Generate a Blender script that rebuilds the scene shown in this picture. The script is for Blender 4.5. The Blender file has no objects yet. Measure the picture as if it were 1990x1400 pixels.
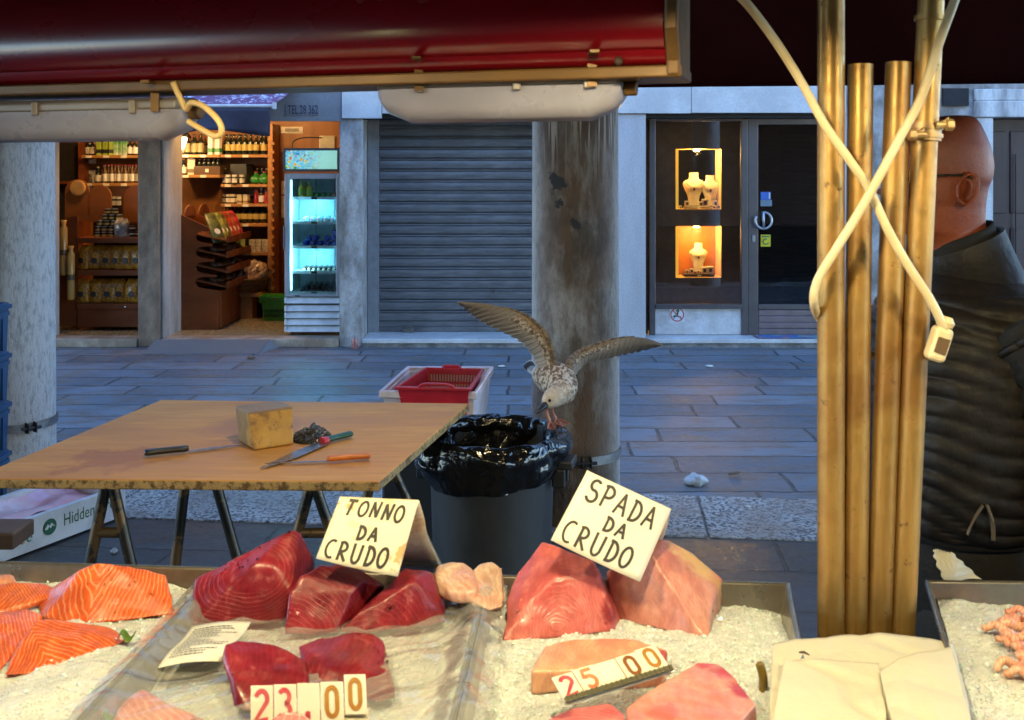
import bpy, bmesh, math, random
from mathutils import Vector, Matrix, noise
R = math.radians
random.seed(7)
S = bpy.context.scene
C = S.collection

# ---------------------------------------------------------------- camera, sky, sun, exposure
F, CX, HZ, EYE = 1990.0, 995.0, 340.0, 1.75          # lens in photo pixels, horizon row, eye height
cam_d = bpy.data.cameras.new('camera'); cam = bpy.data.objects.new('camera', cam_d); C.objects.link(cam)
cam.location = (0, 0, EYE); cam.rotation_euler = (R(90), 0, 0)
cam_d.sensor_width = 36; cam_d.lens = 36.0; cam_d.shift_y = -(700 - HZ) / F
cam_d.clip_start = 0.05; cam_d.clip_end = 200
cam_d.dof.use_dof = True; cam_d.dof.focus_distance = 3.9; cam_d.dof.aperture_fstop = 11
S.camera = cam
W = bpy.data.worlds.new('World'); S.world = W; W.use_nodes = True
sky = W.node_tree.nodes.new('ShaderNodeTexSky'); sky.sky_type = 'NISHITA'; sky.sun_disc = False
sky.sun_elevation = R(34); sky.sun_rotation = R(0); sky.air_density = 1.0; sky.dust_density = 0.0; sky.ozone_density = 6.0
bg = W.node_tree.nodes['Background']; bg.inputs[1].default_value = 0.15
W.node_tree.links.new(sky.outputs[0], bg.inputs[0])
sun_d = bpy.data.lights.new('sun', 'SUN'); sun = bpy.data.objects.new('sun', sun_d); C.objects.link(sun)
sun_d.energy = 2.0; sun_d.angle = R(0.5); sun_d.color = (1, .94, .85)
sun.rotation_euler = (R(-56), 0, 0); sun.location = (0, 20, 20)
S.view_settings.view_transform = 'Standard'; S.view_settings.look = 'None'
S.view_settings.exposure = 3.15; S.view_settings.gamma = 1
S.cycles.max_bounces = 8; S.cycles.transparent_max_bounces = 12; S.cycles.sample_clamp_indirect = 4
S.cycles.caustics_reflective = False; S.cycles.caustics_refractive = False

# ---------------------------------------------------------------- points from the survey of the photograph
def P(u, v, Y): return Vector(((u - CX) / F * Y, Y, EYE - (v - HZ) / F * Y))
def G(u, v, z=0.0):
    Y = (EYE - z) * F / (v - HZ); return Vector(((u - CX) / F * Y, Y, z))

# ---------------------------------------------------------------- mesh builder
class MB:
    def __init__(s): s.bm = bmesh.new()
    def face(s, pts):
        vs = [s.bm.verts.new(p) for p in pts]
        s.bm.faces.new(vs); return vs
    def box(s, x0, x1, y0, y1, z0, z1, M=None):
        c = [Vector((x, y, z)) for z in (z0, z1) for x, y in ((x0, y0), (x1, y0), (x1, y1), (x0, y1))]
        if M: c = [M @ p for p in c]
        v = [s.bm.verts.new(p) for p in c]
        for f in ((3, 2, 1, 0), (4, 5, 6, 7), (0, 1, 5, 4), (1, 2, 6, 5), (2, 3, 7, 6), (3, 0, 4, 7)):
            s.bm.faces.new([v[i] for i in f])
        return v
    def hexa(s, c):                                   # eight corners, bottom ring then top ring
        v = [s.bm.verts.new(p) for p in c]
        for f in ((3, 2, 1, 0), (4, 5, 6, 7), (0, 1, 5, 4), (1, 2, 6, 5), (2, 3, 7, 6), (3, 0, 4, 7)):
            s.bm.faces.new([v[i] for i in f])
    def loft(s, rings, closed=True, caps=True):
        rv = [[s.bm.verts.new(p) for p in r] for r in rings]
        n = len(rv[0])
        for a, b in zip(rv, rv[1:]):
            for i in range(n if closed else n - 1):
                j = (i + 1) % n
                s.bm.faces.new((a[i], a[j], b[j], b[i]))
        if caps and closed and n > 2:
            s.bm.faces.new(rv[0][::-1]); s.bm.faces.new(rv[-1])
        return rv
    def lathe(s, prof, c=(0, 0, 0), seg=16, M=None, caps=True):
        c = Vector(c); rings = []
        for r, z in prof:
            ring = [c + Vector((r * math.cos(2 * math.pi * i / seg), r * math.sin(2 * math.pi * i / seg), z)) for i in range(seg)]
            if M: ring = [M @ p for p in ring]
            rings.append(ring)
        s.loft(rings, caps=caps)
    def tube(s, pts, r, seg=8, caps=True):
        pts = [Vector(p) for p in pts]; n = len(pts)
        rs = r if isinstance(r, (list, tuple)) else [r] * n
        prev = None; rings = []
        for i, p in enumerate(pts):
            t = (pts[min(i + 1, n - 1)] - pts[max(i - 1, 0)]).normalized()
            if prev is None:
                a = Vector((0, 0, 1)) if abs(t.z) < .9 else Vector((1, 0, 0))
                nrm = (a - t * a.dot(t)).normalized()
            else:
                nrm = (prev - t * prev.dot(t)).normalized()
            prev = nrm; b = t.cross(nrm)
            rings.append([p + (nrm * math.cos(2 * math.pi * k / seg) + b * math.sin(2 * math.pi * k / seg)) * rs[i] for k in range(seg)])
        s.loft(rings, caps=caps)
    def prism(s, pts, off):                            # planar outline pushed along off
        off = Vector(off); pts = [Vector(p) for p in pts]
        a = [s.bm.verts.new(p) for p in pts]; b = [s.bm.verts.new(p + off) for p in pts]
        n = len(a)
        s.bm.faces.new(a[::-1]); s.bm.faces.new(b)
        for i in range(n):
            j = (i + 1) % n; s.bm.faces.new((a[i], a[j], b[j], b[i]))
    def ball(s, c, r, seg=12, ring=8, M=None):
        rx, ry, rz = r if isinstance(r, (tuple, list)) else (r, r, r)
        c = Vector(c); T = []
        for k in range(1, ring):
            th = math.pi * k / ring
            row = [Vector((rx * math.sin(th) * math.cos(2 * math.pi * i / seg), ry * math.sin(th) * math.sin(2 * math.pi * i / seg), -rz * math.cos(th))) for i in range(seg)]
            T.append([c + ((M @ p) if M else p) for p in row])
        rv = s.loft(T, caps=False)
        lo = Vector((0, 0, -rz)); hi = Vector((0, 0, rz))
        lo = s.bm.verts.new(c + ((M @ lo) if M else lo)); hi = s.bm.verts.new(c + ((M @ hi) if M else hi))
        for i in range(seg):
            j = (i + 1) % seg
            s.bm.faces.new((lo, rv[0][j], rv[0][i])); s.bm.faces.new((hi, rv[-1][i], rv[-1][j]))
    def grid(s, fn, nu, nv):
        vv = [[s.bm.verts.new(fn(i / nu, j / nv)) for i in range(nu + 1)] for j in range(nv + 1)]
        for j in range(nv):
            for i in range(nu):
                s.bm.faces.new((vv[j][i], vv[j][i + 1], vv[j + 1][i + 1], vv[j + 1][i]))
        return vv
    def ribbon(s, pts, w, o, ex, ey, lift):            # flat pen stroke in the plane o + a*ex + b*ey
        n = ex.cross(ey).normalized(); q = []
        pts = [Vector((a, b)) for a, b in pts]
        for i, p in enumerate(pts):
            t = (pts[min(i + 1, len(pts) - 1)] - pts[max(i - 1, 0)])
            t = Vector((t.x * ex.length, t.y * ey.length))
            t = t.normalized() if t.length else Vector((1, 0))
            m = Vector((-t.y, t.x)) * w / 2
            c = o + ex * p.x + ey * p.y + n * lift
            q.append((c + ex.normalized() * m.x + ey.normalized() * m.y, c - ex.normalized() * m.x - ey.normalized() * m.y))
        for (a, b), (c, d) in zip(q, q[1:]):
            s.face((a, b, d, c))
    def hull(s, pts):
        vs = [s.bm.verts.new(p) for p in pts]
        r = bmesh.ops.convex_hull(s.bm, input=vs)
        dead = list({e for e in r['geom_interior'] + r['geom_unused'] if isinstance(e, bmesh.types.BMVert)})
        bmesh.ops.delete(s.bm, geom=dead, context='VERTS')
    def build(s, name, mat, parent=None, smooth=False, bevel=0, sub=0, solid=0, loc=None, segs=2, norm=True, smooth_angle=None):
        bm = s.bm
        if norm: bmesh.ops.recalc_face_normals(bm, faces=bm.faces[:])
        if parent is not None:
            r = parent
            while r.parent: r = r.parent
            off = Vector(r.location)
        elif loc is not None: off = Vector(loc)
        else:
            bb = [v.co for v in bm.verts]
            off = Vector(((min(p.x for p in bb) + max(p.x for p in bb)) / 2, (min(p.y for p in bb) + max(p.y for p in bb)) / 2, min(p.z for p in bb)))
        for v in bm.verts: v.co -= off
        me = bpy.data.meshes.new(name); bm.to_mesh(me); bm.free()
        if smooth:
            for p in me.polygons: p.use_smooth = True
        mats = mat if isinstance(mat, (list, tuple)) else [mat]
        for m in mats: me.materials.append(m)
        o = bpy.data.objects.new(name, me); C.objects.link(o)
        if parent is not None: o.parent = parent
        else: o.location = off
        if solid:
            m = o.modifiers.new('thick', 'SOLIDIFY'); m.thickness = solid; m.offset = -1
        if bevel:
            m = o.modifiers.new('edge', 'BEVEL'); m.width = bevel; m.segments = segs; m.limit_method = 'ANGLE'; m.angle_limit = R(35)
        if sub:
            m = o.modifiers.new('round', 'SUBSURF'); m.levels = sub; m.render_levels = sub
        if smooth_angle:
            for p in me.polygons: p.use_smooth = True
            try: me.set_sharp_from_angle(angle=R(smooth_angle))
            except Exception: pass
        return o

def tag(o, label=None, cat=None, group=None, kind=None):
    if label: o['label'] = label
    if cat: o['category'] = cat
    if group: o['group'] = group
    if kind: o['kind'] = kind
    return o
def thing(name, label, cat, loc=(0, 0, 0), group=None):
    o = bpy.data.objects.new(name, None); C.objects.link(o); o.location = loc; o.empty_display_size = .1
    return tag(o, label, cat, group)
def copy_tree(o, loc=None, rot=None, label=None, group=None, scale=None):
    kids = {}
    for x in bpy.data.objects:
        if x.parent: kids.setdefault(x.parent.name, []).append(x)
    def rec(a, par):
        c = a.copy(); C.objects.link(c)
        if par: c.parent = par
        for ch in kids.get(a.name, []): rec(ch, c)
        return c
    c = rec(o, None)
    if loc is not None: c.location = loc
    if rot is not None: c.rotation_euler = (rot if not isinstance(rot, (int, float)) else (0, 0, rot))
    if label: c['label'] = label
    if group: c['group'] = group
    if scale: c.scale = scale
    return c
def smooth_path(pts, n=8):                             # Catmull-Rom
    pts = [Vector(p) for p in pts]; out = []
    q = [pts[0] * 2 - pts[1]] + pts + [pts[-1] * 2 - pts[-2]]
    for i in range(1, len(q) - 2):
        a, b, c, d = q[i - 1], q[i], q[i + 1], q[i + 2]
        for k in range(n):
            t = k / n
            out.append(.5 * ((2 * b) + (c - a) * t + (2 * a - 5 * b + 4 * c - d) * t * t + (3 * b - a - 3 * c + d) * t ** 3))
    out.append(pts[-1]); return out
def lerp_table(t, x):                                  # smooth lookup in rows (x, a, b, ...)
    if x <= t[0][0]: return t[0][1:]
    for a, b in zip(t, t[1:]):
        if x <= b[0]:
            k = (x - a[0]) / (b[0] - a[0]); return tuple(p + (q - p) * k for p, q in zip(a[1:], b[1:]))
    return t[-1][1:]

# ---------------------------------------------------------------- materials
def node(nt, t, **kw):
    n = nt.nodes.new(t)
    for k, v in kw.items():
        if k.startswith('i_'):
            key = k[2:]; key = int(key) if key.isdigit() else key.replace('_', ' ')
            n.inputs[key].default_value = v
        else: setattr(n, k, v)
    return n
def base_mat(name):
    m = bpy.data.materials.new(name); m.use_nodes = True
    nt = m.node_tree; b = nt.nodes['Principled BSDF']
    tc = node(nt, 'ShaderNodeTexCoord')
    return m, nt, b, tc.outputs['Object']
def c4(c): return (c[0], c[1], c[2], 1)
def noise_fac(nt, co, scale, detail=5, rough=.6, stretch=None, dist=0):
    if stretch:
        mp = node(nt, 'ShaderNodeMapping'); mp.inputs['Scale'].default_value = stretch
        nt.links.new(co, mp.inputs[0]); co = mp.outputs[0]
    n = node(nt, 'ShaderNodeTexNoise', i_Scale=scale, i_Detail=detail, i_Roughness=rough, i_Distortion=dist)
    nt.links.new(co, n.inputs['Vector']); return n.outputs[0]
def ramp(nt, fac, stops):
    r = node(nt, 'ShaderNodeValToRGB'); e = r.color_ramp.elements
    while len(e) < len(stops): e.new(.5)
    for k, (p, c) in enumerate(stops):
        e[k].position = p; e[k].color = c4(c) if isinstance(c, (tuple, list)) else (c, c, c, 1)
    nt.links.new(fac, r.inputs[0]); return r.outputs[0]
def mixc(nt, fac, a, b, mode='MIX'):
    n = node(nt, 'ShaderNodeMix', data_type='RGBA', blend_type=mode)
    for sock, val in ((0, fac), (6, a), (7, b)):
        if hasattr(val, 'is_linked'): nt.links.new(val, n.inputs[sock])
        else: n.inputs[sock].default_value = val if sock == 0 else c4(val)
    return n.outputs[2]
def mth(nt, op, a, b=None, c=None):
    n = node(nt, 'ShaderNodeMath', operation=op)
    for k, val in enumerate((a, b, c)):
        if val is None: continue
        if hasattr(val, 'is_linked'): nt.links.new(val, n.inputs[k])
        else: n.inputs[k].default_value = val
    return n.outputs[0]
def bump(nt, b, h, strength=.3, dist=.01, prev=None):
    n = node(nt, 'ShaderNodeBump', i_Strength=strength, i_Distance=dist)
    nt.links.new(h, n.inputs['Height'])
    if prev: nt.links.new(prev, n.inputs['Normal'])
    nt.links.new(n.outputs[0], b.inputs['Normal']); return n.outputs[0]
def M(name, col, rough=.55, metal=0.0, col2=None, ns=9, bs=40, bst=0.0, bd=.004, spec=.5, trans=0, sss=0, coat=0, stretch=None, rvar=0.12, emit=0, ecol=None, ior=None, lo=.35, hi=.68):
    m, nt, b, co = base_mat(name)
    f = noise_fac(nt, co, ns, stretch=stretch)
    c2 = col2 or tuple(x * .72 for x in col)
    nt.links.new(ramp(nt, f, [(lo, c2), (hi, col)]), b.inputs['Base Color'])
    nt.links.new(mth(nt, 'MULTIPLY_ADD', f, -2 * rvar, rough + rvar), b.inputs['Roughness'])
    b.inputs['Metallic'].default_value = metal; b.inputs['Specular IOR Level'].default_value = spec
    b.inputs['Transmission Weight'].default_value = trans
    if ior: b.inputs['IOR'].default_value = ior
    if sss:
        b.inputs['Subsurface Weight'].default_value = sss; b.inputs['Subsurface Scale'].default_value = .01
        b.inputs['Subsurface Radius'].default_value = (1, .4, .25)
    b.inputs['Coat Weight'].default_value = coat; b.inputs['Coat Roughness'].default_value = .12
    if bst: bump(nt, b, noise_fac(nt, co, bs, detail=6, stretch=stretch), bst, bd)
    if emit:
        b.inputs['Emission Color'].default_value = c4(ecol or col); b.inputs['Emission Strength'].default_value = emit
    return m
def glass_mat(name, tint=(.95, .97, .97), rough=0.0, ior=1.5):
    m = bpy.data.materials.new(name); m.use_nodes = True; nt = m.node_tree
    nt.nodes.remove(nt.nodes['Principled BSDF'])
    out = nt.nodes['Material Output']
    fr = node(nt, 'ShaderNodeFresnel', i_IOR=ior); tr = node(nt, 'ShaderNodeBsdfTransparent'); gl = node(nt, 'ShaderNodeBsdfGlossy')
    tr.inputs[0].default_value = c4(tint); gl.inputs['Roughness'].default_value = rough
    mx = node(nt, 'ShaderNodeMixShader')
    nt.links.new(fr.outputs[0], mx.inputs[0]); nt.links.new(tr.outputs[0], mx.inputs[1]); nt.links.new(gl.outputs[0], mx.inputs[2])
    nt.links.new(mx.outputs[0], out.inputs[0]); return m
def film_mat(name, white=.12, gloss=.18):
    m = bpy.data.materials.new(name); m.use_nodes = True; nt = m.node_tree
    b = nt.nodes['Principled BSDF']; out = nt.nodes['Material Output']
    b.inputs['Base Color'].default_value = (.85, .86, .86, 1); b.inputs['Roughness'].default_value = .12
    b.inputs['Coat Weight'].default_value = 1
    tr = node(nt, 'ShaderNodeBsdfTransparent'); gl = node(nt, 'ShaderNodeBsdfGlossy', i_Roughness=.12)
    lw = node(nt, 'ShaderNodeLayerWeight', i_Blend=.25)
    m1 = node(nt, 'ShaderNodeMixShader'); m2 = node(nt, 'ShaderNodeMixShader')
    m1.inputs[0].default_value = white
    nt.links.new(tr.outputs[0], m1.inputs[1]); nt.links.new(b.outputs[0], m1.inputs[2])
    nt.links.new(mth(nt, 'MULTIPLY_ADD', lw.outputs['Fresnel'], .9, gloss * .3), m2.inputs[0])
    nt.links.new(m1.outputs[0], m2.inputs[1]); nt.links.new(gl.outputs[0], m2.inputs[2])
    nt.links.new(m2.outputs[0], out.inputs[0]); return m
def emit_mat(name, col, st):
    m, nt, b, co = base_mat(name)
    b.inputs['Base Color'].default_value = c4(col); b.inputs['Emission Color'].default_value = c4(col); b.inputs['Emission Strength'].default_value = st
    return m
def lamp(name, parent, loc, energy, col, radius=.05, typ='POINT', **kw):
    d = bpy.data.lights.new(name, typ); d.energy = energy; d.color = col
    if typ == 'AREA': d.size = radius
    else: d.shadow_soft_size = radius
    for k, v in kw.items(): setattr(d, k, v)
    o = bpy.data.objects.new(name, d); C.objects.link(o)
    r = parent
    off = Vector((0, 0, 0))
    if parent is not None:
        while r.parent: r = r.parent
        off = Vector(r.location); o.parent = parent
    o.location = Vector(loc) - off; return o
def text_mesh(txt, size, font=None, extrude=0.0):      # built-in face only; returns a mesh lying in XY
    cu = bpy.data.curves.new('lettering', 'FONT'); cu.body = txt; cu.size = size; cu.extrude = extrude; cu.align_x = 'LEFT'
    cu.resolution_u = 3
    o = bpy.data.objects.new('lettering', cu); C.objects.link(o)
    bpy.context.view_layer.update()
    me = bpy.data.meshes.new_from_object(o.evaluated_get(bpy.context.evaluated_depsgraph_get()))
    bpy.data.objects.remove(o); bpy.data.curves.remove(cu)
    return me
def lettering(txt, size, mat, parent, o, ex, ey, lift=.002, name='lettering', fit=None):
    me = text_mesh(txt, size)
    if fit:
        w = max(v.co.x for v in me.vertices) - min(v.co.x for v in me.vertices); k = fit / w
    else: k = 1
    ex = ex.normalized(); ey = ey.normalized(); n = ex.cross(ey)
    r = parent
    while r.parent: r = r.parent
    off = Vector(r.location)
    for v in me.vertices: v.co = o + ex * v.co.x * k + ey * v.co.y + n * lift - off
    me.materials.clear(); me.materials.append(mat)
    ob = bpy.data.objects.new(name, me); C.objects.link(ob); ob.parent = parent; return ob
# ================================================================ THE SETTING
def struct(o): o['kind'] = 'structure'; return o
def X(u, Y): return (u - CX) / F * Y
def Z(v, Y): return EYE - (v - HZ) / F * Y
YF = 10.4                                            # shop fronts
TURN = R(-5.5)                                        # market hall sits slightly askew to the shops
ROT = Matrix.Rotation(TURN, 4, 'Z')

# ---- paving
def paving_mat(name, c1, c2, mortar, bw, rh, off, wet, rot=0, blotch=(.12, .09, .05), bk=.12, ms=.011):
    m, nt, b, co = base_mat(name)
    mp = node(nt, 'ShaderNodeMapping'); mp.inputs['Rotation'].default_value = (0, 0, rot); nt.links.new(co, mp.inputs[0])
    wob = node(nt, 'ShaderNodeTexNoise', i_Scale=3.0, i_Detail=3); nt.links.new(co, wob.inputs['Vector'])
    add = node(nt, 'ShaderNodeVectorMath', operation='MULTIPLY_ADD'); nt.links.new(wob.outputs['Color'], add.inputs[0]); add.inputs[1].default_value = (.06, .055, 0); nt.links.new(mp.outputs[0], add.inputs[2])
    br = node(nt, 'ShaderNodeTexBrick', offset=off, squash=1.35, squash_frequency=3, i_Scale=1.0, i_Mortar_Size=ms, i_Mortar_Smooth=.35, i_Bias=-.1, i_Brick_Width=bw, i_Row_Height=rh)
    br.inputs['Color1'].default_value = c4(c1); br.inputs['Color2'].default_value = c4(c2); br.inputs['Mortar'].default_value = c4(mortar)
    nt.links.new(add.outputs[0], br.inputs['Vector'])
    n1 = noise_fac(nt, co, 1.6, 8, .68); n2 = noise_fac(nt, co, 22, 8, .7); n3 = noise_fac(nt, co, 5, 6, .7, stretch=(.55, 1.6, 1))
    col = mixc(nt, ramp(nt, n3, [(.47, 0), (.63, .8)]), br.outputs['Color'], blotch)
    col = mixc(nt, ramp(nt, n2, [(.30, .55), (.62, 0)]), col, tuple(x * .45 for x in c1))
    col = mixc(nt, ramp(nt, n1, [(.35, .4), (.6, 0)]), col, tuple(x * .6 for x in c2))
    nt.links.new(col, b.inputs['Base Color'])
    nt.links.new(ramp(nt, mth(nt, 'ADD', mth(nt, 'MULTIPLY', n1, .6), mth(nt, 'MULTIPLY', n2, .4)), [(.34, wet), (.62, min(1, wet + .4))]), b.inputs['Roughness'])
    h = mth(nt, 'ADD', mth(nt, 'MULTIPLY', n2, .5), mth(nt, 'MULTIPLY_ADD', br.outputs['Fac'], -1.6, mth(nt, 'MULTIPLY', n1, .8)))
    bump(nt, b, h, .55, bk * .1)
    return m
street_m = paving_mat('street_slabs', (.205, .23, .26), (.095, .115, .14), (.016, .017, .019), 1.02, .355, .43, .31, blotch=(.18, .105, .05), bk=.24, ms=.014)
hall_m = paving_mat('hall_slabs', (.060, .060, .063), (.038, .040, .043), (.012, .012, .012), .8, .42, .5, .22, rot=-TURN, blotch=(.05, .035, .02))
def sheet(name, x0, x1, y0, y1, z, m, rot=None, n=1):
    b = MB(); M_ = rot or Matrix.Identity(4)
    b.face([M_ @ Vector(p) for p in ((x0, y0, z), (x1, y0, z), (x1, y1, z), (x0, y1, z))])
    return struct(b.build(name, m, loc=(0, 0, 0)))
sheet('street', -70, 70, -40, 90, 0, street_m)
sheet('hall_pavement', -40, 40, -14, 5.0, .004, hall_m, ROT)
m, nt, b, co = base_mat('pale_kerb_stone')
n1 = noise_fac(nt, co, 55, 8, .72, stretch=(1, .8, 1)); n2 = noise_fac(nt, co, 2.2, 6, .65)
col = mixc(nt, ramp(nt, n1, [(.44, 1), (.53, 0)]), (.50, .50, .48), (.06, .055, .05))
col = mixc(nt, ramp(nt, n2, [(.38, .75), (.6, 0)]), col, (.17, .16, .15))
nt.links.new(col, b.inputs['Base Color']); nt.links.new(ramp(nt, n2, [(.36, .16), (.58, .62)]), b.inputs['Roughness'])
bump(nt, b, n1, .8, .012); kerb_m = m
bb = MB()
x = -12.0; rk = random.Random(3)
while x < 12:
    w = rk.uniform(1.5, 2.3)
    bb.box(x + .006, x + w - .006, 4.99, 5.62, -.05, .012, ROT); x += w
struct(bb.build('kerb_strip', kerb_m, loc=(0, 0, 0), bevel=.006))

# ---- plaster, stone, metal
def stained(name, col, dark, streak=.3, ns=3.0, amount=(.42, .62), bst=.35, rough=.8, brown=None, grain=60):
    m, nt, b, co = base_mat(name)
    n1 = noise_fac(nt, co, ns, 8, .68, stretch=(1, 1, streak)); n2 = noise_fac(nt, co, grain, 6, .7); n3 = noise_fac(nt, co, ns * 4, 6, .7)
    c = mixc(nt, ramp(nt, n1, [(amount[0], 1), (amount[1], 0)]), col, dark)
    if brown: c = mixc(nt, ramp(nt, n3, [(.52, 0), (.68, .7)]), c, brown)
    c = mixc(nt, ramp(nt, n2, [(.35, .4), (.6, 0)]), c, tuple(x * .5 for x in col))
    nt.links.new(c, b.inputs['Base Color']); b.inputs['Roughness'].default_value = rough
    bump(nt, b, mth(nt, 'ADD', n2, mth(nt, 'MULTIPLY', n3, 1.5)), bst, .008); return m
plaster_m = stained('pale_plaster', (.50, .48, .48), (.40, .38, .38), bst=.15, amount=(.35, .6))
plaster_up = stained('upper_plaster', (.42, .43, .45), (.33, .33, .34), bst=.2)
pillar_m = stained('pillar_stone', (.44, .42, .40), (.13, .115, .10), streak=.45, ns=4.5, amount=(.36, .58), bst=.5, brown=(.22, .16, .11))
pillar_dk = stained('brown_pillar_stone', (.29, .19, .125), (.09, .055, .035), streak=.4, ns=4.0, amount=(.38, .6), bst=.4, brown=(.16, .12, .08))
slab_m = stained('grey_jamb_slab', (.40, .38, .36), (.22, .20, .18), streak=.3, ns=3, bst=.2)
fascia_m = stained('white_fascia', (.62, .61, .59), (.50, .48, .46), streak=1, ns=2.5, bst=.08, rough=.6)
fascia_gr = stained('grey_fascia', (.26, .25, .25), (.20, .19, .19), streak=1, ns=2.5, bst=.08, rough=.6)
marble_m = stained('white_marble_sill', (.66, .65, .64), (.5, .48, .46), streak=1, ns=5, bst=.1, rough=.4)
riser_m = stained('grey_stone_riser', (.30, .28, .26), (.10, .09, .08), streak=1, ns=5, bst=.5, amount=(.4, .62))
rough_m = stained('rough_masonry', (.42, .40, .38), (.16, .14, .12), streak=.7, ns=3.5, bst=.9, amount=(.4, .58), brown=(.24, .19, .14), grain=26)
istria_m = stained('pale_door_surround', (.60, .59, .57), (.22, .20, .19), streak=.18, ns=5, bst=.3, amount=(.34, .56))
steel_fr = M('bronze_grey_frame', (.17, .15, .15), .38, .75, col2=(.13, .115, .115), ns=3)
shut_m, nt, b, co = base_mat('shutter_metal')
n1 = noise_fac(nt, co, 2.5, 6, .6, stretch=(1, 1, .7)); n2 = noise_fac(nt, co, 30, 5, .7, stretch=(.15, 1, 1))
nt.links.new(mixc(nt, ramp(nt, n2, [(.4, .5), (.62, 0)]), ramp(nt, n1, [(.3, (.16, .16, .165)), (.7, (.25, .25, .25))]), (.09, .085, .085)), b.inputs['Base Color'])
b.inputs['Metallic'].default_value = .55; b.inputs['Roughness'].default_value = .46
dark_m = M('dark_interior', (.02, .016, .014), .8)
darkpanel_m = M('dark_brown_panel', (.045, .036, .03), .6)

# ---- the row of shops
row = thing('shop_building', 'pale plastered row of shops with grey shutter and lit jewellery window across the paved street', 'building', (0, YF, 0))
def bx(name, m, x0, x1, y0, y1, z0, z1, par=None, bevel=0, label=None):
    b = MB(); b.box(x0, x1, y0, y1, z0, z1); o = b.build(name, m, par, bevel=bevel)
    if label: o['label'] = label
    return o
def boxes(name, m, L, par=None, bevel=0, label=None):
    b = MB()
    for q in L: b.box(*q)
    o = b.build(name, m, par, bevel=bevel)
    if label: o['label'] = label
    return o
XB = X(660, YF), X(705, YF)
bx('wall', plaster_m, -14, X(90, YF), YF, YF + .3, 0, 2.44, row)
bx('wall', plaster_m, .84, X(1255, YF), YF, YF + .45, 0.0, 2.366, row, label='pale plaster wall between the shutter and the jewellery window')
bx('wall', plaster_m, 3.36, 3.40, YF, YF + .4, 0, 2.44, row)
bx('upper_wall', plaster_up, -14, 3.40, YF + .012, YF + .5, 2.60, 9.6, row)
bx('back_wall', plaster_up, -14, 3.40, YF + 4.6, YF + 4.8, 0, 9.6, row)
boxes('side_wall', plaster_up, [(-14.1, -14.001, YF + .3, YF + 4.8, 0, 9.6)], row)
bx('roof', M('roof_tiles', (.24, .10, .06), .8), -14.2, 3.41, YF - .35, YF + 5, 9.6, 9.9, row)
bx('lintel_beam', dark_m, -14, 3.40, YF + .03, YF + .48, 2.33, 2.59, row)
bx('lintel_panel', fascia_gr, -5.2, X(664, YF), YF - .03, YF + .02, Z(236, YF), 2.9, row, label='grey fascia panel carrying a telephone number')
bx('lintel_panel', fascia_m, X(665.5, YF), X(742, YF), YF - .05, YF + .02, Z(231, YF), 2.9, row, .004, label='white fascia panel with a shadowed corner above the stained pillar')
lp = boxes('lintel_panel', fascia_m, [(X(743, YF), X(1342, YF), YF - .03, YF + .02, Z(221, YF), 2.72), (X(1343, YF), 3.385, YF - .03, YF + .02, Z(220, YF), 2.72)], row, .003, label='long white fascia panel above shutter and jewellery window')
bx('stone_pillar', pillar_dk, X(268, YF), X(309, YF), YF - .01, YF + .35, 0, 2.42, row, .012, label='brown weathered stone pillar between the two grocery openings')
bx('jamb_slab', slab_m, X(309, YF) + .004, X(311, YF) + .02, YF + .05, YF + .64, 0, 2.42, row, .006)
bx('stone_pillar', pillar_m, XB[0], XB[1], YF - .02, YF + .3, 0, Z(231, YF), row, .015, label='stained pale stone pillar beside the drinks fridge')
bx('jamb_slab', plaster_m, XB[0] + .1, XB[1] - .012, YF + .302, YF + .75, .0, 2.34, row)
for q in ((XB[0] + .12, 1.93), (XB[0] + .10, 1.72), (XB[0] + .19, 1.05), (XB[0] + .17, .45), (XB[0] + .18, .62)):
    pass
# shutter
YS = 10.84
prof = []; z = .20
while z < 2.45:
    prof += [(0.0, z), (-.012, z + .010), (-.017, z + .040), (-.017, z + .062), (-.012, z + .084), (.034, z + .0845), (.034, z + .093), (-.008, z + .0935), (-.011, z + .100), (-.008, z + .1055), (.034, z + .106), (.034, z + .1145)]
    z += .115
b_ = MB(); x0, x1 = X(735, YS), .9
b_.loft([[Vector((xx, YS + y, zz)) for y, zz in prof] for xx in (x0, x1)], closed=False)
sh = b_.build('rolling_shutter', shut_m, row, norm=False, smooth_angle=30); sh['label'] = 'grey metal rolling shutter closed down to the white sill'
boxes('shutter_rail', M('rail_grey', (.3, .3, .31), .5, .3), [(X(716, YS), x0 + .01, YS - .05, YS + .06, .09, 2.4)], sh)
boxes('bottom_bar', shut_m, [(x0 + .005, .9, YS - .018, YS + .03, .094, .143), (x0 + .005, .9, YS - .012, YS + .03, .146, .198)], sh, .003)
b_ = MB()
cx, cz = X(795, YS), .12
b_.box(cx - .05, cx + .05, YS - .075, YS - .02, cz - .028, cz + .012); b_.tube(smooth_path([(cx - .03, YS - .05, cz + .01), (cx - .03, YS - .05, cz + .035), (cx + .03, YS - .05, cz + .035), (cx + .03, YS - .05, cz + .01)], 4), .006, 6)
b_.build('padlock', M('padlock_metal', (.22, .20, .17), .45, .6), sh, bevel=.006)
b_ = MB()
for u, r in ((959, .016), (945, .007), (972, .007), (930, .005), (988, .005), (922, .006), (998, .006)):
    p = P(u, 566, YS - .02); b_.lathe([(r, 0), (r * .8, .012), (0.001, .014)], (0, 0, 0), 8, Matrix.Translation(p) @ Matrix.Rotation(R(90), 4, 'X'))
b_.build('lock_rivets', M('lock_brass', (.12, .09, .06), .4, .8), sh)
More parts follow.
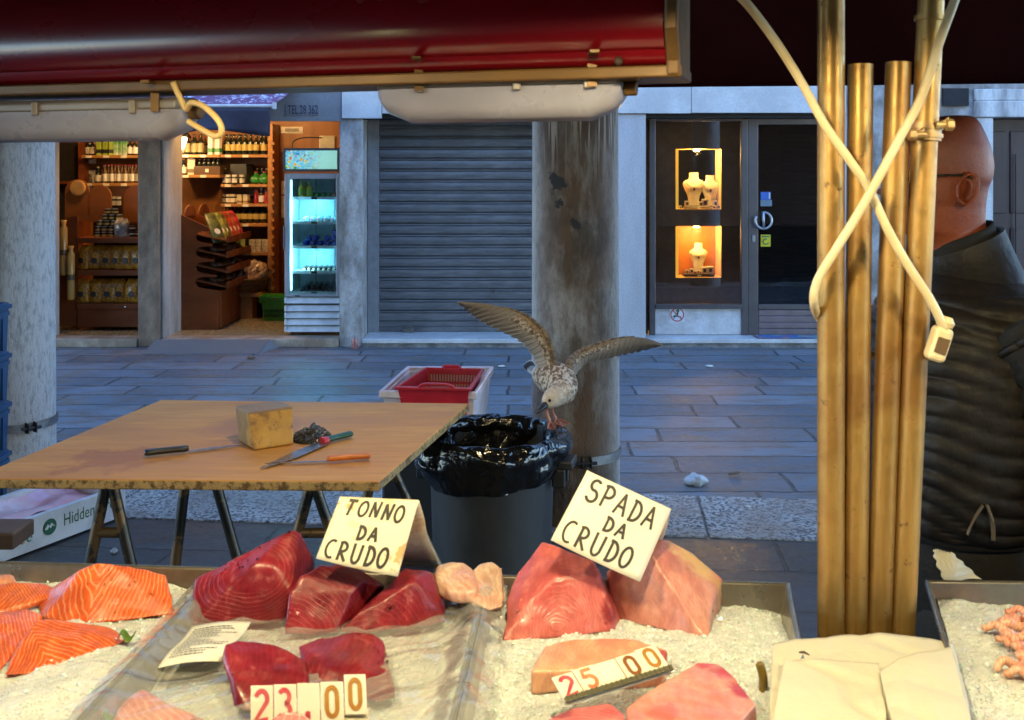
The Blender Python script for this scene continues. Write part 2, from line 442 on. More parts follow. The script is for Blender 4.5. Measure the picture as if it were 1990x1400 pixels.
# sills and thresholds
bx('sill', marble_m, XB[1] + .002, 3.40, YF - .05, YF + .6, .045, .09, row, .006, label='white marble sill under shutter and jewellery window')
bx('plinth', riser_m, XB[1] - .01, 3.395, YF - .035, YF + .5, -.02, .044, row, .008)
boxes('threshold', stained('worn_threshold', (.42, .33, .24), (.22, .15, .10), ns=4, streak=1, bst=.15, rough=.5), [(-4.74, X(268, YF) - .004, YF - .03, YF + .2, 0, .088), (X(311, YF) + .03, XB[0] - .004, YF - .03, YF + .2, 0, .088)], row, .008)
# jewellery shop front
YJ = 10.62
jf = MB()
def fr(u0, u1, v0, v1, y0=YJ - .03, y1=YJ + .04): jf.box(X(u0, YJ), X(u1, YJ), y0, y1, Z(v1, YJ), Z(v0, YJ))
fr(1262, 1273, 226, 651); fr(1440, 1452, 233, 651); fr(1273.2, 1439.8, 226, 236); fr(1273.2, 1439.8, 591, 600, YJ - .045); 
win = jf.build('window', steel_fr, row, bevel=.004); win['label'] = 'bronze-grey framed jewellery display window'
b_ = MB(); b_.box(X(1273, YJ), X(1440, YJ), YJ, YJ + .008, Z(591, YJ), Z(236, YJ)); b_.build('pane', glass_mat('window_glass', ior=2.0), win)
bx('sill_panel', stained('white_base_panel', (.62, .60, .60), (.48, .44, .42), ns=6, streak=1, bst=.05, rough=.5), X(1273, YJ), X(1440, YJ), YJ - .012, YJ + .03, Z(650, YJ), Z(600, YJ), win)
jf = MB(); fr(1453, 1472, 228, 650); fr(1472.2, 1660, 228, 243); fr(1472.2, 1660, 591, 601, YJ - .04); fr(1648, 1662, 243.2, 650)
dr = jf.build('shop_door', steel_fr, row, bevel=.004); dr['label'] = 'dark glazed jewellery shop door with round bar handle'
b_ = MB(); b_.box(X(1472, YJ), X(1650, YJ), YJ, YJ + .008, Z(591, YJ), Z(243, YJ)); b_.build('pane', glass_mat('door_glass', (.45, .48, .5), ior=2.0), dr)
b_ = MB()
for k in range(4):
    v0 = 602 + k * 12.2; b_.box(X(1473, YJ), X(1648, YJ), YJ - .03, YJ + .02, Z(v0 + 11.6, YJ), Z(v0, YJ))
b_.build('kick_panel', M('rosy_steel', (.30, .23, .23), .35, .6), dr, bevel=.006)
b_ = MB(); hc = P(1484, 429, YJ - .07); rr = .085
ring = [hc + Vector((rr * math.cos(t), 0, rr * math.sin(t))) for t in [R(-210 + 15 * k) for k in range(21)]]
b_.tube(ring, .012, 8); b_.tube([hc + Vector((0, 0, rr)), hc - Vector((0, 0, rr))], .013, 8)
for s in (rr, -rr): b_.tube([hc + Vector((0, 0, s * .98)), hc + Vector((0, .07, s * .98))], .008, 6)
b_.build('handle', M('handle_steel', (.5, .5, .52), .35, .8), dr, smooth=True)
b_ = MB(); b_.box(X(1460, YJ), X(1466, YJ), YJ - .045, YJ - .03, Z(470, YJ), Z(457, YJ)); b_.build('lock', M('lock_steel', (.4, .4, .4), .4, .7), dr, bevel=.003)
for name, u, v, w, h, col in (('sticker', 1488, 468, 19, 23, (.75, .62, .02)), ('sticker', 1488, 381, 19, 15, (.05, .16, .55)), ('sticker', 1489, 395, 22, 12, (.18, .25, .30))):
    p = P(u, v, YJ - .006); b_ = MB(); s = YJ / F / 2
    b_.box(p.x - w * s, p.x + w * s, p.y - .001, p.y + .004, p.z - h * s, p.z + h * s)
    o = b_.build(name, M('sticker_%d' % v, col, .5), dr)
    if v == 468:
        o['label'] = 'yellow square sticker with a green ring'
        b_ = MB(); ring = [p + Vector((.028 * math.cos(t), -.004, -.01 + .028 * math.sin(t))) for t in [R(60 + 15 * k) for k in range(20)]]
        b_.tube(ring, .006, 6); b_.box(p.x - .04, p.x + .04, p.y - .004, p.y - .002, p.z + .035, p.z + .05)
        b_.build('emblem', M('sticker_green', (.02, .20, .10), .5), o)
    elif v == 381:
        o['label'] = 'blue sticker with a white edge'
        b_ = MB(); b_.box(p.x + .032, p.x + .046, p.y - .004, p.y - .002, p.z - .03, p.z + .034); b_.build('edge', M('sticker_white', (.7, .7, .7), .5), o)
# inside of the jewellery shop
bx('shop_room', dark_m, 1.42, 3.36, 12.6, 12.7, 0, 2.7)['kind'] = 'structure'
struct(boxes('shop_room_wall', darkpanel_m, [(1.38, 1.42, 10.7, 12.7, 0, 2.7), (3.31, 3.36, 10.7, 12.6, 0, 2.7), (1.42, 3.31, 10.7, 12.6, 2.62, 2.7)]))
struct(bx('shop_room_floor', M('dark_floor', (.06, .05, .045), .4), 1.42, 3.31, 10.96, 12.6, .0, .09))
YP = 11.0
pz = [Z(590, YP), Z(540, YP), Z(440, YP), Z(407, YP), Z(290, YP), Z(236, YP)]
px = [X(1268, YP), X(1313, YP), X(1402, YP), X(1450, YP)]
disp = thing('display_unit', 'brown display unit with two lit niches behind the jewellery window', 'display unit', (px[0], YP, .09))
taupe = M('reflection_taupe', (.20, .17, .145), .55)  # lightened panel colour stands in for the grey-beige reflection in the window
boxes('front_panel', taupe, [(px[0], px[1], YP, YP + .02, .09, pz[5]), (px[2], px[3], YP, YP + .02, .09, pz[5]), (px[1], px[2], YP, YP + .02, .09, pz[1]), (px[1], px[2], YP, YP + .02, pz[2], pz[3]), (px[1], px[2], YP, YP + .02, pz[4], pz[5])], disp)
niche_y = M('niche_cream', (.75, .50, .16), .6); niche_o = M('niche_orange', (.42, .14, .02), .6)
for z0, z1, back, lab, en in ((pz[1], pz[2], niche_o, 'orange-backed lower niche', 2.6), (pz[3], pz[4], None, 'open-backed upper niche', 4.5)):
    D = .34
    L = [(px[1] - .01, px[1], YP + .021, YP + D, z0, z1), (px[2], px[2] + .01, YP + .021, YP + D, z0, z1), (px[1], px[2], YP + .021, YP + D, z0 - .012, z0), (px[1], px[2], YP + .021, YP + D, z1, z1 + .012)]
    n_ = boxes('niche', niche_y, L, disp, label=lab)
    if back: bx('back_panel', back, px[1], px[2], YP + D - .01, YP + D, z0, z1, n_)
    b_ = MB(); b_.lathe([(.035, 0), (.035, -.02)], ((px[1] + px[2]) / 2, YP + .12, z1 - .001), 12); b_.build('spotlight', emit_mat('niche_bulb', (1, .75, .4), 1), n_)
    b_ = MB(); b_.box(px[1] + .002, px[1] + .034, YP + .022, YP + .03, z0 + .003, z1 - .003); b_.build('lit_edge_strip', emit_mat('lit_edge_glow_%d' % int(z0 * 100), (1, .52, .06), .10), n_)  # added glowing strip imitates the lamplit left edge of the niche
    lamp('niche_light', n_, ((px[1] + px[2]) / 2, YP + .045, z1 - .05), en, (1, .62, .20), .035)
b_ = MB()
for k in range(44): b_.box(2.50, 3.30, 10.80, 10.812, .12 + k * .05, .155 + k * .05)
struct(b_.build('door_grille', M('grille_dark', (.05, .06, .07), .4, .5), loc=(2.9, 10.8, .1)))
# inside of the grocery
wood_wall = M('orange_wood_wall', (.27, .10, .018), .5, col2=(.18, .065, .012), ns=6, stretch=(1, 1, .12), bst=.1)
struct(boxes('grocery_back_wall', wood_wall, [(-6.2, -1.6, 12.4, 12.5, 0, 2.9)]))
struct(boxes('grocery_side_wall', wood_wall, [(XB[0] - .0, XB[0] + .09, YF + .31, 12.4, .08, 2.6), (-6.3, -6.2, 10.7, 12.5, 0, 2.9)]))
struct(boxes('grocery_ceiling', M('cream_ceiling', (.45, .36, .24), .7), [(-6.2, -1.6, YF + .49, 12.4, 2.72, 2.8)]))
m, nt, b, co = base_mat('terrazzo'); vo = node(nt, 'ShaderNodeTexVoronoi', i_Scale=55); nt.links.new(co, vo.inputs['Vector'])
nt.links.new(mixc(nt, .55, ramp(nt, vo.outputs['Color'], [(.2, (.16, .12, .06)), (.5, (.34, .28, .15)), (.8, (.42, .37, .24))]), (.30, .24, .12)), b.inputs['Base Color']); b.inputs['Roughness'].default_value = .25
struct(boxes('grocery_floor', m, [(-6.2, XB[0], YF + .201, 12.4, 0, .084)]))
# old stone building to the right
old = thing('stone_building', 'old rough stone building with pale door surround at the right end of the street', 'building', (3.41, YF, 0))
DX = X(1929, YF)
boxes('wall', rough_m, [(3.395, X(1893, YF), YF + .02, YF + .52, 0, 9.2), (X(1893, YF), 14, YF + .02, YF + .5, 2.62, 9.2), (6.4, 14, YF + .02, YF + .5, 0, 2.62), (3.42, 14, YF + 4.6, YF + 4.8, 0, 9.2), (13.9, 14, YF + .5, YF + 4.6, 0, 9.2)], old)
boxes('door_surround', istria_m, [(X(1897, YF), DX, YF - .02, YF + .3, 0, 2.33), (X(1893, YF), 6.5, YF - .04, YF + .3, 2.332, 2.50), (X(1893, YF), 6.5, YF - .01, YF + .3, 2.502, 2.62), (6.2, 6.4, YF - .02, YF + .3, 0, 2.33)], old, .012)
d_ = boxes('door', M('brown_door', (.05, .022, .02), .5, col2=(.035, .015, .014), ns=5, stretch=(1, 1, .1)), [(DX, 6.2, YF + .2, YF + .25, 0, 2.33)] + [(DX + .05 + k * .22, DX + .22 + k * .22, YF + .185, YF + .2, 1.35, 2.2) for k in range(5)] + [(DX + .05 + k * .22, DX + .22 + k * .22, YF + .185, YF + .2, .2, 1.2) for k in range(5)], old, .008)
b_ = MB()
for u, v0, v1 in ((1974, 300, 425), (1974, 425, 520)):
    b_.tube([P(u, v0, YF + .16), P(u, v1, YF + .16)], .008, 6)
b_.build('handle', M('iron', (.03, .028, .028), .5, .6), d_)
bx('roof', M('old_roof', (.22, .10, .07), .8), 3.42, 14.2, YF - .3, YF + 5, 9.2, 9.5, old)
bx('vent_grille', M('dark_grating', (.015, .014, .013), .8, bst=.8, bs=60), X(1832, YF), X(1882, YF), YF - .012, YF + .03, Z(206, YF), Z(172, YF), old)
# market hall overhead and behind the photographer
hall = thing('market_hall', 'market hall with a timber roof carried by the stone columns', 'building', (0, -2, 0))
b_ = MB(); b_.box(-16, 16, -13, 5.05, 4.55, 4.8, ROT); b_.build('roof', M('hall_lead_roof', (.13, .14, .16), .7), hall)
b_ = MB(); b_.box(-16, 16, -13.3, -13, 0, 4.8, ROT); b_.build('wall', M('added_hall_brick', (.16, .09, .07), .85, bst=.4), hall)  # unseen back wall, added to keep bright sky out of the window reflections

# ---- stone columns
def column_mat(name, cx, cy, drips, grey, chips, stainamt):
    m, nt, b, co = base_mat(name)
    n1 = noise_fac(nt, co, 2.6, 8, .62, stretch=(1.3, 1.3, .5)); n2 = noise_fac(nt, co, 45, 7, .72, stretch=(1, 1, .35)); n3 = noise_fac(nt, co, 4.0, 8, .68, stretch=(1, 1, .6))
    nc = noise_fac(nt, co, 14, 5, .65)
    sp = node(nt, 'ShaderNodeSeparateXYZ'); nt.links.new(co, sp.inputs[0])
    side = mth(nt, 'DIVIDE', sp.outputs['X'], .225)
    mid = mth(nt, 'SUBTRACT', 1.0, mth(nt, 'POWER', mth(nt, 'ABSOLUTE', mth(nt, 'SUBTRACT', side, grey)), 3.5))  # stain kept to the middle; the pale flanks imitate sky light
    f1 = mth(nt, 'MULTIPLY', ramp(nt, n1, [(.30, .15), (.50, 1)]), mid)
    f1 = mth(nt, 'MULTIPLY', f1, stainamt)
    c = mixc(nt, f1, (.47, .455, .44), (.11, .058, .028))
    c = mixc(nt, mth(nt, 'MULTIPLY', ramp(nt, n3, [(.47, 0), (.60, 1)]), mth(nt, 'MULTIPLY', mid, .85)), c, (.05, .034, .024))
    c = mixc(nt, ramp(nt, n2, [(.36, .5), (.52, 0)]), c, (.10, .08, .065))
    if drips:
        dn = noise_fac(nt, co, 62, 2, .5, stretch=(1, 1, .035), dist=.5)
        top = ramp(nt, mth(nt, 'ADD', sp.outputs['Z'], mth(nt, 'MULTIPLY', n1, .9)), [(.0, 0), (1, 1)])
        mr = node(nt, 'ShaderNodeMapRange'); mr.inputs['From Min'].default_value = 2.12; mr.inputs['From Max'].default_value = 2.40
        nt.links.new(mth(nt, 'ADD', sp.outputs['Z'], mth(nt, 'MULTIPLY', n1, .9)), mr.inputs[0])
        brownf = mth(nt, 'MULTIPLY', mr.outputs[0], mth(nt, 'MULTIPLY', mid, .95))
        c = mixc(nt, brownf, c, (.085, .045, .022))
        c = mixc(nt, mth(nt, 'MULTIPLY', mr.outputs[0], ramp(nt, dn, [(.53, 0), (.58, .9)])), c, (.36, .30, .25))
    for (p, r) in chips:
        d = node(nt, 'ShaderNodeVectorMath', operation='DISTANCE'); nt.links.new(co, d.inputs[0]); d.inputs[1].default_value = p
        k = mth(nt, 'ADD', mth(nt, 'DIVIDE', d.outputs['Value'], r), mth(nt, 'MULTIPLY', nc, 4.5))
        c = mixc(nt, ramp(nt, mth(nt, 'DIVIDE', k, 5.0), [(.54, 1), (.60, 0)]), c, (.022, .02, .02))
    nt.links.new(c, b.inputs['Base Color']); b.inputs['Roughness'].default_value = .78
    bump(nt, b, mth(nt, 'ADD', n2, mth(nt, 'MULTIPLY', n3, .8)), .7, .012); return m
YC = 5.25
def column(u, Y, r, m, label, band_z, bolt):
    c = Vector((X(u, Y), Y, .012))
    t = thing('stone_column', label, 'column', c)
    b = MB(); b.lathe([(r * 1.03, 0), (r * 1.02, .3), (r, 1.2), (r * .985, 2.4), (r * .93, 4.0), (r * .93, 4.1), (r * 1.1, 4.14), (r * 1.15, 4.3), (r * 1.3, 4.36), (r * 1.3, 4.535)], c, 64)
    b.build('shaft', m, t, smooth_angle=30)
    b = MB(); rb = r * 1.02 + .004
    b.lathe([(rb, band_z - .022), (rb + .005, band_z - .022), (rb + .005, band_z + .022), (rb, band_z + .022), (rb, band_z - .022)], c, 64, caps=False)
    bd = b.build('metal_band', M('galvanised_band', (.30, .31, .33), .42, .7, col2=(.17, .16, .15), ns=12), t, smooth_angle=30)
    b = MB(); a = R(bolt); q = c + Vector((math.cos(a) * (rb + .012), math.sin(a) * (rb + .012), band_z)); tan = Vector((-math.sin(a), math.cos(a), 0)); out = Vector((math.cos(a), math.sin(a), 0))
    for s in (-.022, .022):
        e = [q + tan * s + out * -.01 + Vector((0, 0, -.03)), q + tan * s + out * .035 + Vector((0, 0, -.026)), q + tan * s + out * .035 + Vector((0, 0, .026)), q + tan * s + out * -.01 + Vector((0, 0, .03))]
        b.prism(e, tan * .006)
    b.tube([q + out * .02 - tan * .05, q + out * .02 + tan * .055], .009, 8)
    b.build('bolt', M('black_bolt', (.05, .05, .052), .4, .7), bd, bevel=.002)
    return t
colm = column_mat('stained_column', 0, 0, True, .02, [((-.10, -.19, 1.69), .06), ((-.085, -.2, 1.60), .035), ((.0, -.22, 1.50), .035), ((-.12, -.18, 1.73), .04)], 1.0)
coll = column_mat('grey_column', 0, 0, False, -.62, [], 1.0)  # stain shifted left; bluish daylight on the right flank is put into the colour
column(1118, YC, .222, colm, 'tall stained stone column with white drip marks standing behind the gull', .33, -82)
column(CX + 3.05 / 5.1 * F, 5.1, .225, coll, 'stone column right of the poles, seen only as a pale stripe mirrored in the jewellery window', .33, -82)
column(20, 5.75, .232, coll, 'blue-grey stone column at the left edge behind the blue crates', .36, -42)

# ---- grocery awning and number plate
aw = thing('shop_awning', 'purple and navy shop awning spattered with white over the grocery', 'awning', (-3.4, YF - .5, 2.3))
m, nt, b, co = base_mat('purple_canvas')
n1 = noise_fac(nt, co, 14, 4, .7, stretch=(1.0, .35, 1), dist=1.5); n2 = noise_fac(nt, co, 3, 4)
nt.links.new(mixc(nt, mth(nt, 'MULTIPLY', ramp(nt, n1, [(.545, 0), (.575, 1)]), ramp(nt, n2, [(.4, .2), (.6, 1)])), (.16, .05, .13), (.65, .66, .8)), b.inputs['Base Color'])
b.inputs['Roughness'].default_value = .7; canvas_p = m
navy = M('navy_valance', (.030, .028, .055), .7, bst=.2, bs=200)
yb = 9.3; xr = X(530, yb); zb = Z(206, yb)
b_ = MB(); b_.grid(lambda s, t: Vector((-5.2 + (xr + .0 + 5.2) * s + .0 * t, yb + (YF - .03 - yb) * t, zb + .01 + (2.66 - zb) * t - .02 * math.sin(math.pi * t) + .004 * math.sin(s * 60))), 60, 8)
b_.build('canopy', canvas_p, aw, smooth=True, solid=.003)
b_ = MB(); b_.tube([Vector((-5.2, yb, zb)), Vector((xr, yb, zb))], .016, 10); b_.box(xr, xr + .03, yb - .025, yb + .025, zb - .03, zb + .03)
b_.build('front_bar', M('bar_white', (.6, .6, .62), .5), aw, bevel=.004)
def val(s, t):
    x = -5.2 + (xr - .02 + 5.2) * s; dep = .235 + .028 * math.sin(x * 5.2) * t
    return Vector((x, yb - .01 - .05 * t * math.sin(x * 9 + 1) * t, zb - .016 - dep * t))
b_ = MB(); b_.grid(val, 90, 6); b_.build('valance', navy, aw, smooth=True, solid=.002)
tl = thing('number_plate', 'grey fascia plate lettered with a telephone number in dark blue', 'sign', P(557, 224, YF - .034))
b_ = MB(); p = P(556, 224, YF - .034); q = P(619, 204, YF - .034); b_.box(p.x, q.x, YF - .042, YF - .030, p.z, q.z); b_.build('plate', M('plate_grey', (.22, .21, .22), .6), tl)
lettering('TEL.28 362', .125, M('number_blue', (.012, .012, .035), .5), tl, P(559, 221.5, YF - .043), Vector((1, 0, 0)), Vector((0, 0, 1)), .002, fit=.305)
# ================================================================ GOODS INSIDE THE SHOPS
wood = M('shelf_wood', (.36, .17, .045), .5, col2=(.30, .14, .04), ns=8, stretch=(.2, 1, 1))
cherry = M('cherry_wood', (.20, .05, .010), .6, col2=(.12, .03, .007), ns=7, stretch=(.3, 1, .5), spec=.25)
white_tag = M('price_strip', (.7, .66, .55), .6)
YW = 12.15
def shelf_unit(label, u0, u1, rows, back=True):
    t = thing('wall_shelf', label, 'shelf', (X((u0 + u1) / 2, YW), 12.39, .084))
    for v in rows:
        b = MB(); b.box(X(u0, YW), X(u1, YW), YW - .10, 12.39, Z(v, YW) - .035, Z(v, YW)); s = b.build('shelf_board', wood, t, bevel=.004)
        for k in range(max(1, int((u1 - u0) / 34))):
            xx = X(u0 + 14 + k * 34, YW); b = MB(); b.box(xx - .035, xx + .035, YW - .105, YW - .1, Z(v, YW) - .033, Z(v, YW) - .003); b.build('price_strip', white_tag, s)
    return t
shelf_unit('tall bottle shelf with price strips beside the lamp in the right grocery doorway', 352, 432, (301, 340))
sr = shelf_unit('honey-coloured wooden shelf between display rack and drinks fridge', 433.5, 524, (301, 358, 396, 434, 490))
b = MB(); b.box(X(525, YW), X(534, YW), YW - .12, 12.39, .084, 2.35); b.build('upright', wood, sr)
b = MB()
for k in range(18): b.box(X(531, YW), X(538, YW), YW - .14, YW - .02, .4 + k * .1, .435 + k * .1)
b.build('bracket_strip', wood, sr)
shelf_unit('wooden shelf with bottles behind the pasta rack in the left grocery opening', 165, 330, (302, 356))

# bottle kinds, each built once at the origin and copied
bottle_glass = M('dark_green_glass', (.012, .018, .009), .12, spec=.6)
def make_bottle(name, h, r, body, labelm=None, capm=None, shape='bottle', lab=(.15, .5)):
    t = thing(name, 'x', 'bottle', (0, 0, 0))
    b = MB()
    if shape == 'bottle': pr = [(r * .9, 0), (r, .01), (r, h * .58), (r * .75, h * .68), (r * .34, h * .76), (r * .32, h * .93)]
    elif shape == 'round': pr = [(r * .5, 0), (r * .9, h * .12), (r, h * .35), (r * .85, h * .55), (r * .35, h * .72), (r * .3, h * .92)]
    elif shape == 'jar': pr = [(r * .9, 0), (r, h * .06), (r, h * .7), (r * .85, h * .78)]
    else: pr = [(r, 0), (r, h * .97), (r * .9, h)]
    b.lathe(pr, (0, 0, 0), 12); b.build('body', body, t, smooth_angle=40)
    if labelm:
        b = MB(); b.lathe([(r * 1.02, h * lab[0]), (r * 1.02, h * lab[1])], (0, 0, 0), 12, caps=False); b.build('label', labelm, t, smooth=True)
    if capm:
        top = pr[-1]; b = MB(); b.lathe([(top[0] * 1.15, top[1]), (top[0] * 1.15, h)], (0, 0, 0), 10); b.build('cap', capm, t)
    return t
used = set()
def put(proto, spots, label, group, Y=YW, cat='bottle'):
    for k, s in enumerate(spots):
        u, v = s[0], s[1]; y = s[2] if len(s) > 2 else Y
        loc = P(u, v, y)
        if proto.name not in used: o = proto; used.add(proto.name); o.location = loc
        else: o = copy_tree(proto, loc)
        o['label'] = label; o['category'] = cat
        if group: o['group'] = group
        elif 'group' in o: del o['group']
        o.rotation_euler.z = random.uniform(-.4, .4)
tan = M('tan_label', (.42, .34, .16), .6); gold = M('gold_label', (.55, .42, .12), .5); white = M('white_label', (.72, .70, .64), .6)
blackcap = M('black_cap', (.015, .014, .013), .4); redcap = M('red_cap', (.35, .02, .02), .4); greenlab = M('lime_label', (.30, .42, .05), .6)
oil = make_bottle('oil_bottle', .245, .037, bottle_glass, tan, blackcap, 'bottle', (.12, .55))
put(oil, [(364, 301), (378, 301), (390, 301)], 'dark oil bottle with tan label, in the trio beside the wall lamp', 'three oil bottles by the wall lamp')
oil2 = make_bottle('oil_bottle', .245, .034, bottle_glass, gold, blackcap, 'bottle', (.2, .5))
put(oil2, [(444, 301), (454.5, 301), (465, 301), (476, 301), (487, 301), (498, 301), (513, 301)], 'dark bottle with small gold label in the row of seven on the top shelf', 'seven dark bottles on the top shelf')
whitebox = M('white_carton', (.75, .74, .68), .5)
def make_box(name, w, d, h, m, band=None, cat='box'):
    t = thing(name, 'x', cat, (0, 0, 0)); b = MB(); b.box(-w / 2, w / 2, -d / 2, d / 2, 0, h); b.build('carton', m, t, bevel=.004)
    if band: b = MB(); b.box(-w / 2 - .002, w / 2 + .002, -d / 2 - .002, d / 2 + .002, h * .12, h * .34); b.build('band', band, t)
    return t
tin = make_box('oil_tin', .062, .06, .225, whitebox, M('green_band', (.04, .22, .05), .5))
put(tin, [(411, 301), (424.5, 301)], 'white tin with a green band on the top shelf', 'pair of white and green tins', cat='tin')
b1 = make_bottle('liqueur_bottle', .19, .036, bottle_glass, white, M('cream_cap', (.6, .5, .3), .5), 'bottle', (.1, .5))
put(b1, [(357, 340)], 'single dark bottle with white label left of the white carton', None)
gc = make_box('gift_carton', .085, .07, .20, M('cream_carton', (.66, .62, .48), .5), M('carton_print', (.2, .16, .1), .5))
put(gc, [(372, 340)], 'upright cream gift carton on the second shelf', None, cat='carton')
cr = thing('wooden_case', 'dark wooden case holding five small white-capped bottles', 'case', P(406, 340, YW))
b = MB(); p = P(406, 340, YW); b.box(p.x - .155, p.x + .155, p.y - .08, p.y + .08, p.z, p.z + .10); b.build('case_box', M('dark_case', (.10, .05, .025), .5), cr, bevel=.005)
b = MB(); b.box(p.x - .02, p.x + .02, p.y - .083, p.y - .08, p.z + .03, p.z + .07); b.build('emblem', white, cr)
sm = make_bottle('miniature_bottle', .085, .022, bottle_glass, None, M('white_cap', (.75, .73, .66), .5), 'bottle')
for k in range(5):
    q = P(388 + k * 9, 340, YW - .0); o = sm if k == 0 else copy_tree(sm); o.location = q + Vector((0, 0, .1005))
    tag(o, 'small white-capped bottle standing in the dark wooden case', 'bottle', 'five bottles in the wooden case')
ch = make_box('hamper_case', .22, .16, .24, M('black_case', (.018, .02, .014), .5))
put(ch, [(470, 358, 12.25)], 'black open case behind the jars on the second shelf', None, cat='case')
jr = make_bottle('preserve_jar', .11, .030, M('dark_jar', (.03, .035, .02), .2), white, M('white_lid', (.65, .62, .55), .4), 'jar', (.15, .6))
put(jr, [(444, 358, 12.08), (456, 358, 12.05), (470, 358, 12.08)], 'dark jar with white label and lid standing before the black case', 'jars before the black case', cat='jar')
gj = make_bottle('green_flask', .15, .075, M('green_flask_glass', (.03, .20, .03), .15), None, redcap, 'round')
put(gj, [(498, 358), (514, 358)], 'round green flask on the shelf left of the fridge', 'two round green flasks', cat='flask')
put(jr, [(444, 396), (453, 396), (461, 396, 12.2)], 'dark jar on the third shelf left of two cream cartons', 'jars on the third shelf', cat='jar')
gb = make_box('gift_box', .06, .06, .105, M('cream_box', (.6, .54, .34), .5), M('box_print', (.25, .15, .05), .5))
put(gb, [(467, 396), (479, 396)], 'small cream carton on the third shelf', 'pair of small cream cartons', cat='carton')
rb = make_bottle('red_bottle', .17, .034, M('red_glass', (.28, .015, .015), .2), None, redcap, 'jar')
put(rb, [(499, 396), (519, 396)], 'red bottle on the third shelf beside the dark one', 'two red bottles', cat='bottle')
put(b1, [(508.5, 396)], 'dark bottle with white label between two red bottles', None)
ov = make_bottle('balsamic_bottle', .225, .044, bottle_glass, gold, redcap, 'round', (.22, .5))
put(ov, [(463, 434), (475, 434), (487, 434), (499, 434), (511.5, 434)], 'bulbous dark bottle with oval cream label in the row of five', 'five bulbous bottles')
gt = make_box('green_carton', .052, .05, .15, M('pale_green_carton', (.33, .36, .12), .5), None)
put(gt, [(441 + 10.5 * k, 490) for k in range(4)], 'pale green carton standing on the lowest shelf', 'green cartons on the lowest shelf', cat='carton')
pb = make_box('patterned_carton', .072, .06, .15, M('patterned_carton', (.62, .58, .46), .5, col2=(.20, .17, .10), ns=40), None)
put(pb, [(491, 490), (503.5, 490), (516, 490)], 'white patterned carton right of the green cartons', 'three patterned cartons', cat='carton')
# left room goods
gtin = make_box('tall_tin', .055, .055, .20, M('lime_tin', (.32, .44, .05), .5), M('tin_black', (.02, .02, .02), .5))
put(gtin, [(193, 302), (206, 302), (217, 302)], 'tall lime-green tin on the upper shelf of the left opening', 'lime tins', cat='tin')
gtin2 = make_box('tall_tin', .05, .055, .20, M('green_white_tin', (.60, .64, .55), .5, col2=(.04, .25, .04), ns=9), None)
put(gtin2, [(226, 302), (235, 302), (244, 302)], 'white and green striped tin on the upper shelf', 'striped tins', cat='tin')
wine = make_bottle('wine_bottle', .22, .026, M('amber_glass', (.10, .045, .012), .15), white, redcap, 'bottle', (.1, .5))
put(wine, [(204 + 6.6 * k, 356, 12.1 + .05 * (k % 2)) for k in range(12)], 'slim bottle with pale label and red cap in the long row', 'long row of slim bottles')
put(b1, [(191, 356)], 'stout dark bottle with white label at the left end of the lower shelf', None)
put(wine, [(356 + 8.6 * k, 301, 12.32) for k in range(9)], 'slim bottle in the back row of the top shelf', 'back row of the top shelf')
put(oil2, [(440 + 9.6 * k, 301, 12.33) for k in range(9)], 'dark bottle in the rear row behind the seven on the top shelf', 'rear row behind the seven bottles')
put(b1, [(500 + 9 * k, 358, 12.3) for k in range(3)] + [(438, 358, 12.3), (482, 358, 12.3)], 'dark white-labelled bottle at the back of the second shelf', 'dark bottles at the back of the second shelf')
put(jr, [(437 + 8 * k, 396, 12.34) for k in range(11)], 'dark jar in the back row of the third shelf', 'back row of jars on the third shelf', cat='jar')
put(wine, [(438 + 7.2 * k, 434, 12.33) for k in range(12)], 'slim bottle in the back row behind the bulbous bottles', 'back row behind the bulbous bottles')
put(b1, [(170 + 9.5 * k, 302, 12.3) for k in range(2)] + [(253, 302), (262, 302)], 'stout dark bottle on the upper shelf of the left opening', 'stout bottles in the left opening')
put(wine, [(200 + 6.6 * k, 356, 12.3) for k in range(11)], 'slim bottle at the rear of the long row in the left opening', 'rear of the long row of slim bottles')
put(gt, [(434 + 8.2 * k, 490, 12.3) for k in range(11)], 'pale green carton at the back of the lowest shelf', 'rear cartons on the lowest shelf', cat='carton')
put(jr, [(222, 402, 11.34), (230, 402, 11.34), (216, 402, 11.34)], 'dark jar on the back board of the pasta rack', 'jars on the back board', cat='jar')
# pictures, dark cupboard, wall lamp
for (v0, v1), lab in (((278, 318), 'upper framed black and white photograph on the grocery wall'), ((331, 371), 'lower framed black and white photograph half hidden by the rack')):
    a, c = P(160, v1, 12.38), P(186, v0, 12.38); t = thing('framed_picture', lab, 'picture', ((a.x + c.x) / 2, 12.395, a.z))
    b = MB(); b.box(a.x, c.x, 12.36, 12.395, a.z, c.z); b.build('mount', white, t, bevel=.003)
    b = MB(); b.box(a.x + .03, c.x - .03, 12.353, 12.36, a.z + .045, c.z - .045); b.build('print', M('grey_print', (.28, .26, .23), .5, col2=(.04, .04, .04), ns=14, lo=.45, hi=.55), t)
cb = thing('cupboard', 'dark open cupboard at the left end of the grocery wall', 'cupboard', (X(122, 12.2), 12.39, .084))
a, c = P(92, 348, 12.2), P(152, 276, 12.2); b = MB(); b.box(a.x, c.x, 12.35, 12.39, .084, c.z); b.build('back', dark_m, cb)
b = MB(); b.box(c.x, c.x + .06, 12.2, 12.39, .084, c.z); b.box(a.x, c.x, 12.2, 12.349, c.z - .5, c.z - .47); b.build('frame', cherry, cb)
wl = thing('wall_lamp', 'lit wall lantern with white shade beside the oil bottles', 'lamp', P(353, 262, 12.0))
p = P(354, 282, 11.9); b = MB(); b.lathe([(.02, -.05), (.06, .07), (.05, .09)], p, 10); b.build('lamp_shade', emit_mat('lantern_glow', (1, .86, .55), 1.2), wl)
